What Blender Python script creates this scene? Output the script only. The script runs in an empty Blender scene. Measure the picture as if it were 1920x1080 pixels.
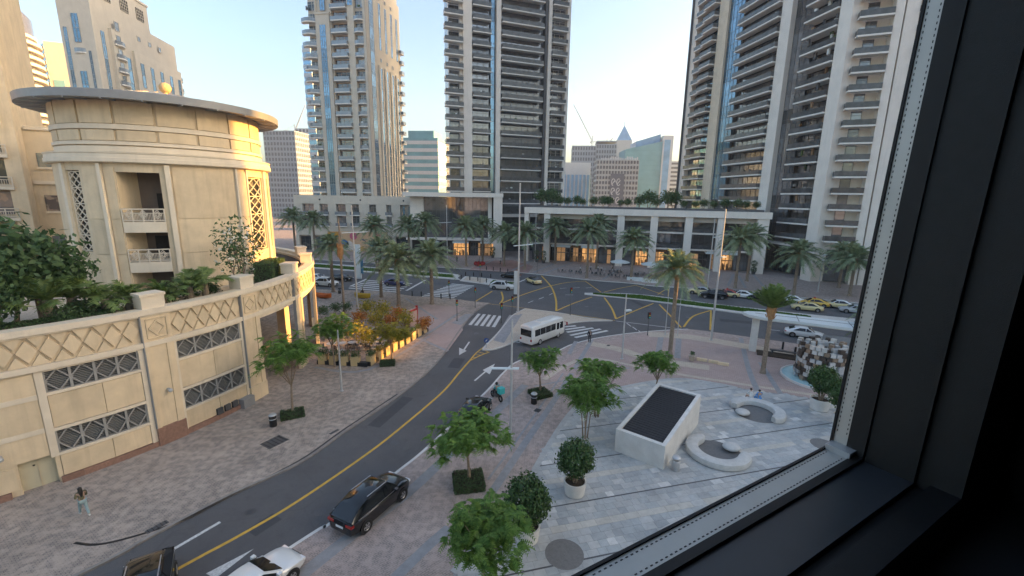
import bpy, math, random
from math import sin, cos, pi, radians, atan2, hypot, sqrt, degrees
from mathutils import Vector, Matrix
from mathutils.noise import noise as pnoise

# ------------------------------------------------------------------ camera, sky, sun, exposure
scene = bpy.context.scene
col = scene.collection
EYE = 18.0
cd = bpy.data.cameras.new('camera')
cam = bpy.data.objects.new('camera', cd)
col.objects.link(cam)
cd.sensor_width = 36.0
cd.lens = 15.375
cd.clip_start = 0.02
cd.clip_end = 6000
cam.matrix_world = Matrix.Translation((0, 0, EYE)) @ Matrix.Rotation(radians(90 - 11.8), 4, 'X') @ Matrix.Rotation(radians(0.9), 4, 'Z')
scene.camera = cam

SUN_AZ, SUN_EL = 6.0, 12.0            # azimuth from +X towards +Y, elevation (degrees)
world = bpy.data.worlds.new('World')
scene.world = world
world.use_nodes = True
wn = world.node_tree
sky = wn.nodes.new('ShaderNodeTexSky')
sky.sky_type = 'NISHITA'
sky.sun_disc = False
sky.sun_elevation = radians(SUN_EL)
sky.sun_rotation = radians(90 - SUN_AZ)
sky.altitude = 0
sky.air_density = 1.0
sky.dust_density = 3.8
sky.ozone_density = 2.2
wn.links.new(sky.outputs[0], wn.nodes['Background'].inputs[0])
wn.nodes['Background'].inputs[1].default_value = 0.15

sd = bpy.data.lights.new('sun', 'SUN')
sd.energy = 3.8
sd.angle = radians(0.5)
sd.color = (1.0, 0.52, 0.13)
sun = bpy.data.objects.new('sun', sd)
col.objects.link(sun)
tosun = Vector((cos(radians(SUN_EL)) * cos(radians(SUN_AZ)), cos(radians(SUN_EL)) * sin(radians(SUN_AZ)), sin(radians(SUN_EL))))
sun.rotation_euler = tosun.to_track_quat('Z', 'Y').to_euler()
sun.location = (60, 20, 90)

vs = scene.view_settings
vs.view_transform = 'Standard'
vs.look = 'None'
vs.exposure = 2.05
vs.gamma = 1.0
vs.use_white_balance = True          # the phone's automatic white balance, set for open shade
vs.white_balance_temperature = 7500
vs.white_balance_tint = 12
vs.use_curve_mapping = False
scene.render.engine = 'CYCLES'
cy = scene.cycles
cy.use_denoising = True
cy.use_adaptive_sampling = True
cy.adaptive_threshold = 0.015
cy.max_bounces = 7
cy.diffuse_bounces = 3
cy.glossy_bounces = 4
cy.transparent_max_bounces = 12
cy.caustics_reflective = False
cy.caustics_refractive = False

RND = random.Random(11)

# ------------------------------------------------------------------ helpers
class MB:
    """collects faces, builds one mesh"""
    def __init__(s):
        s.v = []; s.f = []; s.m = []
    def add(s, vs_, fs, m=0):
        b = len(s.v); s.v.extend(vs_)
        for f in fs:
            s.f.append([b + i for i in f]); s.m.append(m)
        return s
    def box(s, x0, x1, y0, y1, z0, z1, m=0):
        return s.add([(x0, y0, z0), (x1, y0, z0), (x1, y1, z0), (x0, y1, z0), (x0, y0, z1), (x1, y0, z1), (x1, y1, z1), (x0, y1, z1)],
                     [(0, 3, 2, 1), (4, 5, 6, 7), (0, 1, 5, 4), (1, 2, 6, 5), (2, 3, 7, 6), (3, 0, 4, 7)], m)
    def bar(s, a, b, w, h, m=0, up=(0, 0, 1)):
        a = Vector(a); b = Vector(b); d = (b - a).normalized(); u = Vector(up)
        r = d.cross(u)
        if r.length < 1e-4: r = d.cross(Vector((1, 0, 0)))
        r.normalize(); u = r.cross(d); r *= w / 2; u *= h / 2
        return s.add([tuple(p) for p in (a - r - u, a + r - u, a + r + u, a - r + u, b - r - u, b + r - u, b + r + u, b - r + u)],
                     [(0, 3, 2, 1), (4, 5, 6, 7), (0, 1, 5, 4), (1, 2, 6, 5), (2, 3, 7, 6), (3, 0, 4, 7)], m)
    def prism(s, poly, z0, z1, m=0, mt=None, bottom=True):
        n = len(poly); A = sum(poly[i][0] * poly[(i + 1) % n][1] - poly[(i + 1) % n][0] * poly[i][1] for i in range(n))
        if A < 0: poly = poly[::-1]
        vs_ = [(p[0], p[1], z0) for p in poly] + [(p[0], p[1], z1) for p in poly]
        s.add(vs_, [(i, (i + 1) % n, n + (i + 1) % n, n + i) for i in range(n)], m)
        s.add(vs_[n:], [tuple(range(n))], m if mt is None else mt)
        if bottom: s.add(vs_[:n], [tuple(reversed(range(n)))], m)
        return s
    def tube(s, a, b, r0, r1, n=10, m=0, caps=True):
        a = Vector(a); b = Vector(b); d = (b - a).normalized()
        t = Vector((1, 0, 0)) if abs(d.x) < .8 else Vector((0, 1, 0))
        r = d.cross(t).normalized(); u = d.cross(r)
        vs_ = []
        for p, q in ((a, r0), (b, r1)):
            for i in range(n):
                t = 2 * pi * i / n; vs_.append(tuple(p + r * cos(t) * q + u * sin(t) * q))
        fs = [(i, i + n, (i + 1) % n + n, (i + 1) % n) for i in range(n)]
        if caps: fs += [tuple(range(n)), tuple(reversed(range(n, 2 * n)))]
        return s.add(vs_, fs, m)
    def path(s, pts, rs, n=8, m=0):
        rings = []
        for i, p in enumerate(pts):
            p = Vector(p)
            d = (Vector(pts[min(i + 1, len(pts) - 1)]) - Vector(pts[max(i - 1, 0)])).normalized()
            t = Vector((1, 0, 0)) if abs(d.x) < .8 else Vector((0, 1, 0))
            r = d.cross(t).normalized(); u = d.cross(r)
            rings.append([tuple(p + r * cos(2 * pi * k / n) * rs[i] + u * sin(2 * pi * k / n) * rs[i]) for k in range(n)])
        vs_ = [v for r_ in rings for v in r_]; L = len(pts)
        fs = [(j * n + k, (j + 1) * n + k, (j + 1) * n + (k + 1) % n, j * n + (k + 1) % n) for j in range(L - 1) for k in range(n)]
        fs += [tuple(range(n)), tuple(reversed(range((L - 1) * n, L * n)))]
        return s.add(vs_, fs, m)
    def lathe(s, prof, n=20, c=(0, 0), m=0, a0=0., a1=2 * pi, caps=True):
        full = abs(a1 - a0 - 2 * pi) < 1e-6; k = n if full else n + 1
        vs_ = [(c[0] + r * cos(a0 + (a1 - a0) * i / n), c[1] + r * sin(a0 + (a1 - a0) * i / n), z) for r, z in prof for i in range(k)]
        fs = []
        for j in range(len(prof) - 1):
            for i in range(n):
                i2 = (i + 1) % k
                fs.append((j * k + i, j * k + i2, (j + 1) * k + i2, (j + 1) * k + i))
        if caps and full:
            if prof[0][0] > 1e-5: fs.append(tuple(reversed(range(k))))
            if prof[-1][0] > 1e-5: fs.append(tuple(range((len(prof) - 1) * k, len(prof) * k)))
        return s.add(vs_, fs, m)
    def loft(s, secs, m=0, caps=True):
        n = len(secs[0]); vs_ = [tuple(p) for q in secs for p in q]
        fs = [(j * n + k, (j + 1) * n + k, (j + 1) * n + (k + 1) % n, j * n + (k + 1) % n) for j in range(len(secs) - 1) for k in range(n)]
        if caps: fs += [tuple(reversed(range(n))), tuple(range((len(secs) - 1) * n, len(secs) * n))]
        fs = [tuple(reversed(f)) for f in fs]
        return s.add(vs_, fs, m)
    def ball(s, c, rx, ry, rz, n=12, k=8, m=0):
        return s.add([(c[0] + rx * sin(pi * j / k) * cos(2 * pi * i / n), c[1] + ry * sin(pi * j / k) * sin(2 * pi * i / n), c[2] - rz * cos(pi * j / k)) for j in range(k + 1) for i in range(n)],
                     [(j * n + i, j * n + (i + 1) % n, (j + 1) * n + (i + 1) % n, (j + 1) * n + i) for j in range(k) for i in range(n)], m)
    def mesh(s, name, mats, smooth=None):
        me = bpy.data.meshes.new(name)
        me.from_pydata([tuple(v) for v in s.v], [], s.f)
        for m_ in (mats if isinstance(mats, (list, tuple)) else [mats]): me.materials.append(m_)
        if any(s.m): me.polygons.foreach_set('material_index', s.m)
        me.update()
        if smooth is not None:
            me.polygons.foreach_set('use_smooth', [True] * len(me.polygons))
            me.set_sharp_from_angle(angle=radians(smooth))
        return me

def put(name, me, parent=None, loc=(0, 0, 0), rz=0., label=None, cat=None, group=None, kind=None, sc=None, rot=None):
    o = bpy.data.objects.new(name, me)
    col.objects.link(o)
    o.location = loc if len(loc) == 3 else (loc[0], loc[1], 0)
    o.rotation_euler = rot if rot else (0, 0, rz)
    if sc: o.scale = sc if isinstance(sc, (tuple, list)) else (sc, sc, sc)
    if parent: o.parent = parent
    if label: o['label'] = label
    if cat: o['category'] = cat
    if group: o['group'] = group
    if kind: o['kind'] = kind
    return o
def thing(name, label, cat, loc=(0, 0, 0), rz=0., group=None, sc=None, rot=None):
    return put(name, None, None, loc, rz, label, cat, group, None, sc, rot)
def build(name, mb, mats, parent=None, loc=(0, 0, 0), rz=0., smooth=None, **k):
    return put(name, mb.mesh(name, mats, smooth), parent, loc, rz, **k)
def dup(root, loc, rz=0., label=None, group=None, sc=None, swap=None):
    r = root.copy(); col.objects.link(r)
    r.location = loc if len(loc) == 3 else (loc[0], loc[1], root.location.z)
    r.rotation_euler = (0, 0, rz)
    if label: r['label'] = label
    if group: r['group'] = group
    if sc: r.scale = sc if isinstance(sc, (tuple, list)) else (sc, sc, sc)
    for ch in KIDS(root):
        c = ch.copy(); col.objects.link(c); c.parent = r
        for g in KIDS(ch):
            d = g.copy(); col.objects.link(d); d.parent = c
    return r
def KIDS(o):
    return [c for c in col.objects if c.parent == o] if False else list(o.children)

# ------------------------------------------------------------------ materials
def new_mat(name):
    m = bpy.data.materials.new(name); m.use_nodes = True
    nt = m.node_tree
    return m, nt, nt.nodes['Principled BSDF']
def N(nt, t, **k):
    n = nt.nodes.new(t)
    for a, b in k.items(): setattr(n, a, b)
    return n
def mixc(nt, fac, a, b, mode='MIX'):
    n = N(nt, 'ShaderNodeMix', data_type='RGBA', blend_type=mode)
    for sock, v in ((n.inputs[0], fac), (n.inputs[6], a), (n.inputs[7], b)):
        if isinstance(v, (int, float)): sock.default_value = v
        elif isinstance(v, (tuple, list)): sock.default_value = (*v[:3], 1)
        else: nt.links.new(v, sock)
    return n.outputs[2]
def pos(nt, scale=(1, 1, 1), rz=0., loc=(0, 0, 0)):
    g = N(nt, 'ShaderNodeNewGeometry'); mp = N(nt, 'ShaderNodeMapping')
    mp.inputs['Scale'].default_value = scale; mp.inputs['Rotation'].default_value = (0, 0, rz); mp.inputs['Location'].default_value = loc
    nt.links.new(g.outputs['Position'], mp.inputs[0]); return mp.outputs[0]
def noise(nt, vec, scale, detail=4, rough=.6):
    n = N(nt, 'ShaderNodeTexNoise'); n.inputs['Scale'].default_value = scale; n.inputs['Detail'].default_value = detail; n.inputs['Roughness'].default_value = rough
    nt.links.new(vec, n.inputs['Vector']); return n.outputs[0]
def ramp(nt, v, lo, hi):
    n = N(nt, 'ShaderNodeMapRange'); n.inputs[1].default_value = lo; n.inputs[2].default_value = hi
    nt.links.new(v, n.inputs[0]); return n.outputs[0]
def sh(c, k): return tuple(min(1, x * k) for x in c)
def mat(name, c, rough=.7, metal=0., var=.14, scale=.8, bump=0., bscale=25, spec=.4, streak=0., coat=0., c2=None, rnd=0., stain=0.):
    m, nt, b = new_mat(name)
    p = pos(nt)
    f = ramp(nt, noise(nt, p, scale, 6), .3, .7)
    out = mixc(nt, f, sh(c, 1 - var), c2 or sh(c, 1 + var))
    if streak:
        f2 = ramp(nt, noise(nt, pos(nt, (1.6, 1.6, .12)), 1.3, 5), .5, .85)
        out = mixc(nt, f2, out, mixc(nt, streak, out, sh(c, .55)))
    if stain: out = mixc(nt, ramp(nt, noise(nt, p, .3, 7, .65), .42, .75), out, mixc(nt, 1., out, (1 - stain, 1 - stain * 1.05, 1 - stain * 1.1), 'MULTIPLY'))
    if rnd:
        oi = N(nt, 'ShaderNodeObjectInfo')
        out = mixc(nt, ramp(nt, oi.outputs['Random'], 0, 1), mixc(nt, 1., out, (1 - rnd,) * 3, 'MULTIPLY'), out)
    nt.links.new(out, b.inputs['Base Color'])
    b.inputs['Roughness'].default_value = rough; b.inputs['Metallic'].default_value = metal
    b.inputs['Specular IOR Level'].default_value = spec; b.inputs['Coat Weight'].default_value = coat
    if bump:
        bp = N(nt, 'ShaderNodeBump'); bp.inputs['Strength'].default_value = bump; bp.inputs['Distance'].default_value = .02
        nt.links.new(noise(nt, p, bscale, 3), bp.inputs['Height']); nt.links.new(bp.outputs[0], b.inputs['Normal'])
    return m
def brickmat(name, c1, c2, mortar, bw=.24, bh=.12, rz=0., stain=.25, rough=.85, msize=.015, mix2=None):
    m, nt, b = new_mat(name)
    v = pos(nt, rz=rz)
    t = N(nt, 'ShaderNodeTexBrick')
    t.inputs['Scale'].default_value = 1.0; t.inputs['Brick Width'].default_value = bw; t.inputs['Row Height'].default_value = bh
    t.inputs['Mortar Size'].default_value = msize; t.inputs['Color1'].default_value = (*c1, 1); t.inputs['Color2'].default_value = (*c2, 1); t.inputs['Mortar'].default_value = (*mortar, 1)
    t.inputs['Bias'].default_value = -.1
    nt.links.new(v, t.inputs[0])
    out = t.outputs[0]
    p = pos(nt)
    if mix2:
        out = mixc(nt, ramp(nt, noise(nt, p, 2.2, 3), .42, .6), out, mixc(nt, .75, out, mix2))
    out = mixc(nt, ramp(nt, noise(nt, p, .35, 6), .35, .75), out, mixc(nt, 1., out, (1 - stain,) * 3, 'MULTIPLY'))
    out = mixc(nt, ramp(nt, noise(nt, p, 6, 4), .3, .8), out, mixc(nt, 1., out, (.86, .86, .86), 'MULTIPLY'))
    nt.links.new(out, b.inputs['Base Color']); b.inputs['Roughness'].default_value = rough
    bp = N(nt, 'ShaderNodeBump'); bp.inputs['Strength'].default_value = .3; bp.inputs['Distance'].default_value = .01; bp.invert = True
    nt.links.new(t.outputs['Fac'], bp.inputs['Height']); nt.links.new(bp.outputs[0], b.inputs['Normal'])
    return m
def glassmat(name, c, refl=.5, rough=.06, rnd=.5, curtain=(.16, .14, .11), warp=.012):
    """coated facade glass: a dark mirror with a slightly uneven surface; some panes have drawn curtains"""
    m, nt, b = new_mat(name)
    oi = N(nt, 'ShaderNodeObjectInfo')
    f = ramp(nt, noise(nt, pos(nt, (.9, .9, .9)), 1.1, 2), .55, .62)
    cc = mixc(nt, oi.outputs['Random'], sh(c, 1 - rnd), sh(c, 1 + rnd * .6))
    cc = mixc(nt, f, cc, mixc(nt, .5, cc, curtain))
    nt.links.new(cc, b.inputs['Base Color'])
    b.inputs['Metallic'].default_value = refl; b.inputs['Roughness'].default_value = rough; b.inputs['Specular IOR Level'].default_value = .8
    bp = N(nt, 'ShaderNodeBump'); bp.inputs['Strength'].default_value = .5; bp.inputs['Distance'].default_value = warp
    nt.links.new(noise(nt, pos(nt), .55, 2), bp.inputs['Height']); nt.links.new(bp.outputs[0], b.inputs['Normal'])
    return m
def leafmat(name, dark, light, trans=.3, rough=.55):
    m, nt, b = new_mat(name)
    g = N(nt, 'ShaderNodeNewGeometry'); oi = N(nt, 'ShaderNodeObjectInfo')
    c = mixc(nt, g.outputs['Random Per Island'], dark, light)
    c = mixc(nt, ramp(nt, noise(nt, pos(nt), 1.6, 3), .35, .7), c, mixc(nt, .5, c, light))
    c = mixc(nt, ramp(nt, oi.outputs['Random'], 0, 1), mixc(nt, 1., c, (.82, .86, .9), 'MULTIPLY'), c)
    nt.links.new(c, b.inputs['Base Color']); b.inputs['Roughness'].default_value = rough; b.inputs['Specular IOR Level'].default_value = .3
    tr = N(nt, 'ShaderNodeBsdfTranslucent'); mx = N(nt, 'ShaderNodeMixShader'); mx.inputs[0].default_value = trans
    nt.links.new(mixc(nt, 1., c, (1., 1.1, .7), 'MULTIPLY'), tr.inputs[0])
    nt.links.new(b.outputs[0], mx.inputs[1]); nt.links.new(tr.outputs[0], mx.inputs[2])
    nt.links.new(mx.outputs[0], nt.nodes['Material Output'].inputs[0])
    return m
def emit(name, c, s=1.):
    m, nt, b = new_mat(name)
    b.inputs['Base Color'].default_value = (*c, 1); b.inputs['Emission Color'].default_value = (*c, 1); b.inputs['Emission Strength'].default_value = s
    f = ramp(nt, noise(nt, pos(nt), 2.2, 4), .35, .65)
    nt.links.new(mixc(nt, f, sh(c, .12), c), b.inputs['Emission Color'])
    return m

def roadmat(name, c):
    m, nt, b = new_mat(name); p = pos(nt)
    o = mixc(nt, ramp(nt, noise(nt, p, .22, 7, .65), .3, .72), sh(c, .76), sh(c, 1.3))
    o = mixc(nt, ramp(nt, noise(nt, p, 1.7, 6), .54, .78), o, mixc(nt, .6, o, sh(c, .45)))           # oil and rubber
    v = N(nt, 'ShaderNodeTexVoronoi', feature='DISTANCE_TO_EDGE'); v.inputs['Scale'].default_value = .16; nt.links.new(p, v.inputs['Vector'])
    o = mixc(nt, ramp(nt, v.outputs['Distance'], .006, .0), o, mixc(nt, .35, o, sh(c, .4)))         # crack and joint lines
    o = mixc(nt, ramp(nt, noise(nt, p, 90, 2), .3, .75), sh(c, .5), o)
    nt.links.new(o, b.inputs['Base Color']); b.inputs['Roughness'].default_value = .85
    bp = N(nt, 'ShaderNodeBump'); bp.inputs['Strength'].default_value = .4; bp.inputs['Distance'].default_value = .01
    nt.links.new(noise(nt, p, 70, 2), bp.inputs['Height']); nt.links.new(bp.outputs[0], b.inputs['Normal'])
    return m
M = {}
M['stone'] = mat('beige_stone', (0.661, 0.531, 0.366), .85, var=.1, scale=.5, bump=.12, bscale=40, streak=.55)
M['stone2'] = mat('sand_panel', (0.732, 0.578, 0.389), .85, var=.1, scale=.9, bump=.12, bscale=40, streak=.5, rnd=.14)
M['stonelight'] = mat('pale_stone', (0.732, 0.625, 0.484), .8, var=.08, scale=.7, bump=.1, streak=.25)
M['plinth'] = mat('red_granite', (.30, .17, .125), .5, var=.2, scale=6, rnd=.15)
M['white'] = mat('white_cladding', (0.779, 0.720, 0.649), .6, var=.06, scale=.4, streak=.25)
M['slab'] = mat('white_slab', (.78, .745, .69), .65, var=.06, scale=.5, streak=.15, rnd=.08)
M['grey'] = mat('grey_metal', (.30, .31, .32), .5, .3, var=.08)
M['dgrey'] = mat('dark_grey_metal', (.10, .10, .105), .5, .3, var=.12)
M['black'] = mat('black_paint', (.018, .018, .02), .45, 0, var=.2)
M['steel'] = mat('galvanised_steel', (.52, .53, .54), .45, .5, var=.08, scale=3)
M['louvre'] = mat('grille_grey', (.20, .20, .19), .6, .1, var=.1)
M['gbar'] = mat('grille_bar', (.33, .32, .30), .6, .1, var=.08)
M['void'] = mat('deep_interior', (.03, .026, .022), .9, var=.3)
M['disc'] = mat('canopy_grey', (.27, .275, .28), .5, .2, var=.08, scale=1.5)
M['discunder'] = mat('canopy_soffit', (.42, .45, .48), .35, .3, var=.1, scale=1.2)
M['glassblue'] = glassmat('blue_glass', (.16, .30, .42), .65)
M['glassdark'] = glassmat('dark_glass', (.25, .26, .275), .6, rnd=.6)
M['glassteal'] = mat('teal_glass', (.16, .36, .42), .25, .0, var=.15, scale=.15, spec=.4)
M['glassgreen'] = mat('green_glass', (.16, .36, .42), .3, .0, var=.12, scale=.12, spec=.35)
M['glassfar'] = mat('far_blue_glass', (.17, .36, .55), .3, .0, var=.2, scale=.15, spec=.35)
M['tstone'] = mat('grey_beige_cladding', (.60, .54, .455), .85, var=.07, scale=.4, streak=.25)
M['tstone2'] = mat('grey_sand_cladding', (.64, .575, .48), .85, var=.07, scale=.6, streak=.2)
M['winglass'] = glassmat('window_glass', (.20, .215, .23), .5, rnd=.8, curtain=(.42, .37, .30))
M['rail'] = mat('glass_balustrade', (.10, .105, .11), .2, .0, var=.35, spec=.5, rnd=.35)
M['railb'] = mat('blue_balustrade', (.24, .27, .30), .25, .3, var=.12, spec=.7)
M['cream'] = mat('cream_rail', (.66, .58, .47), .6, var=.06)
M['asphalt'] = roadmat('asphalt', (.13, .131, .137))
M['asphalt2'] = roadmat('street_asphalt', (.14, .134, .136))
M['paintw'] = mat('road_paint_white', (.6, .6, .58), .7, var=.3, scale=9, c2=(.74, .74, .72))
M['painty'] = mat('road_paint_yellow', (.60, .36, .06), .7, var=.2, scale=4)
M['brick'] = brickmat('street_bricks', (0.430, 0.360, 0.305), (0.325, 0.275, 0.240), (0.195, 0.165, 0.150), .24, .12, radians(-58), .3, mix2=(0.540, 0.435, 0.360))
M['brickr'] = brickmat('rose_bricks', (0.450, 0.365, 0.325), (0.385, 0.315, 0.285), (0.240, 0.203, 0.188), .24, .12, radians(-40), .2, mix2=(0.540, 0.420, 0.375))
M['prom'] = brickmat('promenade_pavers', (0.510, 0.383, 0.345), (0.450, 0.330, 0.300), (0.300, 0.240, 0.225), .4, .2, radians(22), .15)
M['sand'] = brickmat('sand_pavers', (0.630, 0.540, 0.435), (0.555, 0.465, 0.375), (0.360, 0.300, 0.255), .4, .2, radians(22), .15)
M['band'] = mat('grey_granite_band', (0.285, 0.285, 0.292), .7, var=.15, scale=2)
M['concrete'] = mat('concrete', (0.630, 0.615, 0.585), .8, var=.1, scale=1.2, bump=.1, streak=.2)
M['kerb'] = mat('kerb_stone', (0.540, 0.525, 0.495), .8, var=.12, scale=1.5)
M['ground'] = brickmat('far_paving', (0.405, 0.330, 0.285), (0.360, 0.285, 0.247), (0.270, 0.225, 0.195), .6, .3, .3, .15)
M['earth'] = mat('planting_soil', (.05, .036, .025), .95, var=.3, scale=5, bump=.6)
M['grass'] = leafmat('lawn_blades', (0.035, 0.094, 0.015), (0.088, 0.188, 0.031), .15)
M['leaf'] = leafmat('feather_leaf', (.06, .15, .03), (.22, .36, .085), .42)
M['leafdark'] = leafmat('ficus_leaf', (.03, .075, .025), (.095, .17, .055), .28, .4)
M['leafbush'] = leafmat('bush_leaf', (.035, .085, .032), (.115, .185, .07), .3)
M['leafsun'] = leafmat('sunlit_leaf', (.14, .18, .025), (.46, .36, .06), .4)  # the sunlight's yellow is put into this leaf colour
M['palmleaf'] = leafmat('palm_frond', (.13, .18, .10), (.31, .37, .22), .28)
M['palmgreen'] = leafmat('fresh_palm_frond', (.08, .15, .045), (.24, .31, .10), .3)
M['flower'] = leafmat('orange_flowers', (.30, .07, .02), (.55, .24, .05), .3)
M['sculptdark'] = mat('dark_mirror_tone', (.085, .065, .055), .3, .3, var=.25, scale=2)
M['hedge'] = leafmat('hedge_leaf', (.03, .062, .022), (.085, .14, .05), .2)
M['bark'] = mat('bark', (0.250, 0.188, 0.138), .9, var=.3, scale=7, bump=.5, bscale=18)
M['palmbark'] = mat('palm_bark', (0.263, 0.206, 0.156), .92, var=.3, scale=6, bump=.6, bscale=14)
M['boot'] = mat('palm_boots', (.40, .22, .10), .9, var=.3, scale=9, bump=.5)
M['drystem'] = mat('dry_twigs', (.30, .23, .18), .9, var=.3, scale=5)
M['tyre'] = mat('tyre_rubber', (.018, .018, .018), .8, var=.2)
M['rim'] = mat('alloy_rim', (.5, .5, .52), .3, .8, var=.05)
M['carglass'] = mat('car_glass', (.012, .014, .017), .05, .0, var=.2, spec=.6)
M['lamp'] = mat('lamp_lens', (.75, .76, .78), .15, .2, var=.05)
M['tail'] = mat('tail_lens', (.35, .02, .015), .2, 0, var=.1)
M['plate'] = mat('number_plate', (.7, .7, .68), .5, var=.05)
def paint(name, c): return mat(name, c, .28, .15, var=.03, spec=.6, coat=.8)
M['cblack'] = mat('black_car_paint', (.006, .006, .007), .14, .0, var=.03, spec=.5, coat=.6)
M['cwhite'] = paint('white_car_paint', (.72, .74, .74))
M['ccream'] = paint('cream_taxi_paint', (.70, .58, .30))
M['cred'] = paint('red_taxi_roof', (.42, .05, .03))
M['cyellow'] = paint('yellow_car_paint', (.70, .42, .05))
M['cgrey'] = paint('silver_car_paint', (.42, .44, .46))
M['cblue'] = paint('dark_blue_car_paint', (.02, .03, .12))
M['skin'] = mat('skin', (.42, .26, .18), .6, var=.05)
M['hair'] = mat('dark_hair', (.02, .015, .012), .5, var=.2)
M['warm'] = emit('lit_shopfront', (1.0, .52, .2), .30)
M['warmdim'] = emit('dim_shop_interior', (.75, .42, .2), .12)
M['wood'] = mat('brown_timber', (.26, .15, .075), .6, var=.2, scale=5)
M['mirror'] = mat('pale_mirror_tone', (.72, .70, .67), .3, .45, var=.15, scale=2)
M['mirrorbrown'] = mat('brown_mirror_tone', (.36, .27, .20), .3, .5, var=.25, scale=2)  # mirror reflection put into the colour, as in the other cube tones
M['teal'] = mat('teal_plastic', (.03, .42, .42), .5, var=.05)
M['orange'] = mat('orange_plastic', (.65, .16, .03), .45, var=.05)
M['yellow'] = mat('yellow_plastic', (.62, .42, .04), .45, var=.05)
M['red'] = mat('red_fabric', (.38, .03, .03), .7, var=.15)
M['bench'] = mat('cast_stone_bench', (.52, .52, .505), .75, var=.1, scale=3, streak=.2, bump=.15, stain=.2)
M['pot'] = mat('pale_planter', (0.614, 0.602, 0.578), .7, var=.07, scale=2, streak=.15)
M['pool'] = mat('pale_blue_water', (.38, .62, .66), .08, 0, var=.06, spec=.6)
M['canopy'] = mat('white_canopy', (.62, .68, .69), .4, var=.05, scale=.7)

# ================================================================== the setting: ground, roads, pavements
def sheet(name, poly, z, m, parent=None, kind='structure', **k):
    n = len(poly); A = sum(poly[i][0] * poly[(i + 1) % n][1] - poly[(i + 1) % n][0] * poly[i][1] for i in range(n))
    if A < 0: poly = poly[::-1]
    mb = MB(); mb.add([(p[0], p[1], z) for p in poly], [tuple(range(n))])
    return build(name, mb, m, parent, kind=None if parent else kind, **k)
def ribbon(pts, w, z, mb=None, m=0, h=0.):
    mb = mb or MB(); L = []; R_ = []
    for i, p in enumerate(pts):
        a = pts[max(i - 1, 0)]; b = pts[min(i + 1, len(pts) - 1)]
        dx, dy = b[0] - a[0], b[1] - a[1]; l = hypot(dx, dy) or 1; nx, ny = -dy / l * w / 2, dx / l * w / 2
        L.append((p[0] + nx, p[1] + ny)); R_.append((p[0] - nx, p[1] - ny))
    n = len(pts)
    if h <= 0:
        mb.add([(*q, z) for q in R_] + [(*q, z) for q in L], [(i, i + 1, n + i + 1, n + i) for i in range(n - 1)], m)
    else:
        vs_ = [(*q, z) for q in R_] + [(*q, z) for q in L] + [(*q, z - h) for q in R_] + [(*q, z - h) for q in L]
        fs = []
        for i in range(n - 1):
            fs += [(i, i + 1, n + i + 1, n + i), (2 * n + i, 2 * n + i + 1, i + 1, i), (n + i, n + i + 1, 3 * n + i + 1, 3 * n + i)]
        fs += [(0, n, 3 * n, 2 * n), (n - 1, 3 * n - 1, 4 * n - 1, 2 * n - 1)]
        mb.add(vs_, fs, m)
    return mb
def smooth_line(pts, k=5):
    out = []
    P = [pts[0]] + list(pts) + [pts[-1]]
    for i in range(1, len(P) - 2):
        p0, p1, p2, p3 = P[i - 1], P[i], P[i + 1], P[i + 2]
        for j in range(k):
            t = j / k
            out.append(tuple(.5 * ((2 * p1[a]) + (-p0[a] + p2[a]) * t + (2 * p0[a] - 5 * p1[a] + 4 * p2[a] - p3[a]) * t * t + (-p0[a] + 3 * p1[a] - 3 * p2[a] + p3[a]) * t ** 3) for a in (0, 1)))
    out.append(tuple(pts[-1])); return out
def lerp(a, b, t): return (a[0] + (b[0] - a[0]) * t, a[1] + (b[1] - a[1]) * t)

mb = MB(); mb.lathe([(0.01, -.06), (400, -.06), (4000, -.06)], 48, caps=False)
build('ground', mb, M['ground'], kind='structure')

B_NEAR = smooth_line([(-260, 128), (-120, 99), (-60, 86), (-37.47, 81.78), (-24.92, 80.79), (-18.05, 77.21), (-11.11, 76.00), (-6.23, 73.50), (1.82, 70.30), (7.19, 68.22), (15.62, 63.72), (24.24, 60.07), (27.81, 58.49), (36.25, 54.13), (62, 41), (120, 12), (200, -28)])
B_FAR = smooth_line([(-260, 176), (-130, 141), (-54.51, 120.39), (-15.35, 109.43), (2.52, 103.96), (16.67, 96.20), (26.11, 92.67), (30.25, 90.13), (44.05, 86.90), (49.75, 84.33), (58.35, 79.47), (95, 62), (150, 34), (240, -14)])
blvd = sheet('boulevard', B_NEAR + B_FAR[::-1], 0.0, M['asphalt'])
S_L = smooth_line([(-44, -14), (-28, 8), (-20.39, 17.58), (-19.00, 19.94), (-16.91, 23.28), (-14.30, 26.59), (-12.86, 30.37), (-11.48, 33.78), (-10.26, 36.81), (-8.67, 42.39), (-7.94, 46.68), (-7.49, 51.63), (-6.83, 59.18), (-5.66, 67.77), (-3.80, 72.89)])
S_R = smooth_line([(-36, -18), (-20, 6.5), (-11.03, 19.77), (-9.97, 21.10), (-7.37, 26.00), (-5.81, 29.25), (-2.21, 38.44), (-0.80, 42.70), (0.90, 46.24), (5.19, 49.35), (7.81, 52.36), (12.09, 55.34), (18.53, 58.01), (25.05, 59.60)])
street = sheet('street', S_L + [(-3, 75), (10, 70), (27, 61.5)] + S_R[::-1], 0.006, M['asphalt2'])

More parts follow.
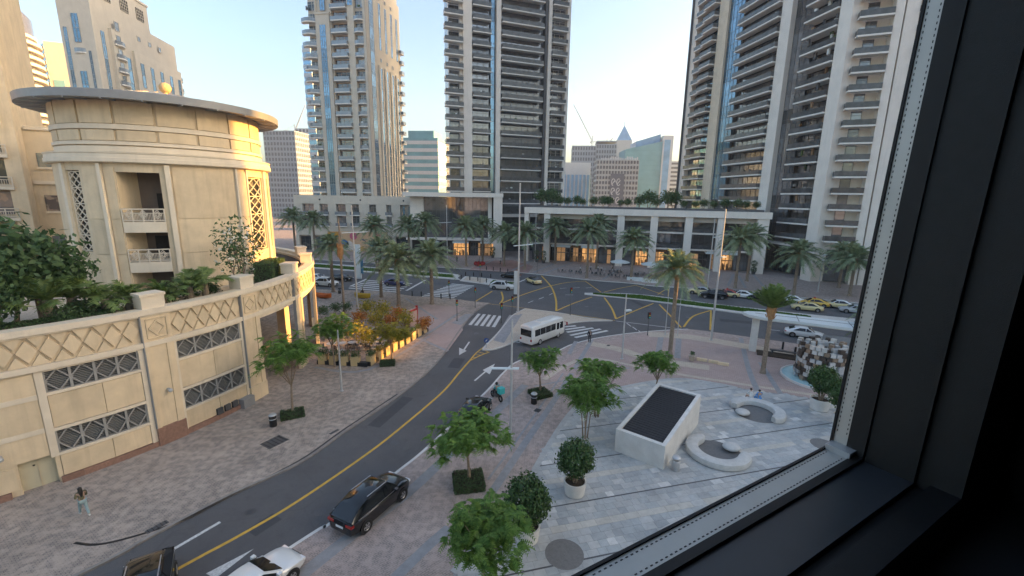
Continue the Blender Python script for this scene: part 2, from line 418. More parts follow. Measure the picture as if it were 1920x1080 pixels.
# pavement west of the street, raised on a kerb
def upto(line, x): return [p for p in line if p[0] <= x]
W_edge = [p for p in S_L]
mb = MB(); mb.prism([(-60, -14)] + W_edge + [p for p in reversed(B_NEAR) if -200 < p[0] < -6.5] + [(-200, 60), (-90, 20)], -.1, .10)
pav_w = build('pavement_west', mb, M['brick'], kind='structure')
build('kerb', ribbon(W_edge, .2, .113, h=.12), mat('worn_kerb', (.26, .235, .215), .85, var=.2, scale=2), pav_w)
build('drain_channel', ribbon(smooth_line([(-22.46, 19.40), (-20.80, 19.40), (-18.35, 20.92), (-16.85, 23.19), (-14.39, 26.77), (-12.98, 30.68), (-11.60, 34.15), (-10.37, 37.25)]), .16, .108), M['black'], pav_w)
build('edge_band', ribbon(smooth_line([(-20.67, 43.33), (-14.88, 42.84), (-10.62, 54.21)]), .5, .106), M['band'], pav_w)
for a, b in (((-11.14, 55.08), (-8.35, 65.35)), ((-12.29, 53.91), (-7.41, 48.78)), ((-10.95, 62.21), (-18.88, 75.46)), ((-24.44, 75.08), (-29.10, 64.11)), ((-27.79, 69.13), (-23.50, 81.86))):
    build('paving_band', ribbon([a, b], .45, .105), M['band'], pav_w)
sheet('paving_field', [(-16.16, 64.88), (-11.14, 55.08), (-8.92, 64.69), (-7.28, 69.38), (-14.25, 71.08), (-17.93, 64.78)], .1035, M['prom'], pav_w)
sheet('paving_field', [(-11.22, 53.74), (-7.48, 48.42), (-6.60, 57.19), (-7.95, 64.75)], .1035, M['prom'], pav_w)
sheet('ramp_paving', [(-8.65, 60.40), (-7.16, 59.42), (-5.80, 65.50), (-7.20, 65.41)], .107, M['band'], pav_w)
# traffic island between the two arms of the street
I_poly = smooth_line([(-3.38, 49.51), (-3.04, 51.25), (-2.01, 55.09), (-1.05, 59.49), (0.23, 65.23), (2.23, 69.28)]) + smooth_line([(2.23, 69.28), (7.10, 67.23), (11.46, 64.37), (15.08, 63.11)]) + smooth_line([(15.08, 63.11), (10.57, 62.29), (7.37, 60.48), (3.71, 56.76), (1.27, 53.71), (-1.18, 50.55), (-2.43, 49.56), (-3.38, 49.51)])
mb = MB(); mb.prism(I_poly, -.1, .12)
isl = build('traffic_island_pavement', mb, M['sand'], kind='structure')
build('kerb', ribbon(I_poly, .2, .135, h=.12), M['kerb'], isl)
build('paving_band', ribbon([(1.56, 65.94), (-1.59, 52.94)], .4, .127), M['band'], isl)
sheet('ramp_paving', [(-2.26, 52.91), (-0.89, 51.94), (1.55, 65.31), (-0.34, 65.20)], .1245, M['band'], isl)
# pavement and promenade east of the street
E_poly = S_R[5:] + [p for p in B_NEAR if 26 < p[0] < 190] + [(190, -60), (-20, -60), (-30, -12)]
mb = MB(); mb.prism(E_poly, -.1, .018)
pav_e = build('pavement_east', mb, M['brickr'], kind='structure')
build('kerb', ribbon(S_R[2:], .2, .026, h=.06), M['concrete'], pav_e)
sheet('promenade_field', [(3.16, 42.16), (9.40, 51.83), (17.37, 56.52), (24.36, 57.83), (33.89, 50.65), (45, 45), (52, 30), (33, 35.4), (31.28, 36.97), (23.05, 39.83), (17.19, 42.30), (8.98, 38.50), (6.46, 38.52)], .022, M['prom'], pav_e)
for pts, w, m in (([(3.37, 41.24), (8.68, 47.40), (15.55, 44.07), (23.51, 40.71), (31.69, 37.51)], .55, 'sand'), ([(9.57, 52.85), (13.10, 50.64), (15.79, 47.71), (21.70, 45.07)], 1.6, 'sand'),
                  ([(18.54, 56.82), (23.61, 55.92), (29.60, 52.38), (33.62, 49.18)], 2.2, 'sand'),
                  ([(30.61, 55.82), (26.05, 45.25), (23.84, 39.38)], .55, 'band'), ([(28.26, 46.91), (25.64, 38.52)], .5, 'band'), ([(20.30, 56.67), (17.14, 48.46)], .7, 'band'), ([(22.55, 56.32), (19.23, 47.86)], .7, 'band'),
                  ([(8.30, 53.42), (6.82, 48.70)], .5, 'band'), ([(10.48, 54.16), (6.83, 44.16)], .5, 'band'), ([(2.22, 39.55), (9.65, 43.12), (12.86, 44.71)], .25, 'band'),
                  ([(6.39, 42.99), (3.42, 35.22), (1.18, 29.66), (-0.66, 24.94), (-2.17, 21.19)], .55, 'band'), ([(5.49, 42.95), (2.58, 35.19), (0.42, 29.64), (-1.36, 25.20)], .18, 'band'),
                  ([(-10.19, 17.26), (-8.58, 20.01), (-6.10, 24.03), (-4.05, 28.47), (-1.61, 33.46), (1.45, 39.89)], .75, 'band'),
                  ([(-5.49, 17.49), (-4.13, 19.73), (-3.27, 20.96)], .6, 'band')):
    build('paving_band', ribbon(smooth_line(pts), w, .0265 + .0035 * RND.random()), M[m], pav_e)
# pavement beyond the boulevard
mb = MB(); mb.prism([p for p in B_FAR if p[0] > -200] + [(260, 60), (200, 260), (-200, 260)], -.1, .10)
pav_f = build('pavement_far', mb, M['brickr'], kind='structure')
build('kerb', ribbon(B_FAR, .3, .115, h=.12), M['kerb'], pav_f)
sheet('red_paving', [(-10.61, 106.61), (3.78, 103.33), (5.54, 114.11), (-0.13, 125.35), (-8.40, 122.32)], .104, mat('red_pavers', (.36, .22, .195), .85, var=.15), pav_f)
for a, b in (((-8.91, 110.06), (-5.49, 124.75)), ((-0.07, 106.81), (6.07, 126.03)), ((5.10, 104.20), (14.70, 126.98)), ((7.59, 102.94), (17.29, 123.02)), ((20.32, 96.50), (27.54, 111.91)), ((45.98, 91.36), (54.53, 106.43)), ((48.68, 89.36), (54.74, 104.24)), ((51.39, 85.92), (59.65, 106.89))):
    build('paving_band', ribbon([a, b], .6, .107), M['band'], pav_f)
# medians
def median(name, near, far, m='kerb'):
    mb_ = MB(); mb_.prism(near + far[::-1], -.1, .14)
    o = build(name, mb_, M['kerb'], kind='structure')
    return o
medL = median('median_left', smooth_line([(-260, 157), (-130, 126), (-47.90, 105.43), (-32.49, 100.75), (-13.26, 94.30), (-11.94, 95.05)]), smooth_line([(-260, 163), (-130, 132.5), (-51.58, 113.76), (-34.87, 108.36), (-14.18, 100.97), (-12.18, 96.99)]))
medM = median('median_refuge', [(-11.30, 92.61), (-6.13, 89.50), (-0.86, 86.10)], [(-10.71, 97.79), (-5.37, 95.61), (0.89, 91.81)])
sheet('refuge_paving', [(-10.68, 93.27), (-6.17, 90.07), (-4.98, 95.00), (-10.16, 97.17)], .144, M['sand'], medM)
medR = median('median_right', smooth_line([(13.75, 80.80), (23.19, 77.09), (33.76, 70.54), (40.23, 66.33), (45.58, 63.11), (95, 43), (160, 10)]), smooth_line([(13.97, 82.22), (24.46, 81.56), (35.63, 74.70), (42.95, 71.10), (48.96, 68.11), (97, 48), (163, 15)]))
def lawn(name, label, quadpts, n, seed, z=.145):
    """short grass blades over a strip given by its two long edges"""
    a, b = quadpts; rr = random.Random(seed); mb_ = MB()
    poly = list(a) + list(b)[::-1]
    k = len(poly); mb_.add([(p[0], p[1], z) for p in poly], [tuple(range(k)) if sum(poly[i][0] * poly[(i + 1) % k][1] - poly[(i + 1) % k][0] * poly[i][1] for i in range(k)) > 0 else tuple(reversed(range(k)))], 0)
    for _ in range(n):
        t = rr.random() * (len(a) - 1.001); i = int(t); t -= i
        p = lerp(lerp(a[i], a[i + 1], t), lerp(b[i], b[i + 1], t), rr.uniform(.03, .97))
        an = rr.uniform(0, pi); w = rr.uniform(.06, .14); h = rr.uniform(.06, .13); dx, dy = cos(an) * w, sin(an) * w; lx, ly = rr.uniform(-.06, .06), rr.uniform(-.06, .06)
        mb_.add([(p[0] - dx, p[1] - dy, z), (p[0] + dx, p[1] + dy, z), (p[0] + dx * .5 + lx, p[1] + dy * .5 + ly, z + h), (p[0] - dx * .5 + lx, p[1] - dy * .5 + ly, z + h)], [(0, 1, 2, 3)], 0)
    return build(name, mb_, M['grass'], kind='stuff', label=label, cat='grass')
lawn('lawn_grass', 'strip of green lawn on the median left of the white zebra crossing', ([(-90, 116.3), (-48.60, 107.00), (-32.94, 102.19), (-13.08, 95.60)], [(-90, 120), (-50.80, 111.99), (-34.37, 106.75), (-13.62, 99.60)]), 5200, 1)
lawn('lawn_grass', 'long narrow green lawn on the median between parked taxis and near lanes', ([(15.38, 80.92), (23.32, 77.51), (34.25, 71.63), (40.97, 67.63), (45.94, 64.85)], [(15.58, 82.00), (24.33, 81.09), (35.45, 74.30), (42.54, 70.38), (47.63, 67.39)]), 6500, 2)
lawn('lawn_grass', 'small patch of grass behind the white car at the refuge', ([(-4.69, 89.62), (-0.87, 87.16)], [(-4.10, 93.82), (0.66, 91.20)]), 900, 3, .147)
# ---- road markings, flat sheets of paint
def mark(parent, poly, z, m='paintw'): return sheet('marking', poly, z, M[m], parent)
zb = .012
def zebra(parent, nl, nr, fl, fr, n, along, duty=.5, z=zb):
    for i in range(n):
        t0 = (i + .1) / n; t1 = (i + .1 + duty) / n
        if along: mark(parent, [lerp(nl, nr, t0), lerp(nl, nr, t1), lerp(fl, fr, t1), lerp(fl, fr, t0)], z)
        else: mark(parent, [lerp(nl, fl, t0), lerp(nr, fr, t0), lerp(nr, fr, t1), lerp(nl, fl, t1)], z)
zebra(street, (-6.23, 60.00), (-2.01, 58.93), (-5.36, 66.16), (-1.24, 64.84), 5, True, .56)
zebra(blvd, (-16.72, 76.87), (-10.71, 75.20), (-12.35, 90.15), (-7.59, 88.26), 11, False, .5)
zebra(blvd, (-31.97, 83.20), (-21.51, 80.10), (-30.92, 92.81), (-20.62, 90.05), 6, False, .4)
for a, b in zip(((7.43, 59.69), (7.51, 58.42), (7.59, 57.20), (7.85, 55.81), (8.37, 54.94)), ((9.26, 60.31), (10.49, 59.85), (11.55, 59.39), (12.51, 58.94), (13.34, 58.23))):
    build('marking', ribbon([a, b], .5, zb), M['paintw'], street)
build('stop_line', ribbon([(-32.20, 85.25), (-31.57, 93.38)], .5, zb), M['paintw'], blvd)
build('stop_line', ribbon([(-20.28, 82.10), (-18.78, 93.21)], .5, zb), M['paintw'], blvd)
build('stop_line', ribbon([(0.89, 91.22), (2.94, 95.68)], .4, zb), M['paintw'], blvd)
YL = [[(1000, 547), (1047, 532), (1097, 527)]]
for pts, w in (([(-2.05, 72.62), (2.54, 80.92), (7.69, 88.37), (11.72, 92.69), (16.11, 94.89)], .28), ([(16.11, 94.89), (17.39, 83.43)], .22), ([(6.81, 100.71), (8.02, 88.39), (7.96, 77.31), (7.22, 68.56)], .32),
               ([(7.22, 68.56), (10.69, 73.84), (14.86, 79.08)], .26), ([(17.08, 78.80), (16.71, 70.88), (15.92, 64.33)], .3), ([(15.92, 64.33), (20.13, 69.35), (24.88, 74.78)], .26),
               ([(17.92, 83.46), (21.74, 87.30), (26.21, 90.94)], .22), ([(26.21, 90.94), (29.16, 81.90)], .22), ([(25.68, 74.05), (25.10, 67.34), (24.34, 60.34)], .28), ([(24.83, 60.63), (28.62, 66.59), (33.12, 70.50)], .28),
               ([(33.12, 70.50), (28.07, 59.25)], .26), ([(28.06, 82.29), (31.82, 87.54), (29.51, 80.55)], .2), ([(-6.30, 74.29), (-3.81, 82.83)], .26), ([(-2.05, 72.62), (-1.60, 76.65), (-2.05, 82.48)], .3),
               ([(-6.20, 73.12), (-2.03, 71.87), (7.13, 67.56), (15.55, 63.43)], .16)):
    build('marking', ribbon(smooth_line(pts), w, zb + .002 * RND.random()), M['painty'], blvd)
build('marking', ribbon(smooth_line([(15.65, 63.15), (24.05, 59.55), (27.59, 58.00), (35.98, 53.70), (62, 42)]), .16, zb), M['paintw'], blvd)
for a, b in (((39.85, 64.51), (41.34, 64.01)), ((36.60, 59.96), (38.01, 59.52)), ((39.01, 58.34), (40.00, 57.91)), ((16.98, 62.09), (17.19, 60.48)), ((17.35, 60.22), (17.54, 58.70)), ((17.69, 58.46), (17.87, 57.02)), ((2.81, 73.71), (3.81, 75.37)), ((4.83, 76.67), (5.91, 78.46)), ((7.05, 80.32), (7.77, 81.77)),
             ((9.68, 86.38), (11.05, 87.01)), ((12.47, 87.12), (13.87, 87.76)), ((15.00, 87.31), (16.42, 87.96)), ((10.08, 80.54), (11.61, 80.65)), ((-37.30, 88.12), (-34.76, 87.21)), ((-35.19, 82.95), (-32.80, 82.14)), ((40.49, 83.18), (41.96, 82.35)), ((44.87, 81.63), (46.48, 80.84))):
    build('marking', ribbon([a, b], .16, zb), M['paintw'], blvd)
# the street's own markings
build('marking', ribbon(smooth_line([(-34, -6), (-20.5, 11.8), (-16.10, 17.93), (-14.37, 20.19), (-12.56, 22.96), (-10.04, 27.97), (-8.39, 32.11), (-6.34, 38.06), (-5.38, 42.52), (-4.62, 46.00)]), .2, zb), M['painty'], street)
build('marking', ribbon(smooth_line([(-4.62, 46.00), (-4.07, 48.57), (-3.28, 50.84)]), .16, zb), M['painty'], street)
build('marking', ribbon(smooth_line([(-4.62, 46.00), (-3.56, 47.72), (-2.53, 49.00)]), .16, zb + .001), M['painty'], street)
for t in (.25, .45, .65, .85):
    build('marking', ribbon([lerp((-4.62, 46.00), (-3.38, 50.45), t), lerp((-4.62, 46.00), (-2.66, 49.18), min(1, t + .12))], .13, zb), M['painty'], street)
build('marking', ribbon([(-17.16, 19.22), (-16.05, 21.13)], .2, zb), M['paintw'], street)
mark(street, [(-14.52, 17.75), (-13.88, 17.49), (-13.11, 19.30)], zb)
build('marking', ribbon([(-5.27, 52.55), (-5.68, 49.04)], .22, zb), M['paintw'], street)
mark(street, [(-5.97, 47.79), (-6.28, 50.32), (-5.26, 49.24)], zb)
build('marking', ribbon([(-3.57, 40.71), (-2.66, 43.05)], .2, zb), M['paintw'], street)
mark(street, [(-1.74, 45.33), (-2.96, 43.47), (-2.17, 42.37)], zb)
build('marking', ribbon([(0.38, 52.82), (1.12, 52.65)], .25, zb), M['paintw'], street)
# drain covers
for q, s_ in (((-17.26, 29.07), (1.5, 1.2)), ((-19.12, 20.59), (1.0, .35)), ((2.37, 34.70), (.6, .5)), ((-13.48, 30.59), (.8, .25)), ((1.70, 49.19), (.5, .3)), ((12.15, 51.96), (.5, .35))):
    mb = MB(); mb.box(-s_[0] / 2, s_[0] / 2, -s_[1] / 2, s_[1] / 2, 0, .012)
    for i in range(5):
        x = -s_[0] / 2 + s_[0] * (i + .5) / 5; mb.box(x - .02, x + .02, -s_[1] / 2, s_[1] / 2, .012, .02, 1)
    wst = q[0] < -8
    build('drain_cover', mb, [M['dgrey'], M['black']], pav_w if wst else pav_e, (q[0], q[1], .1 if wst else .028), radians(60))

# ---- plaza of cut stone pavers: the 300 nearest are single pieces, the others one mesh
PL = smooth_line([(-2.64, 18.00), (-0.68, 21.02), (1.04, 24.46), (2.16, 27.46), (4.18, 32.33), (6.07, 35.81), (8.70, 38.37), (12.85, 40.57), (17.04, 41.89), (20.44, 40.98), (22.92, 39.59), (27.23, 38.24), (31.11, 36.75), (36, 36), (38, 30), (34, 19.2), (22, 12), (6, 12), (-2, 14)], 4)
plaza = sheet('plaza_floor', PL, .03, M['band'])
def inside(p, poly):
    c = False; j = len(poly) - 1
    for i in range(len(poly)):
        a, b = poly[i], poly[j]
        if (a[1] > p[1]) != (b[1] > p[1]) and p[0] < (b[0] - a[0]) * (p[1] - a[1]) / (b[1] - a[1]) + a[0]: c = not c
        j = i
    return c
C0, C1, C2 = (2.43, 22.93), (11.17, 25.62), (18.71, 27.27)
ta = atan2(C2[1] - C0[1], C2[0] - C0[0])
ex, ey = (cos(ta), sin(ta)), (-sin(ta), cos(ta))
pmats = [mat('paver_' + n_, c, .7, var=.1, scale=3, rnd=.08, stain=.28) for n_, c in (('blue_grey', (.42, .445, .45)), ('mid_grey', (.46, .47, .465)), ('dark_grey', (.38, .40, .405)), ('pale', (.50, .51, .50)), ('light', (.64, .64, .62)), ('cream', (.54, .52, .47)))]
def paver_mesh(w, h, m):
    mb_ = MB(); mb_.box(-w / 2, w / 2, -h / 2, h / 2, 0, .016); return mb_.mesh('paver', pmats[m])
pv_cache = {}
rest = [MB() for _ in pmats]
prr = random.Random(5); cand = []
ROW = .5
for r in range(-70, 70):
    yy = r * ROW
    k = round(yy / ROW) % 8
    if k == 0:                                       # slot drain along every eighth row
        ins = [q_ / 4 for q_ in range(-240, 240) if inside((C0[0] + ex[0] * q_ / 4 + ey[0] * (yy - ROW / 2), C0[1] + ex[1] * q_ / 4 + ey[1] * (yy - ROW / 2)), PL)]
        if ins: build('slot_drain', ribbon([(C0[0] + ex[0] * q_ + ey[0] * (yy - ROW / 2), C0[1] + ex[1] * q_ + ey[1] * (yy - ROW / 2)) for q_ in (ins[0], ins[-1])], .1, .0525), M['dgrey'], plaza)
    h = ROW - .012; x = -60 + prr.random()
    cream = k == 4
    while x < 60:
        w = prr.choice((.5, .62, .8)) if not cream else .9
        cx, cyy = x + w / 2, yy
        px, py = C0[0] + ex[0] * cx + ey[0] * cyy, C0[1] + ex[1] * cx + ey[1] * cyy
        x += w
        if not inside((px, py), PL): continue
        m = 5 if cream and prr.random() < .8 else (prr.choices(range(5), (34, 32, 16, 14, 4))[0])
        cand.append((px * px + py * py, px, py, w - .012, h, m))
vis = [c for c in cand if c[1] > -3 and c[2] > 17.0 + max(0, (c[1] - 4) * .55)]
vis.sort(); singles = set(id(c) for c in vis[:300])
big = MB()
for c in cand:
    d, px, py, w, h, m = c
    if id(c) in singles:
        key = (round(w, 3), m)
        if key not in pv_cache: pv_cache[key] = paver_mesh(w, h, m)
        put('paver', pv_cache[key], plaza, (px, py, .032 + prr.random() * .004), ta + prr.uniform(-.004, .004))
    else:
        zt = .046 + prr.random() * .004
        pts = [(px + ex[0] * a + ey[0] * b, py + ex[1] * a + ey[1] * b, z_) for z_ in (.032, zt) for a, b in ((-w / 2, -h / 2), (w / 2, -h / 2), (w / 2, h / 2), (-w / 2, h / 2))]
        big.add(pts, [(4, 5, 6, 7), (0, 1, 5, 4), (1, 2, 6, 5), (2, 3, 7, 6), (3, 0, 4, 7)], m)
build('pavers', big, pmats, plaza)['kind'] = 'stuff'
build('plaza_border', ribbon(PL[:40], .4, .056, h=.03), pmats[1], plaza)
for q, r_ in (((2.91, 19.24), 1.0), ((23.72, 29.94), .9)):
    mb = MB(); mb.lathe([(r_, 0), (r_, .022), (.01, .024)], 28, caps=False)
    build('round_cover', mb, mat('granite_disc', (.17, .165, .16), .8, var=.15, scale=8), plaza, (q[0], q[1], .034))

pm1 = roadmat('patched_asphalt', (.085, .085, .09)); 
for pts, w in (([(-10.81, 31.62), (-9.30, 36.85)], 1.1), ([(-13.89, 20.35), (-13.14, 21.65)], .9), ([(-6.13, 43.93), (-5.79, 46.77)], 1.3), ([(31.92, 64.65), (36.84, 63.19)], 1.6), ([(21.56, 78.24), (22.89, 71.27)], 1.0)):
    build('asphalt_patch', ribbon(pts, w, .0095), pm1, street if pts[0][1] < 52 else blvd)
for q in ((-10.89, 22.05), (-8.52, 29.39), (-4.69, 56.10), (12.66, 71.71), (27.51, 65.90), (5.34, 77.13), (-14.84, 21.96)):
    mb = MB(); mb.lathe([(.34, 0), (.34, .006), (.01, .007)], 18, caps=False); build('manhole_cover', mb, M['dgrey'], street if q[1] < 52 else blvd, (q[0], q[1], .0035))

# ================================================================== curved terrace building and rotunda on the left
def arcbox(mb, c, r0, r1, t0, t1, z0, z1, m=0, step=3.):
    n = max(1, int(math.ceil(abs(t1 - t0) / step))); vs_ = []
    for i in range(n + 1):
        t = radians(t0 + (t1 - t0) * i / n)
        for r, z in ((r0, z0), (r1, z0), (r1, z1), (r0, z1)): vs_.append((c[0] + r * cos(t), c[1] + r * sin(t), z))
    fs = []
    for i in range(n):
        a, b = 4 * i, 4 * i + 4
        fs += [(a + 1, b + 1, b + 2, a + 2), (a + 2, b + 2, b + 3, a + 3), (a, a + 3, b + 3, b), (a, b, b + 1, a + 1)]
    fs += [(0, 1, 2, 3), (4 * n, 4 * n + 3, 4 * n + 2, 4 * n + 1)]
    return mb.add(vs_, fs, m)
def cp(c, r, t, z): return (c[0] + r * cos(radians(t)), c[1] + r * sin(radians(t)), z)
TC, TR = (-49.4, 41.3), 27.5
terrace = thing('terrace_building', 'curved sandstone terrace building with grilles, diamond parapet and red granite base', 'building', (TC[0], TC[1], 0))
def tpart(name, mb, mats, parent=None, smooth=None):
    """parts are given in world coordinates; the thing's base is the centre of its curve"""
    mb.v = [(v[0] - TC[0], v[1] - TC[1], v[2]) for v in mb.v]
    return build(name, mb, mats, parent or terrace, smooth=smooth)
# wall body with openings left out
mb = MB()
for t0, t1, o_ in ((-75, -42.0, .12), (-38.6, -38.25, .12), (-38.25, -28.75, .55), (-28.75, -23.95, .12), (-23.95, -13.3, .55), (-13.3, -8.6, .12)):
    arcbox(mb, TC, TR - 1.2, TR - o_, t0, t1, 0, 7.5)
arcbox(mb, TC, TR - 1.2, TR - .12, -42.0, -38.6, 2.05, 7.5)
arcbox(mb, TC, TR - 1.2, TR - .12, -75, 75, 7.5, 9.75)
tpart('wall', mb, M['stone'])
# vertical strips and horizontal belts that frame the panels
mb = MB()
for t0, t1, z0, z1 in ((-39.0, -38.25, 1.9, 7.5), (-28.75, -28.0, .45, 7.5), (-24.4, -23.95, .45, 7.5), (-13.3, -12.7, .45, 7.5)):
    arcbox(mb, TC, TR - .13, TR + .0, t0, t1, z0, z1)
for t0, t1 in ((-38.25, -28.75), (-23.95, -13.3)):
    for z0, z1 in ((7.36, 7.5), (5.86, 6.02), (3.52, 3.72), (1.9, 2.05)): arcbox(mb, TC, TR - .56, TR - .002, t0, t1, z0, z1)
tpart('wall_frame', mb, M['stonelight'])
def panel(t0, t1, z0, z1, out=.06, m='stone2', name='panel', base=-.12):
    b_ = MB(); arcbox(b_, TC, TR - .57, TR + base + out, t0, t1, z0, z1); return tpart(name, b_, M[m])
for t0, t1 in ((-38.2, -33.08), (-33.02, -28.8), (-23.9, -18.6), (-18.54, -13.35)):
    panel(t0, t1, 3.76, 5.82); panel(t0, t1, .5, 1.86)
for z0, z1 in ((6.05, 7.42), (3.9, 5.75), (2.1, 3.6)):
    for t0, t1 in ((-44.6, -39.05), (-50.3, -44.7), (-56, -50.4)): panel(t0, t1, z0, z1)
panel(-56, -42.1, .5, 1.9)
for z0, z1 in ((7.42, 7.5), (5.75, 6.05), (3.6, 3.9)): panel(-56, -39.05, z0, z1, .11, 'stonelight', 'wall_course')
# belt and coping
b_ = MB(); arcbox(b_, TC, TR - .1, TR + .16, -75, 75, 7.5, 7.84); tpart('belt_course', b_, M['stonelight'])
b_ = MB(); arcbox(b_, TC, TR - .7, TR + .22, -75, 75, 9.72, 10.1); arcbox(b_, TC, TR - .1, TR + .1, -75, 75, 9.6, 9.72); tpart('coping', b_, M['stonelight'])
# granite plinth in blocks
for i in range(24):
    t0 = -60 + i * 2.15
    if -43.0 < t0 + 1 < -38.0 or t0 + 2.1 > -8.6: continue
    b_ = MB(); arcbox(b_, TC, TR - .57, TR + .1 + .004 * (i % 2), t0, t0 + 2.12, 0, .46); tpart('plinth_block', b_, M['plinth'])
# pilasters with a granite foot, square panel and pier caps
def square_ornament(t0, t1, z0, z1, out):
    b_ = MB(); r = TR + out; tm = (t0 + t1) / 2; zm = (z0 + z1) / 2; w = .07
    def P(t, z): return Vector(cp(TC, r, t, z))
    for a, b in (((t0, z0), (t1, z0)), ((t1, z0), (t1, z1)), ((t1, z1), (t0, z1)), ((t0, z1), (t0, z0))): b_.bar(P(*a), P(*b), w, .09, 0, (cos(radians(tm)), sin(radians(tm)), 0))
    q = .78
    pts = [(tm, z0 + (zm - z0) * (1 - q)), (tm + (t1 - tm) * q, zm), (tm, zm + (z1 - zm) * q), (tm - (t1 - tm) * q, zm)]
    for i in range(4): b_.bar(P(*pts[i]), P(*pts[(i + 1) % 4]), .1, .1, 0, (cos(radians(tm)), sin(radians(tm)), 0))
    b_.add([tuple(P(tm + (a - tm) * .55, zm + (b - zm) * .55)) for a, b in pts], [(0, 1, 2, 3)])
    return tpart('square_ornament', b_, M['stone2'])
for t0, t1 in ((-28.0, -24.4), (-12.7, -9.0), (3.2, 6.9), (19.5, 23.2), (-45.8, -42.2) if False else (36, 39.6)):
    b_ = MB(); arcbox(b_, TC, TR - .12, TR + .14, t0, t0 + .55, 1.45, 7.5); arcbox(b_, TC, TR - .12, TR + .06, t0 + .55, t1 - .95, 1.45, 7.5); arcbox(b_, TC, TR - .12, TR + .14, t1 - .95, t1, 1.45, 7.5)
    tpart('pilaster', b_, M['stone2'])
    b_ = MB(); arcbox(b_, TC, TR - .12, TR + .2, t0 - .1, t1 + .1, 0, 1.45); tpart('pilaster_foot', b_, M['plinth'] if t0 < -20 else M['stone'])
    b_ = MB(); arcbox(b_, TC, TR - .12, TR + .09, t0, t1, 7.84, 9.6); tpart('parapet_pier', b_, M['stone2'])
    square_ornament(t0 + .55, t1 - .55, 8.05, 9.4, .12)
    b_ = MB(); arcbox(b_, TC, TR - 1.15, TR - .02, t0 + .5, t1 - .2, 10.1, 10.95); arcbox(b_, TC, TR - 1.22, TR + .05, t0 + .35, t1 - .05, 10.95, 11.12); tpart('pier_cap', b_, M['stonelight'])
    b_ = MB(); arcbox(b_, TC, TR - .1, TR + .17, t0 - .16, t0 - .04, 1.45, 9.7); tpart('downpipe_joint', b_, M['grey'])
for t in (-26.6, 4.6):
    for z in (3.2, 5.0): 
        b_ = MB(); arcbox(b_, TC, TR + .055, TR + .066, t - .9, t + .9, z, z + .02); tpart('joint_line', b_, M['stone'])
# frieze of raised diamonds, each one a stone
dia = MB(); hw, hh, o = 1, 1, .10
def diamond(tc, zc, dt, dz):
    b_ = MB(); r0, r1 = TR - .11, TR + .015
    ring = [(tc - dt, zc), (tc, zc - dz), (tc + dt, zc), (tc, zc + dz)]
    k = .93
    ring2 = [(tc + (a - tc) * k, zc + (b - zc) * k) for a, b in ring]
    b_.add([cp(TC, r0, *q) for q in ring] + [cp(TC, r1 + .03 * (1 if i == 0 else -.5 if i == 2 else 0), *q) for i, q in enumerate(ring2)], [(4, 5, 6, 7), (0, 1, 5, 4), (1, 2, 6, 5), (2, 3, 7, 6), (3, 0, 4, 7)])
    return tpart('diamond_stone', b_, M['stone2'])
def half_diamond(tc, z_edge, dt, dz, up):
    b_ = MB(); r0, r1 = TR - .11, TR + .02; s_ = 1 if up else -1
    ring = [(tc - dt, z_edge), (tc + dt, z_edge), (tc, z_edge + s_ * dz)]
    if not up: ring = ring[::-1]
    b_.add([cp(TC, r0, *q) for q in ring] + [cp(TC, r1, tc + (a - tc) * .93, b) for a, b in ring], [(3, 4, 5), (0, 1, 4, 3), (1, 2, 5, 4), (2, 0, 3, 5)])
    return tpart('diamond_stone', b_, M['stone2'])
for t0, t1 in ((-58, -28.2), (-24.2, -12.9), (-8.8, 3.0), (7.1, 19.3)):
    n = max(1, round((t1 - t0) / 2.0)); d = (t1 - t0) / n; zm = 8.72
    for i in range(n):
        tc = t0 + d * (i + .5); diamond(tc, zm, d * .49, .72)
        if i: half_diamond(t0 + d * i, 7.86, d * .44, .66, True); half_diamond(t0 + d * i, 9.59, d * .44, .66, False)
# louvred grilles with crossed bars
def grille(t0, t1, z0, z1, n=4):
    g_ = MB(); arcbox(g_, TC, TR - .5, TR - .34, t0, t1, z0, z1, 0); root = tpart('grille', g_, M['black'])
    k = int((z1 - z0) / .11)
    s_ = MB()
    for i in range(k):
        z = z0 + (z1 - z0) * (i + .5) / k; arcbox(s_, TC, TR - .33, TR - .24, t0, t1, z - .028, z + .028, 0, 5.)
    s_.v = [(v[0] - TC[0], v[1] - TC[1], v[2]) for v in s_.v]
    build('louvre', s_, M['louvre'], root)
    d = (t1 - t0) / n
    f_ = MB(); r = TR - .16; up = (cos(radians((t0 + t1) / 2)), sin(radians((t0 + t1) / 2)), 0)
    def P(t, z): return cp(TC, r, t, z)
    for i in range(n + 1): f_.bar(P(t0 + d * i, z0), P(t0 + d * i, z1), .13, .1, 0, up)
    zm = (z0 + z1) / 2
    for i in range(n):
        a, b, m_ = t0 + d * i, t0 + d * (i + 1), t0 + d * (i + .5)
        for p, q in (((a, zm), (m_, z1)), ((m_, z1), (b, zm)), ((b, zm), (m_, z0)), ((m_, z0), (a, zm))): f_.bar(P(*p), P(*q), .075, .07, 0, up)
        f_.bar(P(a, zm), P(a + d * .12, zm), .07, .07, 0, up)
    for z in (z0, z1): f_.bar(P(t0, z), P((t0 + t1) / 2, z), .08, .1, 0, up); f_.bar(P((t0 + t1) / 2, z), P(t1, z), .08, .1, 0, up)
    f_.v = [(v[0] - TC[0], v[1] - TC[1], v[2]) for v in f_.v]
    build('lattice_bar', f_, M['gbar'], root)
for t0, t1 in ((-38.2, -28.8), (-23.9, -13.35)):
    grille(t0, t1, 6.02, 7.36); grille(t0, t1, 2.05, 3.52)
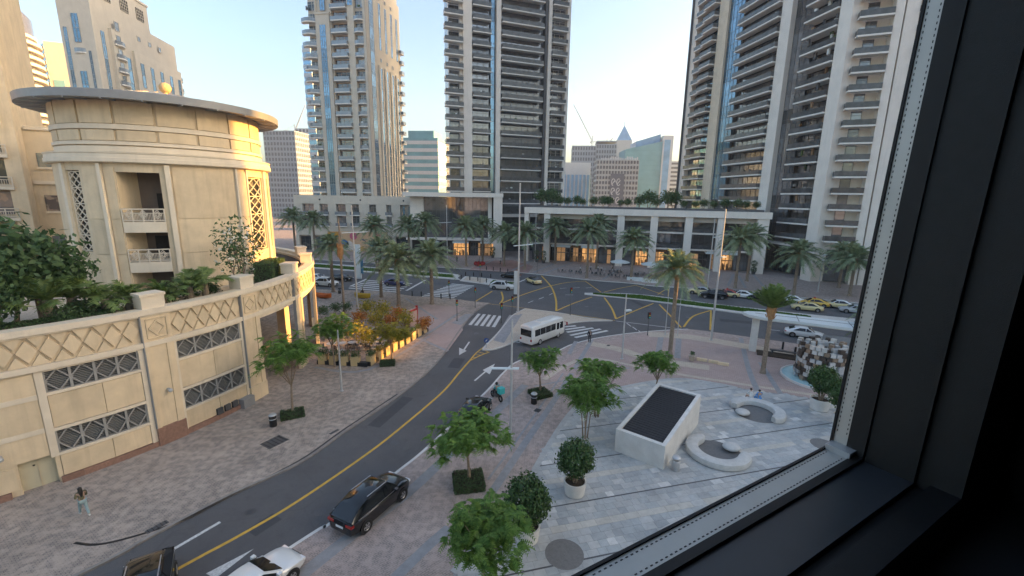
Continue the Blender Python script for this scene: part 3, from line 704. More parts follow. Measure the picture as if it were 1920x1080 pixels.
# recessed service door
b_ = MB(); arcbox(b_, TC, TR - .62, TR - .5, -41.9, -38.7, 0, 2.05); dr = tpart('door', b_, mat('cream_door', (.55, .5, .36), .5, var=.08, streak=.2))
b_ = MB(); arcbox(b_, TC, TR - .5, TR - .44, -40.25, -40.2, 0, 2.0, 1); arcbox(b_, TC, TR - .5, TR - .42, -40.7, -40.5, 1.55, 1.62, 0); b_.v = [(v[0] - TC[0], v[1] - TC[1], v[2]) for v in b_.v]
build('handle', b_, [M['black'], M['stone']], dr)
b_ = MB(); arcbox(b_, TC, TR - .5, TR - .12, -42.0, -41.9, 0, 2.05); arcbox(b_, TC, TR - .5, TR - .12, -38.7, -38.6, 0, 2.05); arcbox(b_, TC, TR - 1.3, TR - .62, -43, -38, 0, 2.2); tpart('door_reveal', b_, M['stone'])
# wall lamps and low vents
for t, z in ((-26.0, 4.1), (-43.0, 2.9)):
    b_ = MB(); p = Vector(cp(TC, TR + .06, t, z)); q = Vector(cp(TC, TR + .4, t, z - .05)); b_.tube(p, q, .09, .14, 10); b_.ball(q, .15, .15, .13); tpart('wall_lamp', b_, M['steel'], smooth=40)
for t in (-19.4, -18.0, -16.6): 
    b_ = MB(); arcbox(b_, TC, TR - .12, TR + .12, t, t + 1.0, .5, 1.0); tpart('vent_cover', b_, M['dgrey'])
b_ = MB(); arcbox(b_, TC, TR - .1, TR + .5, -15.2, -12.9, 0, .9); tpart('service_box', b_, M['grey'])
# porte-cochere opening: soffit, inner wall, columns
b_ = MB(); arcbox(b_, TC, TR - 9, TR - .12, -9, 75, 7.1, 7.5); tpart('soffit', b_, M['stonelight'])
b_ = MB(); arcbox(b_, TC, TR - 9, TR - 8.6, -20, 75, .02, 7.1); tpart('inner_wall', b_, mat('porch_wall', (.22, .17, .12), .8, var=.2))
b_ = MB()
for t in (-4.5, 8, 16, 24): arcbox(b_, TC, TR - 8.6, TR - 8.5, t, t + 5, 0.1, 4.2)
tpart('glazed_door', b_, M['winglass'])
b_ = MB(); arcbox(b_, TC, TR - 9, TR - 1.2, -8.9, -8.6, 0, 7.5); tpart('side_wall', b_, M['stone'])
for t, r in ((-5.6, TR - 2.6), (11, TR - 2.6)):
    b_ = MB(); c_ = cp(TC, r, t, 0); b_.box(c_[0] - .45, c_[0] + .45, c_[1] - .45, c_[1] + .45, 0, 7.1); b_.box(c_[0] - .55, c_[0] + .55, c_[1] - .55, c_[1] + .55, 0, .9); tpart('column', b_, M['stone2'])
b_ = MB(); arcbox(b_, TC, TR - 24, TR - .7, -75, 75, 9.0, 9.05); arcbox(b_, TC, TR - .75, TR - .68, -75, 75, 9.0, 9.72); tpart('terrace_floor', b_, M['sand'])
b_ = MB(); arcbox(b_, TC, 0.5, TR - 9.1, -75, 75, 7.6, 9.0); tpart('deck_slab', b_, M['stone'])
b_ = MB(); arcbox(b_, TC, TR - 3.2, TR - 2.9, -70, -4, 9.05, 9.9); arcbox(b_, TC, TR - 3.2, TR - 2.9, 8, 60, 9.05, 9.6); tpart('planter_kerb', b_, M['stonelight'])
b_ = MB(); arcbox(b_, TC, TR - 2.9, TR - .76, -70, 60, 9.05, 9.5); tpart('planting_bed', b_, M['earth'])

# ---- the rotunda
RC = (-34.5, 45.4); RR = 8.36
rot = thing('rotunda', 'round sandstone rotunda with flat disc canopy roof, lattice windows and balconies', 'building', (RC[0], RC[1], 9.05))
def rpart(name, mb, mats, parent=None, smooth=None):
    mb.v = [(v[0] - RC[0], v[1] - RC[1], v[2] - 9.05) for v in mb.v]
    return build(name, mb, mats, parent or rot, smooth=smooth)
mb = MB(); Z0, Z1 = 9.05, 20.25
def rw(t0, t1, z0=Z0, z1=Z1, r0=RR - .5, r1=RR, m=0, b=None): return arcbox(b or mb, RC, r0, r1, t0, t1, z0, z1, m, 4.)
for t0, t1 in ((30, 250), (-99.5, -79), (-58.5, -9.2), (9.6, 14.2), (-110, -110)): 
    if t1 > t0: rw(t0, t1)
for t0, t1, z0, z1 in ((-110, -99.5, 12.8, 19.6), (-9.2, 9.6, 12.2, 19.5), (14.2, 30, 12.2, 19.5), (-79, -58.5, 10.9, 19.5)):
    rw(t0, t1, z1, Z1); 
    if z0 > 11.5: rw(t0, t1, Z0, z0)
rpart('drum_wall', mb, M['stone'])
# smooth panels between ribs
for t0, t1 in ((-97, -88), (-84.6, -79.6), (-52.5, -19.0), (-17.2, -10.2)):
    for z0, z1 in ((9.3, 12.6), (12.66, 15.6), (15.66, 19.9)):
        b_ = MB(); rw(t0, t1, z0, z1, RR - .05, RR + .07 if t0 != -17.2 else RR + .12, 0, b_); rpart('panel', b_, M['stone2'])
for t0, t1, o in ((-87.2, -85.4, .28), (-55.8, -53.4, .28), (-18.7, -17.6, .3), (-113.5, -110.4, .2), (-10.2, -9.2, .22), (10, 13.8, .2), (30, 33, .2)):
    b_ = MB(); rw(t0, t1, Z0, Z1 - .1, RR - .1, RR + o, 0, b_); rpart('rib', b_, M['stonelight'])
# balcony bay
b_ = MB(); rw(-80, -57.5, 9.05, 20.2, RR - 3.0, RR - 2.8, 0, b_); rpart('recess_wall', b_, mat('recess_brown', (.17, .13, .105), .9, var=.1))  # recess wall is coloured darker than the drum
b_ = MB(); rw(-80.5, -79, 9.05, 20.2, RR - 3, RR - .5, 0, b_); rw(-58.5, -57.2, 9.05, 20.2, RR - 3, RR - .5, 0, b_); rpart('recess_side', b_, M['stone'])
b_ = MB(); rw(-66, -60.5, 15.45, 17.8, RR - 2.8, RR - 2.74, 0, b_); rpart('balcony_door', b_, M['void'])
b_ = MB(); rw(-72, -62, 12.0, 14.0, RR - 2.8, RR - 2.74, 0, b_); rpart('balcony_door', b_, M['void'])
for z in (15.4, 11.95):
    b_ = MB(); rw(-79, -58.5, z - .9, z, RR - 2.9, RR + .1, 0, b_); bal = rpart('balcony', b_, M['stonelight'])
    b_ = MB(); r = RR + .05
    up = (cos(radians(-69)), sin(radians(-69)), 0)
    def Q(t, zz): return cp(RC, r, t, zz)
    for zz, w in ((z + 1.08, .09), (z + .12, .06), (z + .74, .05)):
        for i in range(6): b_.bar(Q(-78.8 + 3.34 * i, zz), Q(-78.8 + 3.34 * (i + 1), zz), w, w, 0, up)
    for i in range(29): 
        t = -78.8 + 20.04 * i / 28
        if i % 7 == 0: b_.bar(Q(t, z), Q(t, z + 1.1), .08, .08, 0, up)
        else: b_.bar(Q(t, z + .12), Q(t, z + .74), .028, .03, 0, up)
    for k in range(3):
        tm = -78.8 + 20.04 * (k + .5) / 3 if True else 0; zz = z + .62
        for s_ in (.22, .38):
            cr = [(tm - s_ * 5, zz), (tm, zz - s_), (tm + s_ * 5, zz), (tm, zz + s_)]
            for i in range(4): b_.bar(Q(*cr[i]), Q(*cr[(i + 1) % 4]), .04, .04, 0, up)
    b_.v = [(v[0] - RC[0], v[1] - RC[1], v[2] - 9.05) for v in b_.v]
    build('railing', b_, M['cream'], bal)
# lattice windows
def lattice(t0, t1, z0, z1, nz):
    g_ = MB(); rw(t0 - .3, t1 + .3, z0 - .1, z1 + .1, RR - .5, RR - .42, 0, g_); win = rpart('lattice_window', g_, M['winglass'])
    b_ = MB(); r = RR - .2; tm = (t0 + t1) / 2; up = (cos(radians(tm)), sin(radians(tm)), 0)
    def Q(t, zz): return cp(RC, r, t, zz)
    h = (z1 - z0) / nz
    for t in (t0, tm, t1): 
        if t != tm: b_.bar(Q(t, z0), Q(t, z1), .1, .12, 0, up)
    for i in range(nz + 1): b_.bar(Q(t0, z0 + h * i), Q(t1, z0 + h * i), .07, .1, 0, up)
    for i in range(nz):
        a, c_ = z0 + h * i, z0 + h * (i + 1); zm = (a + c_) / 2
        for p, q in (((t0, a), (t1, c_)), ((t1, a), (t0, c_)), ((t0, zm), (tm, c_)), ((tm, c_), (t1, zm)), ((t1, zm), (tm, a)), ((tm, a), (t0, zm))): b_.bar(Q(*p), Q(*q), .06, .07, 0, up)
    b_.v = [(v[0] - RC[0], v[1] - RC[1], v[2] - 9.05) for v in b_.v]
    build('lattice', b_, M['stonelight'], win)
lattice(-109.6, -99.8, 12.9, 19.5, 5); lattice(-8.8, 9.2, 12.3, 19.4, 4); lattice(14.6, 29.6, 12.3, 19.4, 4)
# cornice, banded upper drum, disc canopy, dome and ball
b_ = MB(); b_.lathe([(8.3, 20.2), (8.8, 20.24), (8.86, 20.3), (8.86, 20.6), (8.8, 20.62), (8.78, 20.95), (8.84, 20.98), (8.84, 21.05), (8.0, 21.1)], 72, RC, caps=False); rpart('cornice', b_, M['stonelight'], smooth=25)
b_ = MB(); b_.lathe([(7.9, 21.0), (7.9, 25.3)], 72, RC, caps=False); rpart('upper_drum', b_, M['stone'], smooth=40)
for z0, z1, o in ((21.1, 21.6, .05), (21.66, 21.98, .12), (22.9, 23.32, .12)):
    b_ = MB(); b_.lathe([(7.9, z0), (8.02 + o, z0 + .02), (8.02 + o, z1 - .02), (7.9, z1)], 72, RC, caps=False); rpart('band', b_, M['stonelight'], smooth=25)
for z0, z1 in ((22.02, 22.86), (23.36, 25.1)):
    for i in range(18):
        t0 = i * 20 + 3
        b_ = MB(); arcbox(b_, RC, 7.85, 8.04, t0 + .8, t0 + 19.2, z0, z1, 0, 4.); rpart('panel', b_, M['stone2'])
b_ = MB(); b_.lathe([(7.6, 25.28), (9.75, 25.0), (9.95, 25.02), (9.98, 25.62), (9.7, 25.68)], 80, RC, caps=False); dsc = rpart('disc_canopy', b_, M['disc'], smooth=30)
b_ = MB(); b_.lathe([(9.7, 25.68), (7.0, 25.9), (4.2, 26.6), (1.5, 27.1), (.01, 27.2)], 48, RC, caps=False); rpart('dome_roof', b_, mat('dome_lead', (.44, .42, .39), .5, .2, var=.06), smooth=60)
b_ = MB()
for i in range(24):
    a = 360 * i / 24; b_.bar(cp(RC, 7.9, a, 25.16), cp(RC, 9.9, a, 24.98), .09, .12)
b_.v = [(v[0] - RC[0], v[1] - RC[1], v[2] - 9.05) for v in b_.v]
build('canopy_rib', b_, M['discunder'], dsc)
b_ = MB()
for i in range(12):
    a = 30 * i
    for r0, z0, r1, z1 in ((9.6, 25.72, 7, 25.95), (7, 25.95, 4.2, 26.65), (4.2, 26.65, 1.5, 27.15)): b_.bar(cp(RC, r0, a, z0), cp(RC, r1, a, z1), .06, .06)
rpart('dome_seam', b_, M['stonelight'])
b_ = MB(); b_.ball((RC[0] + 1.2, RC[1] - .9, 27.6), .5, .5, .48, 20, 12); b_.tube((RC[0] + 1.2, RC[1] - .9, 26.9), (RC[0] + 1.2, RC[1] - .9, 27.3), .25, .2); rpart('finial_ball', b_, mat('ochre_stone', (.6, .42, .22), .7, var=.06), smooth=40)

# ---- hotel wing behind the rotunda, at the picture's left edge
def wing_part(par, name, mb, mats): return build(name, mb, mats, par)
WX = (-53.23, 50.00, 21.14)
wa = radians(35)
wing = thing('hotel_wing', 'beige hotel wing with stacked balconies behind the rotunda', 'building', (-53.5, 52.4, 0), wa)
mb = MB(); mb.box(-22, -3.2, 2.0, 16, 0, 46); mb.box(-3.2, 9, 3.0, 16, 0, 25); mb.box(9, 16, 4.0, 16, 0, 27.5); wing_part(wing, 'wall', mb, M['stone'])
for x0, x1 in ((-3.7, -2.4), (-8.6, -7.6), (-13.8, -12.6), (-19, -17.8)):
    mb = MB(); mb.box(x0, x1, -.4, 2.0, 0, 46); wing_part(wing, 'pier', mb, M['stone2'])
wm = MB(); wm.box(0, 4.0, 1.93, 1.99, .3, 2.9, 0); wm.box(-.0, .1, 1.85, 1.95, .2, 2.95, 1); wm.box(1.95, 2.05, 1.85, 1.95, .2, 2.95, 1); wm.box(3.9, 4.0, 1.85, 1.95, .2, 2.95, 1)
wme = wm.mesh('window', [M['winglass'], M['stonelight']])
bm_ = MB(); bm_.box(0, 4.2, -.7, 2.0, -.35, .0, 0); bme = bm_.mesh('balcony', [M['stonelight']])
rm_ = MB()
for z, w in ((1.02, .05), (.12, .04), (.72, .03)): rm_.box(0, 4.2, -.66, -.6, z - w, z + w)
for i in range(22): rm_.box(.1 + i * .19, .13 + i * .19, -.65, -.61, .1, .72)
for i in range(5): rm_.box(i * 1.03, i * 1.03 + .08, -.67, -.59, 0, 1.05)
rme = rm_.mesh('railing', [M['cream']])
for x in (-7.5, -12.5, -17.7):
    for k in range(4, 13):
        b_ = put('balcony', bme, wing, (x, 0, k * 3.45 + 1.0)); put('railing', rme, b_); put('window', wme, wing, (x, 0, k * 3.45 + 1.0))
for x, z, w, h in ((-1.8, 15.4, 4.5, 1.9), (3.4, 15.4, 4.2, 1.9), (-1.8, 20.6, 3.6, 1.6), (3.4, 20.6, 4, 1.6), (-1.8, 10, 9, 2.4)):
    mb = MB(); mb.box(x, x + w, 2.93, 3.1, z, z + h, 0); mb.box(x - .1, x + w + .1, 2.8, 3.05, z - .25, z - .003, 1); mb.box(x + w / 2 - .05, x + w / 2 + .05, 2.9, 3.0, z, z + h, 1); wing_part(wing, 'window', mb, [M['winglass'], M['stonelight']])
for z in (18.6, 24.8):
    mb = MB(); mb.box(-2.4, 9.2, 2.75, 3.0, z, z + .4); wing_part(wing, 'band', mb, M['stonelight'])

# ================================================================== towers
def balc_mesh(w, d, t, rh, ms, mr, solid=False):
    b = MB(); b.box(0, w, -d, .5, -t, 0, 0)
    if rh:
        b.box(.03, w - .03, -d + .03, -d + .09, 0.0, rh, 1); b.box(.03, .09, -d + .09, .3, 0, rh, 1); b.box(w - .09, w - .03, -d + .09, .3, 0, rh, 1)
        b.box(0, w, -d + .02, -d + .1, rh, rh + .05, 1)
    return b.mesh('balcony', [ms, mr])
def bay_mesh(w, d, t, rh, ms, mr):
    """curved belly balcony"""
    b = MB(); n = 7; pts = [(w * i / n, -d * (.45 + .55 * sin(pi * i / n))) for i in range(n + 1)]
    b.prism(pts + [(w, .4), (0, .4)], -t, 0, 0)
    for i in range(n):
        (x0, y0), (x1, y1) = pts[i], pts[i + 1]
        b.add([(x0, y0, 0), (x1, y1, 0), (x1, y1, rh), (x0, y0, rh), (x0, y0 + .08, rh), (x1, y1 + .08, rh), (x1, y1 + .08, 0), (x0, y0 + .08, 0)], [(0, 1, 2, 3), (3, 2, 5, 4), (4, 5, 6, 7)], 1)
    return b.mesh('balcony', [ms, mr])
def win_mesh(w, h, n, mg, mf, y=.75, fr=.09, door=True):
    b = MB(); b.box(0, w, y, y + .06, 0, h, 0)
    for i in range(n + 1):
        x = w * i / n; b.box(max(0, x - fr / 2), min(w, x + fr / 2), y - .07, y - .001, 0, h, 1)
    for z in (.0, h - fr): b.box(fr / 2, w - fr / 2, y - .06, y - .002, z, z + fr, 1)
    if door: b.box(fr / 2, w - fr / 2, y - .055, y - .003, h * .72, h * .72 + .06, 1)
    return b.mesh('window', [mg, mf])
def curtain_mesh(w, h, n, mg, mf, y=.0):
    b = MB(); b.box(0, w, y, y + .05, 0, h - .01, 0)
    for i in range(n + 1):
        x = w * i / n; b.box(max(0, x - .05), min(w, x + .05), y - .06, y - .001, 0, h - .01, 1)
    b.box(0.05, w - .05, y - .05, y - .002, 0, .12, 1); b.box(.05, w - .05, y - .05, y - .002, h * .3, h * .3 + .06, 1)
    return b.mesh('glass_panel', [mg, mf])
def boxmesh(name, x0, x1, y0, y1, z0, z1, m):
    b = MB(); b.box(x0, x1, y0, y1, z0, z1); return b.mesh(name, m)
class Side:
    """a face of a building: x runs along it from left to right, -y points out"""
    def __init__(s, root, ox, oy, rz): s.r, s.o, s.a = root, (ox, oy), rz
    def put(s, name, me, x, z, y=0., parent=None):
        return put(name, me, s.r, (s.o[0] + cos(s.a) * x - sin(s.a) * y, s.o[1] + sin(s.a) * x + cos(s.a) * y, z), s.a)
    def solid(s, name, x0, x1, y0, y1, z0, z1, m):
        return s.put(name, boxmesh(name, 0, x1 - x0, y0, y1, z0, z1, m), x0, 0)
    def stack(s, name, me, x, z0, fh, n, skip=()):
        for k in range(n):
            if k not in skip: s.put(name, me, x, z0 + k * fh)
def building(name, label, o, rz, cat='building', group=None): return thing(name, label, cat, (o[0], o[1], 0), rz, group)

# ---- beige apartment tower left of centre (with podium)
T1 = building('apartment_tower', 'beige stone apartment tower with stacked grey balconies and tall blue glass strips', (-66.7, 153.3), radians(-10.0), 'tower')
W, D, FH = 20., 25., 3.5
mb = MB(); mb.box(0.3, W - .3, .8, D - .3, 0, 97); build('core_wall', mb, M['tstone'], T1)
F = Side(T1, 0, 0, 0); Rr = Side(T1, W, 0, pi / 2); Lf = Side(T1, 0, D, -pi / 2)
NF = 23; ZB = 15.2
F.solid('pier', 3.6, 8.4, -.9, .85, 0, 73, M['tstone']); F.solid('pier', 14.2, 16.4, -.3, .85, 0, 97, M['tstone2']); F.solid('pier', 19.4, W + .2, -.3, .85, 0, 97, M['tstone'])
F.solid('pier', 3.2, 3.6, -.3, .85, 0, 97, M['tstone']); F.solid('pier', 3.6, 8.4, .2, .85, 73, 97, M['tstone2'])
F.solid('pier', 8.4, 8.8, -.2, .85, 0, 97, M['tstone'])
F.solid('coping', 3.4, 8.6, -1.1, .6, 73, 73.6, M['tstone2'])
cm = curtain_mesh(2.0, FH, 3, M['glassblue'], M['grey'], -.93); F.stack('glass_panel', cm, 5.0, 14, FH, 16)
bA = bay_mesh(4.8, 1.7, .35, 1.0, M['slab'], M['railb']); bB = balc_mesh(5.3, 1.2, .35, 1.0, M['slab'], M['railb']); bC = bay_mesh(3.0, 1.0, .35, 1.0, M['slab'], M['railb'])
wA = win_mesh(2.9, 2.7, 2, M['winglass'], M['tstone']); wB = win_mesh(5.4, 2.75, 3, M['winglass'], mat('salmon_frame', (.38, .24, .17), .7, var=.1)); wC = win_mesh(3.0, 2.7, 2, M['winglass'], M['tstone'])
F.stack('balcony', bA, -1.4, ZB, FH, 17); F.stack('window', wA, .3, ZB + .02, FH, NF)
F.stack('balcony', bB, 8.85, ZB, FH, NF, ()); F.stack('window', wB, 8.8, ZB + .02, FH, NF)
F.stack('balcony', bC, 16.4, ZB, FH, 17); F.stack('window', wC, 16.4, ZB + .02, FH, NF)
cs = curtain_mesh(1.7, FH, 2, M['glassblue'], M['grey'], -.32); F.stack('glass_panel', cs, 14.45, 14 + FH * 17.5, FH, 6); F.stack('glass_panel', cs, 5.1, 74.2, FH, 6)
Rr.solid('side_wall', 0, D, -.3, .3, 0, 84, M['tstone']); Rr.solid('side_wall', .0, D - 8, -.25, .3, 84, 97, M['tstone'])
c2 = curtain_mesh(2.6, FH, 3, M['glassblue'], M['grey'], -.34); Rr.stack('glass_panel', c2, 2.2, 14, FH, 19)
c3 = curtain_mesh(1.3, FH, 1, M['glassblue'], M['grey'], -.34)
for x in (8.6, 13.0, 17.4, 21.6): 
    Rr.stack('glass_panel', c3, x, 14, FH, 13); Rr.stack('glass_panel', c3, x, 14 + FH * 14.6, FH, 4)
    Rr.solid('mullion_pier', x - 1.6, x - .7, -.75, -.3, 0, 60, M['tstone2'])
sq = win_mesh(1.2, 1.3, 1, M['winglass'], M['tstone2'], -.36, .1, False); 
for x in (8.7, 13.1, 17.5): Rr.put('window', sq, x, 61.3); Rr.put('window', sq, x, 80.2)
bR = balc_mesh(2.4, 1.3, .3, .9, M['slab'], M['railb']); bk = Side(T1, W, D, pi)
Rr.stack('balcony', bR, D - 1.2, 16, FH, 16)
# podium of that tower
P1_ = building('podium_building', 'low beige podium with balconies and a colourful hoarding below the apartment tower', (-69, 140), 0)
mb = MB(); mb.box(0.2, 38.5, .9, 12.6, 0, 17.2); build('core_wall', mb, M['tstone'], P1_)
PF = Side(P1_, 0, 0, 0)
PF.solid('front_wall', 0, 38.5, -.25, .9, 14.9, 17.5, M['tstone2']); PF.solid('front_wall', 0, 38.5, -.25, .9, 5.0, 8.0, M['tstone2'])
xs = [0, 2.6, 6.2, 8.0, 10.6, 13.2, 16.2, 17.9, 20.4, 23.6, 25.8, 29.0, 30.6, 33.4, 38.5]
for i, (a, b) in enumerate(zip(xs, xs[1:])):
    if i % 2 == 0: PF.solid('pier', a, b, -.2, .9, 8.0, 14.9, M['tstone2'] if i % 4 else M['tstone'])
for a, w in ((2.6, 3.6), (8.0, 2.6), (13.2, 3.0), (17.9, 2.5), (23.6, 2.2), (29.0, 1.6)):
    wm_ = win_mesh(w, 3.2, 2, M['winglass'], M['grey'])
    bm2 = balc_mesh(w + .5, .9, .3, .9, M['slab'], M['railb'])
    for z in (8.1, 11.6): PF.put('window', wm_, a, z); PF.put('balcony', bm2, a - .25, z)
for x in (34.2, 35.9, 37.2): PF.put('glass_panel', curtain_mesh(.7, 6, 1, M['glassblue'], M['grey'], -.26), x, 8.5)
for x in (-.2, 4.6, 9.6, 24, 30.5, 37.4):
    PF.solid('column', x, x + 1.1, -.3, .9, 0, 5.0, M['tstone2'])
sh_ = win_mesh(4, 4.4, 3, M['winglass'], M['dgrey'])
for x in (.9, 5.6, 25, 31.5): PF.put('shop_window', sh_, x, .2)
for x in (8.2, 21, 34.5):
    mb = MB(); mb.ball((0, 0, 0), .28, .1, .28, 10, 6); PF.put('round_vent', mb.mesh('round_vent', M['black']), x, 16.2, -.26)
# painted hoarding in front of it
hd = thing('mural_hoarding', 'hoarding painted orange, pink and blue in front of the beige podium', 'hoarding', (-58.6, 138.6, 0), 0)
mb = MB(); mb.box(0, 19, 0, .2, .2, 6.4); build('board', mb, mat('peach_board', (.62, .40, .24), .7, var=.08), hd)
for x in (0.3, 6.3, 12.4, 18.5):
    mb = MB(); mb.box(x, x + .25, .2, .5, 0, 6.3); build('post', mb, M['grey'], hd)
def blob(c, pts, nm):
    b = MB(); n = len(pts); b.add([(p[0], -.012, p[1]) for p in pts], [tuple(range(n))]); build(nm, b, mat(nm + '_paint', c, .7, var=.05), hd)
def circ(x, z, r, n=14): return [(x + r * cos(2 * pi * i / n), z + r * sin(2 * pi * i / n)) for i in range(n)]
blob((.55, .28, .05), [(.2, 4.2), (3, 3.6), (4.2, 6.2), (.2, 6.2)], 'orange_shape'); blob((.10, .20, .36), circ(5.2, 2.4, 1.4), 'blue_shape'); blob((.55, .12, .20), circ(8.2, 5.0, 1.2), 'pink_shape')
blob((.60, .55, .5), [(3.2, .4), (10, .5), (9, 2.2), (6.8, 3.6), (3.6, .9)], 'cream_shape'); blob((.62, .2, .2), circ(16.3, 5.2, 1.0), 'coral_shape'); blob((.10, .25, .3), [(12, 2.8), (14.6, 1.2), (14.2, 3.6)], 'teal_shape'); blob((.6, .36, .1), [(9, .4), (12, .4), (11, 2)], 'ochre_shape')
blob((.12, .12, .16), [(.4, 1), (1.2, 1.2), (.9, 3)], 'dark_leaf_shape'); blob((.12, .12, .16), [(10.6, 3.9), (11.2, 4.3), (12.4, 3.1)], 'dark_leaf_shape')

def shopfront(S, x, w, lit, y0, ztop, zsign, sign_m):
    b = MB(); rr = random.Random(int(x * 7) + 1); n = 4
    for i in range(n):
        m_ = (rr.choice((0, 0, 3, 4)) if lit else rr.choice((4, 4, 4, 3)))
        b.box(w * i / n + .001, w * (i + 1) / n - .001, y0, y0 + .1, .15, ztop, m_)
        if lit:
            for _ in range(3):
                xx = w * i / n + rr.uniform(.1, w / n - .3); b.box(xx, xx + rr.uniform(.15, .35), y0 - .05, y0 - .002, .15, rr.uniform(.6, 2.0), 1)
    for i in range(n + 1): b.box(w * i / n - .06, w * i / n + .06, y0 - .2, y0 - .006, .15, zsign, 1)
    b.box(0, w, y0 - .19, y0 - .008, 2.5, 2.68, 1); b.box(0, w, y0 - .18, y0 + .02, ztop, zsign, 2)
    S.put('shopfront', b.mesh('shopfront', [M['warm'], M['wood'] if lit else M['dgrey'], sign_m, M['warmdim'], M['winglass']]), x, 0)
# ---- glass pavilion with a white portal frame
PV = building('glass_pavilion', 'dark glass retail pavilion inside a white portal frame', (-31.4, 130), radians(1))
mb = MB(); mb.box(.6, 27.2, 4.2, 20, 0, 17.6); build('core_wall', mb, M['void'], PV)
VF = Side(PV, 0, 0, 0)
VF.solid('portal_beam', -.8, 28.4, -.6, 5, 17.7, 18.9, M['white']); VF.solid('portal_column', 25.6, 28.2, -.4, 4.1, 0, 17.7, M['white']); VF.solid('portal_column', 23.9, 25.0, 2.6, 4.1, 5.5, 17.7, M['slab'])
cm = curtain_mesh(2.4, 4.0, 2, M['glassdark'], M['dgrey'], 4.1)
for i in range(8):
    for k in range(3): VF.put('glass_panel', cm, 4.6 + i * 2.42, 5.6 + k * 4.0)
VF.solid('side_panel', .4, 4.5, 3.6, 4.3, 8, 17.7, M['white']); VF.solid('terrace_slab', -.5, 25.5, 1.0, 4.1, 4.9, 5.5, M['white'])
VF.put('planter', boxmesh('planter', 0, 3.2, -.3, .5, 0, .7, M['white']), 1.0, 10.3, 3)
for x, w, lit in ((5, 4, 0), (10.0, 3.2, 0), (13.4, 4.6, 1), (18.6, 3.0, 0), (21.8, 4.2, 1)):
    shopfront(VF, x, w, lit, 3.4, 4.0, 4.9, M['wood'] if lit else M['dgrey'])
def awning(S, x, w, z, y):
    b = MB(); b.box(0, w, -1.8, .3, 0, .16, 0); b.box(0.1, w - .1, -1.85, -1.802, -.28, .14, 0); S.put('awning', b.mesh('awning', M['canopy']), x, z, y)
    b = MB(); rr = random.Random(int(x * 10)); xx = .4
    while xx < w - .5:
        q = rr.uniform(.25, .5); b.box(xx, xx + q * .8, -1.7, -1.62, .16, .16 + rr.uniform(.25, .6)); xx += q
    S.put('rooftop_sign', b.mesh('rooftop_sign', M['canopy']), x, z, y)
for x, w in ((4.8, 4.4), (13.2, 5.0), (21.6, 4.6)): awning(VF, x, w, 4.3, 3.0)

# ---- long podium on the right with white frame
PR = building('retail_podium', 'long white-framed retail podium with dark glass floors and roof garden', (4.4, 123.7), atan2(-16.6, 57.8))
RF = Side(PR, 0, 0, 0)
mb = MB(); mb.box(2, 60.5, 4.5, 30, 0, 15.0); build('core_wall', mb, M['void'], PR)
RF.solid('frame_beam', -1.2, 60.4, -.5, 1.4, 13.6, 15.2, M['white']); RF.solid('roof_slab', -1.2, 60.4, 1.42, 31, 14.5, 15.1, M['white'])
for x, w in ((-1.2, 1.2), (4.4, 1.7), (24.2, 1.8), (32.6, 1.8), (41.0, 1.8), (48.6, 1.4), (57.4, 2.6)): RF.solid('frame_column', x, x + w, -.2, 1.3, 0, 13.6, M['white'])
RF.solid('frame_beam', 4.4, 59, 2.4, 3.4, 12.2, 13.4, M['slab'])
for z in (5.0, 9.2): RF.solid('floor_slab', .2, 57.4, 1.5, 4.5, z, z + .42, M['white'])
gm = curtain_mesh(2.8, 3.5, 2, M['glassdark'], M['dgrey'], 4.35); rl = boxmesh('balustrade', 0, 5.6, 1.6, 1.66, 0, 1.05, M['rail'])
for z in (5.45, 9.65):
    for i in range(20): RF.put('glass_panel', gm, 1.4 + i * 2.82, z)
    for i in range(10): RF.put('balustrade', rl, .8 + i * 5.65, z)
for i, (x, w, lit) in enumerate(((.4, 3.8, 0), (6.3, 5, 0), (11.5, 3.0, 1), (14.8, 4.4, 1), (19.5, 4.4, 0), (26.2, 3, 0), (29.4, 3, 1), (34.6, 2.8, 1), (37.6, 3.2, 0), (43, 4.6, 0), (47.8, 1.2, 0), (50.2, 3.4, 1), (53.8, 3.4, 0))):
    shopfront(RF, x, w, lit, 3.9, 4.0, 4.95, M['wood'] if lit else M['dgrey'])
for x, w in ((6.2, 5.6), (14.6, 5.0), (26.5, 2.4), (46.6, 7.8)): awning(RF, x, w, 4.6, 3.3)
b = MB(); b.box(0, .08, 0, 5, 0, 1.0); 
RF.solid('roof_planter', 0, 59, 1.6, 5.5, 15.1, 15.7, M['dgrey'])

# ---- central dark glass tower
T2 = building('glass_tower', 'dark glass residential tower with thin white balcony slabs, tallest in the centre', (-20.1, 137.5), radians(20), 'tower')
mb = MB(); mb.box(4.9, 39, 1.7, 26, 0, 100); build('core_wall', mb, M['glassdark'], T2); mb = MB(); mb.box(1.2, 4.88, 1.7, 3.4, 0, 100); build('corner_wall', mb, M['slab'], T2)
F = Side(T2, 0, 0, 0); FH = 3.5; NF = 23; ZB = 16.0
for x0, x1, y, m in ((4.9, 7.6, -.5, 'white'), (15.0, 16.4, -.9, 'white'), (31.9, 33.0, -.6, 'white'), (31.0, 31.8, -.2, 'dgrey'), (38.3, 39.5, -.2, 'slab')):
    F.solid('pier', x0, x1, y, 1.7, 0, 100, M[m])
b1 = balc_mesh(5.4, 1.6, .3, 1.05, M['slab'], M['rail']); b2 = balc_mesh(5.6, 1.0, .28, 1.05, M['slab'], M['rail']); b3 = balc_mesh(13.6, 1.6, .3, 1.05, M['slab'], M['rail']); b4 = balc_mesh(5.2, 1.4, .3, 1.05, M['slab'], M['rail'])
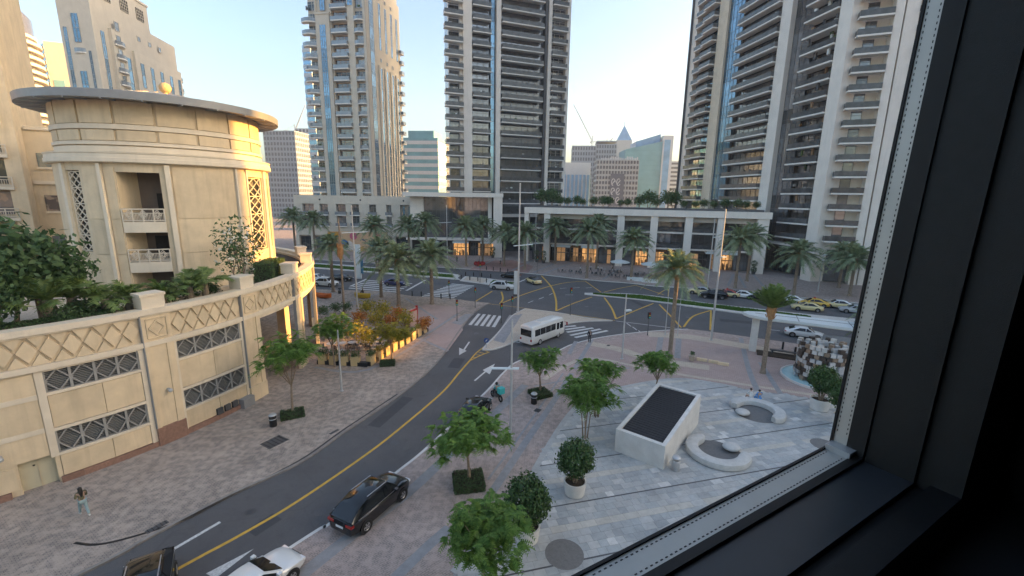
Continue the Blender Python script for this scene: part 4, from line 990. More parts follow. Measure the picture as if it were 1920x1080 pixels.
w1 = win_mesh(3.8, 3.2, 2, M['winglass'], M['dgrey'], 1.6); w2 = win_mesh(5.6, 3.2, 3, M['glassdark'], M['dgrey'], 1.2); w3 = win_mesh(13.6, 3.2, 7, M['glassdark'], M['dgrey'], 1.2); w4 = win_mesh(5.2, 3.2, 3, M['winglass'], M['slab'], 1.5)
F.stack('balcony', b1, -.6, ZB, FH, NF); F.stack('window', w1, 1.1, ZB + .02, FH, NF)
F.stack('balcony', b2, 7.8, ZB, FH, NF); F.stack('window', w2, 7.7, ZB + .02, FH, NF)
F.stack('balcony', b3, 16.6, ZB, FH, NF); F.stack('window', w3, 16.5, ZB + .02, FH, NF)
F.stack('balcony', b4, 33.1, ZB, FH, NF); F.stack('window', w4, 33.05, ZB + .02, FH, NF)
g1 = curtain_mesh(1.4, FH, 1, M['glassblue'], M['dgrey'], .3); F.stack('glass_panel', g1, 13.5, ZB, FH, NF); F.stack('glass_panel', g1, 30.0 - .3, ZB, FH, 0)
Rs = Side(T2, 39.5, 0, pi / 2); Rs.stack('balcony', balc_mesh(7, .8, .3, 1.0, M['slab'], M['rail']), 6, ZB, FH, NF)
F.solid('side_fin', 4.1, 4.9, .3, 1.7, 0, 100, M['slab'])
b = MB()
for k in range(NF * 2): b.box(0, .7, -.4, .2, k * 1.75, k * 1.75 + .25)
F.put('louvre_stack', b.mesh('louvre_stack', M['slab']), 4.1, ZB)
F.solid('lobby_frame', -1, 40, -1.0, 2.5, 11.5, 12.4, M['white']); F.solid('lobby_frame', -1, 40, -1.0, 2.5, 7.2, 7.7, M['white'])
F.put('lobby_glass', win_mesh(38, 7, 16, M['glassdark'], M['dgrey'], 1.0), .5, 0.2)
for x in (1, 14.9, 31, 38): F.solid('lobby_column', x, x + 1.3, -1.2, 1, 0, 11.5, M['white'])

# ---- right-hand tower, faced with long slabs
T3 = building('balcony_tower', 'broad dark tower with long white balcony slabs rising beyond the right of the podium', (59.7, 162.8), atan2(-50, 8), 'tower')
mb = MB(); mb.box(.5, 64.5, 1.8, 24, 0, 118); build('core_wall', mb, M['glassdark'], T3)
F = Side(T3, 0, 0, 0); FH = 3.45; NF = 19; ZB = 18.0
for x0, x1, y, m in ((0, 3.4, -.3, 'white'), (15.4, 19.9, -.3, 'stonelight'), (43.2, 46.6, -.9, 'white'), (62.2, 65.2, -2.2, 'white'), (26.5, 26.8, .5, 'dgrey'), (0.2, .6, -1.0, 'dgrey')):
    F.solid('pier', x0, x1, y, 1.8, 0, 118, M[m])
def bw(x0, x1, d, n, mg='glassdark', z0=ZB, nf=NF, y=1.3, mr='rail'):
    F.stack('balcony', balc_mesh(x1 - x0, d, .34, 1.05, M['slab'], M[mr]), x0, z0, FH, nf); F.stack('window', win_mesh(x1 - x0, 3.05, n, M[mg], M['dgrey'], y), x0, z0 + .02, FH, nf)
bw(3.45, 9.2, 1.0, 3); bw(9.3, 15.3, 2.0, 3, 'glassblue'); bw(26.9, 43.1, 1.7, 8); bw(53.0, 62.1, 2.6, 5, z0=9.5, nf=21)
g2 = curtain_mesh(3.3, FH, 2, M['glassblue'], M['dgrey'], .4); g3 = curtain_mesh(3.0, FH, 2, M['glassdark'], M['dgrey'], .4)
for x in (19.95, 23.2): F.stack('glass_panel', g2, x, ZB, FH, NF)
for x in (46.7, 49.75): F.stack('glass_panel', g3, x, 5.6, FH, 22)
# front wing facing the boulevard
fw = radians(-21.7) - atan2(-50, 8)
E3 = Side(T3, 65.2, -1.2, fw)
E3.solid('wing_wall', 0.4, 34, 1.4, 20, 0, 118, M['tstone2'])
E3.solid('pier', 6.2, 7.6, -.9, 1.5, 0, 118, M['white']); E3.solid('pier', 7.95, 10.1, -.6, 1.5, 0, 118, M['white']); E3.solid('pier', 21, 23.5, -.9, 1.5, 0, 118, M['white']); E3.solid('recess_joint', 7.6, 7.95, .6, 1.5, 0, 118, M['black'])
q1 = balc_mesh(5.7, 1.3, .34, 1.05, M['slab'], M['rail']); q2 = balc_mesh(10.6, 1.5, .34, 1.05, M['slab'], M['rail']); q3 = win_mesh(3.6, 3.05, 2, M['winglass'], M['dgrey'], 1.3); q4 = win_mesh(7.4, 3.05, 4, M['winglass'], M['dgrey'], 1.3)
E3.stack('balcony', q1, .4, 9.5, FH, 21); E3.stack('window', q3, .5, 9.52, FH, 21); E3.stack('balcony', q2, 10.2, 9.5, FH, 21); E3.stack('window', q4, 12.4, 9.52, FH, 21)
F.put('lobby_glass', win_mesh(8.8, 7, 5, M['glassdark'], M['dgrey'], 1.0), 53.1, 0.2); F.put('lobby_glass', win_mesh(6, 5, 4, M['glassdark'], M['dgrey'], 1.0), 46.8, 0.2)
F.solid('entrance_canopy', 46.9, 61.8, -2.4, 1.0, 7.4, 7.8, M['white']); E3.solid('entrance_canopy', .5, 6.0, -1.8, 1.0, 4.6, 5.2, M['slab'])
E3.put('lobby_glass', win_mesh(5.6, 7.2, 3, M['glassdark'], M['dgrey'], 1.1), .5, .2); E3.put('lobby_glass', win_mesh(10.4, 7.2, 5, M['glassdark'], M['dgrey'], 1.1), 10.3, .2)

# ---- beige tower behind the rotunda
T0 = building('stepped_tower', 'stepped beige tower with square lattice openings above the rotunda roof', (-115.2, 122.4), radians(9.2), 'tower')
W, D = 6.2, 37.
mb = MB(); mb.box(0, W, .4, 24, 0, 72.5); mb.box(.4, W, 24, D, 0, 65.6); build('core_wall', mb, M['tstone'], T0)
F = Side(T0, 0, 0, 0); Rr = Side(T0, W, 0, pi / 2)
F.solid('front_wall', -.6, W + .6, -.6, .4, 0, 67, M['tstone2']); 
for x, w, z0, n in ((.1, .8, 41.5, 5), (2.3, 1.5, 38, 3), (2.3, 1.5, 55, 2), (5.0, .6, 43, 3)):
    F.stack('glass_panel', curtain_mesh(w, 3.4, 2, M['glassblue'], M['grey'], -.64), x, z0, 3.4, n)
F.put('balcony', bay_mesh(3.2, 1.0, .3, .9, M['slab'], M['railb']), 1.5, 52.8)
Rr.solid('side_wall', .0, 24, -.6, .0, 0, 66, M['tstone']); Rr.solid('side_wall', 24, D, -.35, .4, 0, 65.4, M['tstone'])
Rr.solid('bay_wall', 4.8, 9.6, -1.5, -.6, 0, 60.5, M['tstone2']); Rr.solid('bay_wall', 13.6, D, -1.3, -.6, 0, 57.5, M['tstone2'])
cv = curtain_mesh(1.3, 3.4, 2, M['glassblue'], M['grey'], -.64); Rr.stack('glass_panel', cv, 1.9, 42, 3.4, 5)
cw = curtain_mesh(1.9, 3.4, 1, M['glassblue'], M['grey'], -.64); Rr.stack('glass_panel', cw, 10.7, 38, 3.4, 5)
cx_ = curtain_mesh(1.5, 3.4, 1, M['glassblue'], M['grey'], -1.34)
for x in (15.6, 20.2, 25.0, 30.0, 34.5): Rr.stack('glass_panel', cx_, x, 48, 3.4, 2); Rr.stack('glass_panel', cx_, x, 36, 3.4, 2)
lat = MB(); lat.box(0, 3.2, -.62, -.45, 0, 3.2, 0)
for i in range(5): lat.box(i * .78, i * .78 + .1, -.74, -.63, 0, 3.2, 1); lat.box(0, 3.2, -.73, -.64, i * .78, i * .78 + .1, 1)
late = lat.mesh('lattice_opening', [M['void'], M['tstone2']])
for x in (4.5, 11.6, 18.4): Rr.put('lattice_opening', late, x, 67.4, .0)
F.put('lattice_opening', late, 1.5, 67.8, .85)
sq = win_mesh(1.4, 1.5, 1, M['winglass'], M['tstone2'], -.66, .12, False)
for x in (17.0, 22, 27): Rr.put('window', sq, x, 61.0)
for x in (15.6, 20.6, 25.6): Rr.put('window', win_mesh(1.4, 1.5, 1, M['winglass'], M['tstone2'], -1.36, .12, False), x, 44.3)
bb = bay_mesh(3.8, 1.2, .35, .9, M['slab'], M['railb']); wb = win_mesh(1.7, 2.4, 1, M['winglass'], M['tstone'], -1.56, .1, False)
for k in range(7): Rr.put('balcony', bb, 5.3, 36.5 + k * 3.4, -1.3); Rr.put('window', wb, 6.3, 36.6 + k * 3.4)
Rr.put('window', wb, 6.3, 36.6 + 7 * 3.4)
Rr.stack('balcony', bb, D - 1.5, 38, 3.4, 6)
Rr.solid('roof_coping', -.8, 24.2, -.8, .2, 72.5, 73.1, M['tstone2'])
Rr.solid('side_wall', .0, 24, -.5, .2, 66, 72.5, M['tstone'])

def clutter(root, S, bays, z0, fh, n, seed):
    rr = random.Random(seed); b = MB(); ms = [M['dgrey'], M['wood'], M['leafbush'], M['canopy'], M['grey']]
    for x0, x1, d in bays:
        for k in range(n):
            for _ in range(rr.choice((0, 1, 1, 2, 3)) if x1 - x0 < 8 else rr.choice((1, 2, 4, 5))):
                x = rr.uniform(x0 + .3, x1 - .9); y = rr.uniform(-d + .2, -.1); z = z0 + k * fh + .01; w = rr.uniform(.3, .8); h = rr.choice((.5, .8, 1.2, 1.5)); b.box(x, x + w, y, y + .4, z, z + h, rr.choice((0, 0, 1, 2, 3, 4)))
    o = S.put('balcony_furniture', b.mesh('balcony_furniture', ms), 0, 0); o['kind'] = 'stuff'
clutter(T1, Side(T1, 0, 0, 0), ((-1.2, 3.2, 1.3), (8.9, 14, 1.0), (16.5, 19.2, .7)), 15.2, 3.5, 23, 1)
clutter(T2, Side(T2, 0, 0, 0), ((-.4, 4.6, 1.4), (7.9, 13.2, .8), (16.7, 30, 1.4), (33.2, 38.2, 1.2)), 16.0, 3.5, 23, 2)
clutter(T3, Side(T3, 0, 0, 0), ((3.6, 9.1, .8), (9.4, 15.2, 1.7), (27, 43, 1.5), (53.1, 62, 2.3)), 18.0, 3.45, 19, 3)
clutter(T3, E3, ((.5, 6, 1.1), (10.4, 20.6, 1.3)), 9.5, 3.45, 21, 4)
# ---- skyline beyond
def skyline(name, label, a, b, depth, z1, body, bandm, nfl, ncol=0, z0=0, style='band', out=.15, top=None, group=None):
    L = hypot(b[0] - a[0], b[1] - a[1]); root = building(name, label, a, atan2(b[1] - a[1], b[0] - a[0]), 'building', group)
    mb = MB(); mb.box(0, L, 0, depth, z0, z1); build('core_wall', mb, body, root)
    m = MB(); h = (z1 - z0) / nfl
    if style == 'band':
        for k in range(nfl): m.box(-.1, L + .1, -out, 0, z0 + h * k + h * .15, z0 + h * k + h * .62); m.box(L, L + out, -.1, depth, z0 + h * k + h * .15, z0 + h * k + h * .62); m.box(-out, 0, 0, depth, z0 + h * k + h * .15, z0 + h * k + h * .62)
    else:
        w = L / ncol
        for k in range(nfl):
            for i in range(ncol): m.box(w * (i + .2), w * (i + .8), -out, 0.02, z0 + h * (k + .2), z0 + h * (k + .8))
            for i in range(int(depth / w)): m.box(L - .02, L + out, w * (i + .2), w * (i + .8), z0 + h * (k + .2), z0 + h * (k + .8)); m.box(-out, .02, w * (i + .2), w * (i + .8), z0 + h * (k + .2), z0 + h * (k + .8))
    o = build('window_band' if style == 'band' else 'window_grid', m, bandm, root); o['kind'] = 'stuff'
    if top:
        mb = MB(); mb.box(*top); build('roof_block', mb, body, root)
    return root
mg = mat('far_grey_wall', (.30, .36, .42), .8, var=.05); mblue = mat('far_blue_grey_wall', (.40, .45, .47), .8, var=.05); mwh = mat('far_white_wall', (.52, .57, .60), .7, var=.05)  # far walls tinted blue-grey: distance haze is put into the colour
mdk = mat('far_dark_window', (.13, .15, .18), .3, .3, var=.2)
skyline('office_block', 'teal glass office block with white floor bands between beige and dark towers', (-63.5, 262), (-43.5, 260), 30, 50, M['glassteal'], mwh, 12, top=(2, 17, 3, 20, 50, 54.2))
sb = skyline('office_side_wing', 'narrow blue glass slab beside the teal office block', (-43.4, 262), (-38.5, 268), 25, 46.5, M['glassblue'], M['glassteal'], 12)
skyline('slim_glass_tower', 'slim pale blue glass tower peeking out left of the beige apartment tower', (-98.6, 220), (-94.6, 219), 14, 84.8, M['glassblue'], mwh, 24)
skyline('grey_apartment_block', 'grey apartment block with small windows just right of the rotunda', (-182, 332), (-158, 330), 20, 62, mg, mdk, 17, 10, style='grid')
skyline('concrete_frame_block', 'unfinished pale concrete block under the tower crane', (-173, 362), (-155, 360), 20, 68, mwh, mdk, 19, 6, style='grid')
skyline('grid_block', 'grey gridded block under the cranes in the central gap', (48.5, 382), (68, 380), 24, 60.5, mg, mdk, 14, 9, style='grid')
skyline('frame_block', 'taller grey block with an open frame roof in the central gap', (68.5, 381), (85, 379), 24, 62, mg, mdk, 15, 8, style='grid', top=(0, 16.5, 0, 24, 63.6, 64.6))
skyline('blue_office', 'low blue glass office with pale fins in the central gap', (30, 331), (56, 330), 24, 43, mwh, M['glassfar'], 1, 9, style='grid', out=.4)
db = skyline('patterned_block', 'pale block with small windows and a white pattern panel on dark ground', (55, 302), (82.5, 299), 22, 43, mblue, mdk, 13, 14, style='grid')
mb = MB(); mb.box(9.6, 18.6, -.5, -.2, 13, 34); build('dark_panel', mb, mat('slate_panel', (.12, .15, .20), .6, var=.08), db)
mb = MB(); rr = random.Random(4)
for i in range(2):
    for k in range(3):
        c = (11.6 + i * 3.4, 16.5 + k * 6); 
        for j in range(12):
            a0, a1 = 2 * pi * j / 16 + i, 2 * pi * (j + 1) / 16 + i
            mb.bar((c[0] + 1.2 * cos(a0), -.56, c[1] + 2.2 * sin(a0)), (c[0] + 1.2 * cos(a1), -.56, c[1] + 2.2 * sin(a1)), .55, .1, 0, (0, 1, 0))
        mb.bar((c[0] - 1.0, -.57, c[1] - 1.6), (c[0] + 1.1, -.57, c[1] + 1.3), .5, .1, 0, (0, 1, 0))
build('white_pattern', mb, mwh, db)
mb = MB()
for i in range(22): mb.box(3 + i * 1.1, 3.7 + i * 1.1, .5, .9, 43, 43 + rr.uniform(.8, 2.2))
build('rooftop_sign', mb, mwh, db)
gb = building('green_glass_tower', 'broad green and blue glass tower with sloping roofline', (83.5, 342), radians(-2))
mb = MB(); mb.add([(0, 0, 0), (27, 0, 0), (27, 0, 60), (0, 0, 54), (0, 25, 0), (27, 25, 0), (27, 25, 60), (0, 25, 54)], [(0, 1, 2, 3), (1, 5, 6, 2), (5, 4, 7, 6), (4, 0, 3, 7), (3, 2, 6, 7)]); build('glass_body', mb, M['glassgreen'], gb)
mb = MB(); mb.add([(8, 3, 54), (26, 3, 58), (26, 3, 65.5), (8, 3, 60), (8, 22, 54), (26, 22, 58), (26, 22, 65.5), (8, 22, 60)], [(0, 1, 2, 3), (1, 5, 6, 2), (5, 4, 7, 6), (4, 0, 3, 7), (3, 2, 6, 7)]); build('upper_glass', mb, M['glassfar'], gb)
mb = MB(); mb.box(27.02, 34.5, -1, 22, 0, 64); build('side_slab', mb, mwh, gb)
mb = MB(); mb.box(28.0, 32.5, -1.2, -.95, 4, 61); build('side_glass', mb, M['glassfar'], gb)
mb = MB()
for k in range(15): mb.box(0, 27, -.12, -.02, 3 + k * 3.6, 3.2 + k * 3.6)
build('floor_line', mb, M['glassteal'], gb)['kind'] = 'stuff'
sp = skyline('spire_tower', 'slim pale tower with a blue pyramid spire in the central gap', (101, 452), (115.5, 450), 14, 74, mblue, mg, 1, 5, style='grid')
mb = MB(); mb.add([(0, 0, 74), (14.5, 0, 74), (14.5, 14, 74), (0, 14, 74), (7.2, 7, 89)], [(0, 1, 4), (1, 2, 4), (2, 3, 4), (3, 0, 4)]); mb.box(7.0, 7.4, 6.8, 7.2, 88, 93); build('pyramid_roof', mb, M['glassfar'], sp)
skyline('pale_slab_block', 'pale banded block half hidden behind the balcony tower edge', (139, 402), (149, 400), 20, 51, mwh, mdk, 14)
# far left
ct = building('curved_tower', 'curved sunlit tower with white banded balconies at the top left corner', (-268, 240), 0)
mb = MB(); mb.lathe([(18.6, 0), (18.6, 104), (14, 110)], 40); build('glass_core', mb, M['glassdark'], ct, smooth=40)
fl = MB(); fl.lathe([(18.5, 0), (20.6, .05), (20.6, 1.5), (18.5, 1.6)], 40, caps=False); fme = fl.mesh('balcony_band', mat('white_band', (.66, .60, .50), .7, var=.05), 30)
for k in range(30): put('balcony_band', fme, ct, (0, 0, 3 + k * 3.5), sc=(1, 1, 1) if k < 26 else (1 - (k - 25) * .07,) * 2 + (1,))
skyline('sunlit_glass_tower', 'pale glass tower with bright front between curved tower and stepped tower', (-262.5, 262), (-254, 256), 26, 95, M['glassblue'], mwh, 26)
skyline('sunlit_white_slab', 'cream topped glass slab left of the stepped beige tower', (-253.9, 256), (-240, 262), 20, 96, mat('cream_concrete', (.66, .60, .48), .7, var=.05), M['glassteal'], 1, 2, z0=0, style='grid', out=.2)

# cranes
def crane(label, x, y, zt, jib, ang, luff=0.):
    c = thing('tower_crane', label, 'crane', (x, y, 0), ang, 'tower cranes over the skyline')
    m = MB()
    for sx, sy in ((-.7, -.7), (.7, -.7), (.7, .7), (-.7, .7)): m.box(sx - .12, sx + .12, sy - .12, sy + .12, 0, zt)
    for k in range(int(zt / 2.4)): m.bar((-.7, -.7, k * 2.4), (.7, -.7, k * 2.4 + 2.4), .14, .14); m.bar((.7, .7, k * 2.4), (-.7, .7, k * 2.4 + 2.4), .14, .14)
    build('mast', m, M['steel'], c)
    m = MB(); e = (cos(luff) * jib, 0, zt + sin(luff) * jib); m.bar((0, 0, zt), e, .5, .5); m.bar((0, 0, zt + 1.6), (e[0], 0, e[2] + .3), .25, .25); m.bar((0, 0, zt), (0, 0, zt + 6), .6, .6)
    build('jib', m, M['steel'], c)
    m = MB(); m.bar((0, 0, zt), (-9, 0, zt + .4), .6, .6); m.box(-10, -6.5, -1, 1, zt - 1.6, zt + .4); m.bar((0, 0, zt + 6), (-8, 0, zt + .6), .15, .15); build('counter_jib', m, M['steel'], c)
    m = MB(); m.box(.6, 2.0, -1.6, -.5, zt - 1.2, zt + .8); build('cab', m, M['cwhite'], c)
crane('pale luffing crane above the grey blocks right of the rotunda', -203, 425, 74, 26, 0.2, 1.15)
crane('pale luffing crane in the centre gap leaning left over the gridded block', 77, 452, 72, 40, pi - .1, 1.05)
crane('smaller crane just left of the pyramid spire tower', 92, 455, 70, 9, .3, .8)

# ================================================================== added unseen buildings, placed and sized to shape shade and sunbeam
def offframe(name, label, x0, x1, y0, y1, h):
    b = building(name, label, (x0, y0), 0)
    mb = MB(); mb.box(0, x1 - x0, 0, y1 - y0, 0, h); build('core_wall', mb, M['stone'], b)
    m = MB()
    for k in range(int(h / 3.6)):
        z = k * 3.6 + 1; m.box(-.06, -.01, 1, y1 - y0 - 1, z, z + 1.6); m.box(1, x1 - x0 - 1, -.06, -.01, z, z + 1.6); m.box(1, x1 - x0 - 1, y1 - y0 + .01, y1 - y0 + .06, z, z + 1.6)
    build('window_band', m, M['winglass'], b)['kind'] = 'stuff'
    return b
offframe('shade_caster_tower', 'unseen tower block added for shade across the boulevard, right of the picture', 132, 165, 72, 200, 125)
offframe('shade_caster_block', 'unseen block added for shade down the boulevard, right of the picture', 132, 170, -30, 60.4, 66)
offframe('shade_caster_podium', 'unseen low block added to cut the sunbeam near the ground, right of the picture', 134, 168, 60.5, 71.9, 31.5)

# ================================================================== vegetation
def leafq(mb, c, n, s, asp=.5, rr=RND, m=0):
    n = Vector(n).normalized(); t = n.cross(Vector((rr.uniform(-1, 1), rr.uniform(-1, 1), rr.uniform(-1, 1))))
    if t.length < .05: t = n.cross(Vector((0, 0, 1.01)))
    t.normalize(); b = n.cross(t); c = Vector(c)
    mb.add([tuple(c - t * s), tuple(c - b * s * asp), tuple(c + t * s), tuple(c + b * s * asp)], [(0, 1, 2, 3)], m)
def rdir(rr):
    z = rr.uniform(-1, 1); a = rr.uniform(0, 2 * pi); q = sqrt(1 - z * z); return Vector((q * cos(a), q * sin(a), z))
def feather_crown(rx, rz, n, seed, fl=.55, npair=6):
    """loose umbrella crown of drooping feather leaves in uneven clumps, centred on the origin"""
    rr = random.Random(seed); mb = MB()
    lobes = [(Vector((cos(a) * rx * rr.uniform(.35, .62), sin(a) * rx * rr.uniform(.35, .62), rz * rr.uniform(-.35, .35))), rr.uniform(.42, .62)) for a in [2 * pi * i / 7 + rr.uniform(-.3, .3) for i in range(7)]] + [(Vector((0, 0, rz * .4)), .6), (Vector((rr.uniform(-.3, .3), rr.uniform(-.3, .3), rz * .1)), .55)]
    for i in range(n):
        lc, lr = rr.choice(lobes); d = rdir(rr); k = rr.random() ** .4
        c = lc + Vector((d.x * rx * lr, d.y * rx * lr, d.z * rz * lr * .95)) * k
        if c.z < -rz * .55 and rr.random() < .6: continue
        for _ in range(5):
            o = Vector((c.x, c.y, 0)); o = (o.normalized() if o.length > .1 else rdir(rr)) * .6 + rdir(rr) * .9; o.z *= .5; o.normalize()
            side = o.cross(Vector((0, 0, 1))).normalized(); L = fl * rr.uniform(.6, 1.15)
            for j in range(npair):
                t = (j + 1) / npair; p = c + o * L * t + Vector((0, 0, -.42 * L * t * t)); w = .095 * (1 - .45 * t) * fl / .55 * 1.25
                for sg in (-1, 1):
                    e = p + side * sg * w * 1.5 + o * w * .7 + Vector((0, 0, -w * .45)); q = o * w * .42
                    mb.add([tuple(p - q), tuple(e - q * .6), tuple(e + q * .6), tuple(p + q)], [(0, 1, 2, 3)])
    return mb
def ball_crown(rx, rz, n, seed, s=.13, shell=.62):
    rr = random.Random(seed); mb = MB()
    ph = [rdir(rr) for _ in range(9)]
    for i in range(n):
        d = rdir(rr); bump = 1 + .22 * max(d.dot(p) for p in ph) * 1.2 - .2 + .22 * pnoise(d * 3 + Vector((seed, 0, 0)))
        k = (rr.uniform(shell, 1) if rr.random() < .93 else rr.uniform(.95, 1.14)) * bump
        c = (d.x * rx * k, d.y * rx * k, d.z * rz * k)
        leafq(mb, c, d + rdir(rr) * .9, s * rr.uniform(.7, 1.25), .5, rr)
    return mb
def limbs(th, rx, rz, zc, r0, n, seed, stems=1):
    rr = random.Random(seed); mb = MB()
    for s_ in range(stems):
        a = 2 * pi * s_ / stems; bx, by = (.16 * cos(a), .16 * sin(a)) if stems > 1 else (0, 0)
        j = (rr.uniform(-.12, .12) + bx * 1.6, rr.uniform(-.12, .12) + by * 1.6)
        mb.path([(bx, by, 0), (bx * 1.2 + j[0] * .3, by * 1.2 + j[1] * .3, th * .5), (bx + j[0], by + j[1], th)], [r0 * 1.15, r0 * .85, r0 * .7], 7)
        for i in range(n):
            b = 2 * pi * i / n + rr.uniform(-.4, .4) + a; e = (cos(b) * rx * rr.uniform(.45, .75), sin(b) * rx * rr.uniform(.45, .75), zc + rz * rr.uniform(-.15, .5))
            m_ = (bx + j[0] + e[0] * .4, by + j[1] + e[1] * .4, th + (e[2] - th) * .55)
            mb.path([(bx + j[0], by + j[1], th - .1), m_, e], [r0 * .55, r0 * .34, r0 * .1], 5)
            for q in range(2):
                e2 = (e[0] + rr.uniform(-.6, .6), e[1] + rr.uniform(-.6, .6), e[2] + rr.uniform(0, .6)); mb.path([m_, e2], [r0 * .25, r0 * .07], 4)
    return mb
def tree(name, label, loc, crown_me, trunk_me, zc, rz=0., sc=1., cat='tree', group=None):
    t = thing(name, label, cat, (loc[0], loc[1], loc[2] if len(loc) > 2 else .02), rz, group, sc)
    put('trunk', trunk_me, t); put('crown', crown_me, t, (0, 0, zc)); return t
FA = feather_crown(2.35, 1.35, 215, 3).mesh('crown', M['leaf']); FB = feather_crown(2.3, 1.5, 215, 8).mesh('crown', M['leaf']); FC = feather_crown(2.0, 1.3, 140, 14).mesh('crown', M['leaf'])
FY = feather_crown(2.5, 1.3, 140, 21, .6).mesh('crown', M['leafsun']); FS = feather_crown(2.2, 1.9, 105, 33, .6).mesh('crown', M['leaf'])
TA = limbs(1.9, 2.3, 1.3, 3.6, .11, 6, 1).mesh('trunk', M['bark'], 60); TB = limbs(2.2, 2.2, 1.3, 4.0, .09, 6, 2).mesh('trunk', M['bark'], 60); TM = limbs(2.0, 1.9, 1.2, 3.8, .055, 3, 4, 4).mesh('trunk', M['bark'], 60)
tree('feather_tree', 'round feather-leaved street tree in a square hedge bed before the black car', (-2.54, 24.90), FA, TA, 3.65, 0.4)
tree('feather_tree', 'feather-leaved tree cut by the bottom edge beside the potted ficus', (-1.06, 16.94), FB, TB, 3.7, 2.0, .92)
tree('feather_tree', 'small feather-leaved tree beside the litter bin near the bus', (2.80, 38.05), FC, TA, 3.6, 1.0, .95)
tree('multi_stem_tree', 'multi-stemmed tree on the plaza edge beside the sloped skylight box', (5.76, 30.39), FB, TM, 3.9, 3.0, .98)
tree('multi_stem_tree', 'looser multi-stemmed tree just behind the one beside the skylight box', (7.24, 33.74), FC, TM, 4.2, 4.1, .98)
tree('feather_tree', 'small round tree growing behind the sloped skylight box', (13.06, 36.87), FC, TB, 4.0, 5.0, .95)
tree('street_tree', 'sparse street tree in a hedge square before the curved wall', (*(-18.06, 33.38), .1), FS, TB, 4.6, .7, 1.15)
tree('golden_tree', 'golden sunlit tree at the corner of the cafe terrace', (*(-13.10, 45.48), .1), FY, TA, 3.4, .2, 1.0)
tree('street_tree', 'green young tree beside the lamp post at the cafe terrace', (*(-18.56, 43.42), .1), FC, TB, 3.9, 2.2, 1.12)
def hedge(label, loc, w, d, h, rz, seed, m='hedge', group='clipped hedge beds'):
    rr = random.Random(seed); t = thing('hedge_bed', label, 'hedge', loc, rz, group)
    mb = MB(); mb.box(-w / 2 + .06, w / 2 - .06, -d / 2 + .06, d / 2 - .06, 0, h - .07); build('soil', mb, M['earth'], t)
    mb = MB()
    for _ in range(int(420 * (w * d + (w + d) * h * 1.2))):
        q = rr.random() * (w * d + 2 * h * (w + d))
        if q < w * d: c = (rr.uniform(-w / 2, w / 2), rr.uniform(-d / 2, d / 2), h + rr.uniform(-.07, .05)); n = (0, 0, 1)
        elif rr.random() < w / (w + d): sg = rr.choice((-1, 1)); c = (rr.uniform(-w / 2, w / 2), sg * d / 2 + rr.uniform(-.05, .04), rr.uniform(0.02, h)); n = (0, sg, 0)
        else: sg = rr.choice((-1, 1)); c = (sg * w / 2 + rr.uniform(-.05, .04), rr.uniform(-d / 2, d / 2), rr.uniform(.02, h)); n = (sg, 0, 0)
        leafq(mb, c, Vector(n) + rdir(rr) * .8, rr.uniform(.04, .075), .55, rr)
    build('foliage', mb, M[m], t); return t
hedge('square hedge bed around the tree in front of the black car', (*(-2.56, 24.74), .02), 1.9, 1.9, .42, .2, 1)
hedge('low hedge bed around the small tree by the litter bin', (*(2.78, 37.71), .02), 1.7, 1.7, .38, .5, 2)
hedge('low hedge square beside the black bin at the curved wall', (*(-17.88, 33.03), .1), 1.7, 1.5, .3, .5, 3)
hedge('round clipped hedge at the foot of the golden tree', (*(-13.22, 44.24), .1), 1.5, 1.1, .45, .2, 4)
# ficus in round pots
FIC = [ball_crown(1.12, 1.12, 4200, 5, .10).mesh('crown', M['leafdark']), ball_crown(1.2, 1.2, 4400, 9, .10).mesh('crown', M['leafdark'])]
st = MB()
for i in range(5):
    a = i * 1.26; st.path([(.1 * cos(a), .1 * sin(a), .75), (.22 * cos(a + .4), .22 * sin(a + .4), 1.5), (.5 * cos(a), .5 * sin(a), 2.1)], [.05, .045, .03], 5)
STM = st.mesh('stem', M['bark'])
pt = MB(); pt.lathe([(.5, 0), (.6, .06), (.69, .8), (.7, .92), (.62, .93), (.6, .78)], 28, caps=False); POT = pt.mesh('pot', M['pot'], 40)
so = MB(); so.lathe([(.61, .78), (.01, .83)], 20, caps=False); SOI = so.mesh('soil', M['earth'])
for i, (l, q) in enumerate((('clipped ficus in a pale round pot in front of the multi-stemmed tree', (4.07, 23.97)), ('clipped ficus in a pale pot nearest the feather tree at the bottom', (1.01, 20.20)), ('ficus in a pale pot in front of the mirrored cube sculpture', (27.26, 35.71)), ('ficus in a pale pot half hidden by the window frame', (27.09, 32.61)))):
    t = thing('potted_ficus', l, 'potted plant', (*q, .03), i * 1.3, 'ficus trees in pale pots', 1.14 if i > 1 else 1.0)
    put('pot', POT, t); put('soil', SOI, t); put('stem', STM, t); put('crown', FIC[i % 2], t, (0, 0, 2.45), sc=.92 if i > 1 else 1)
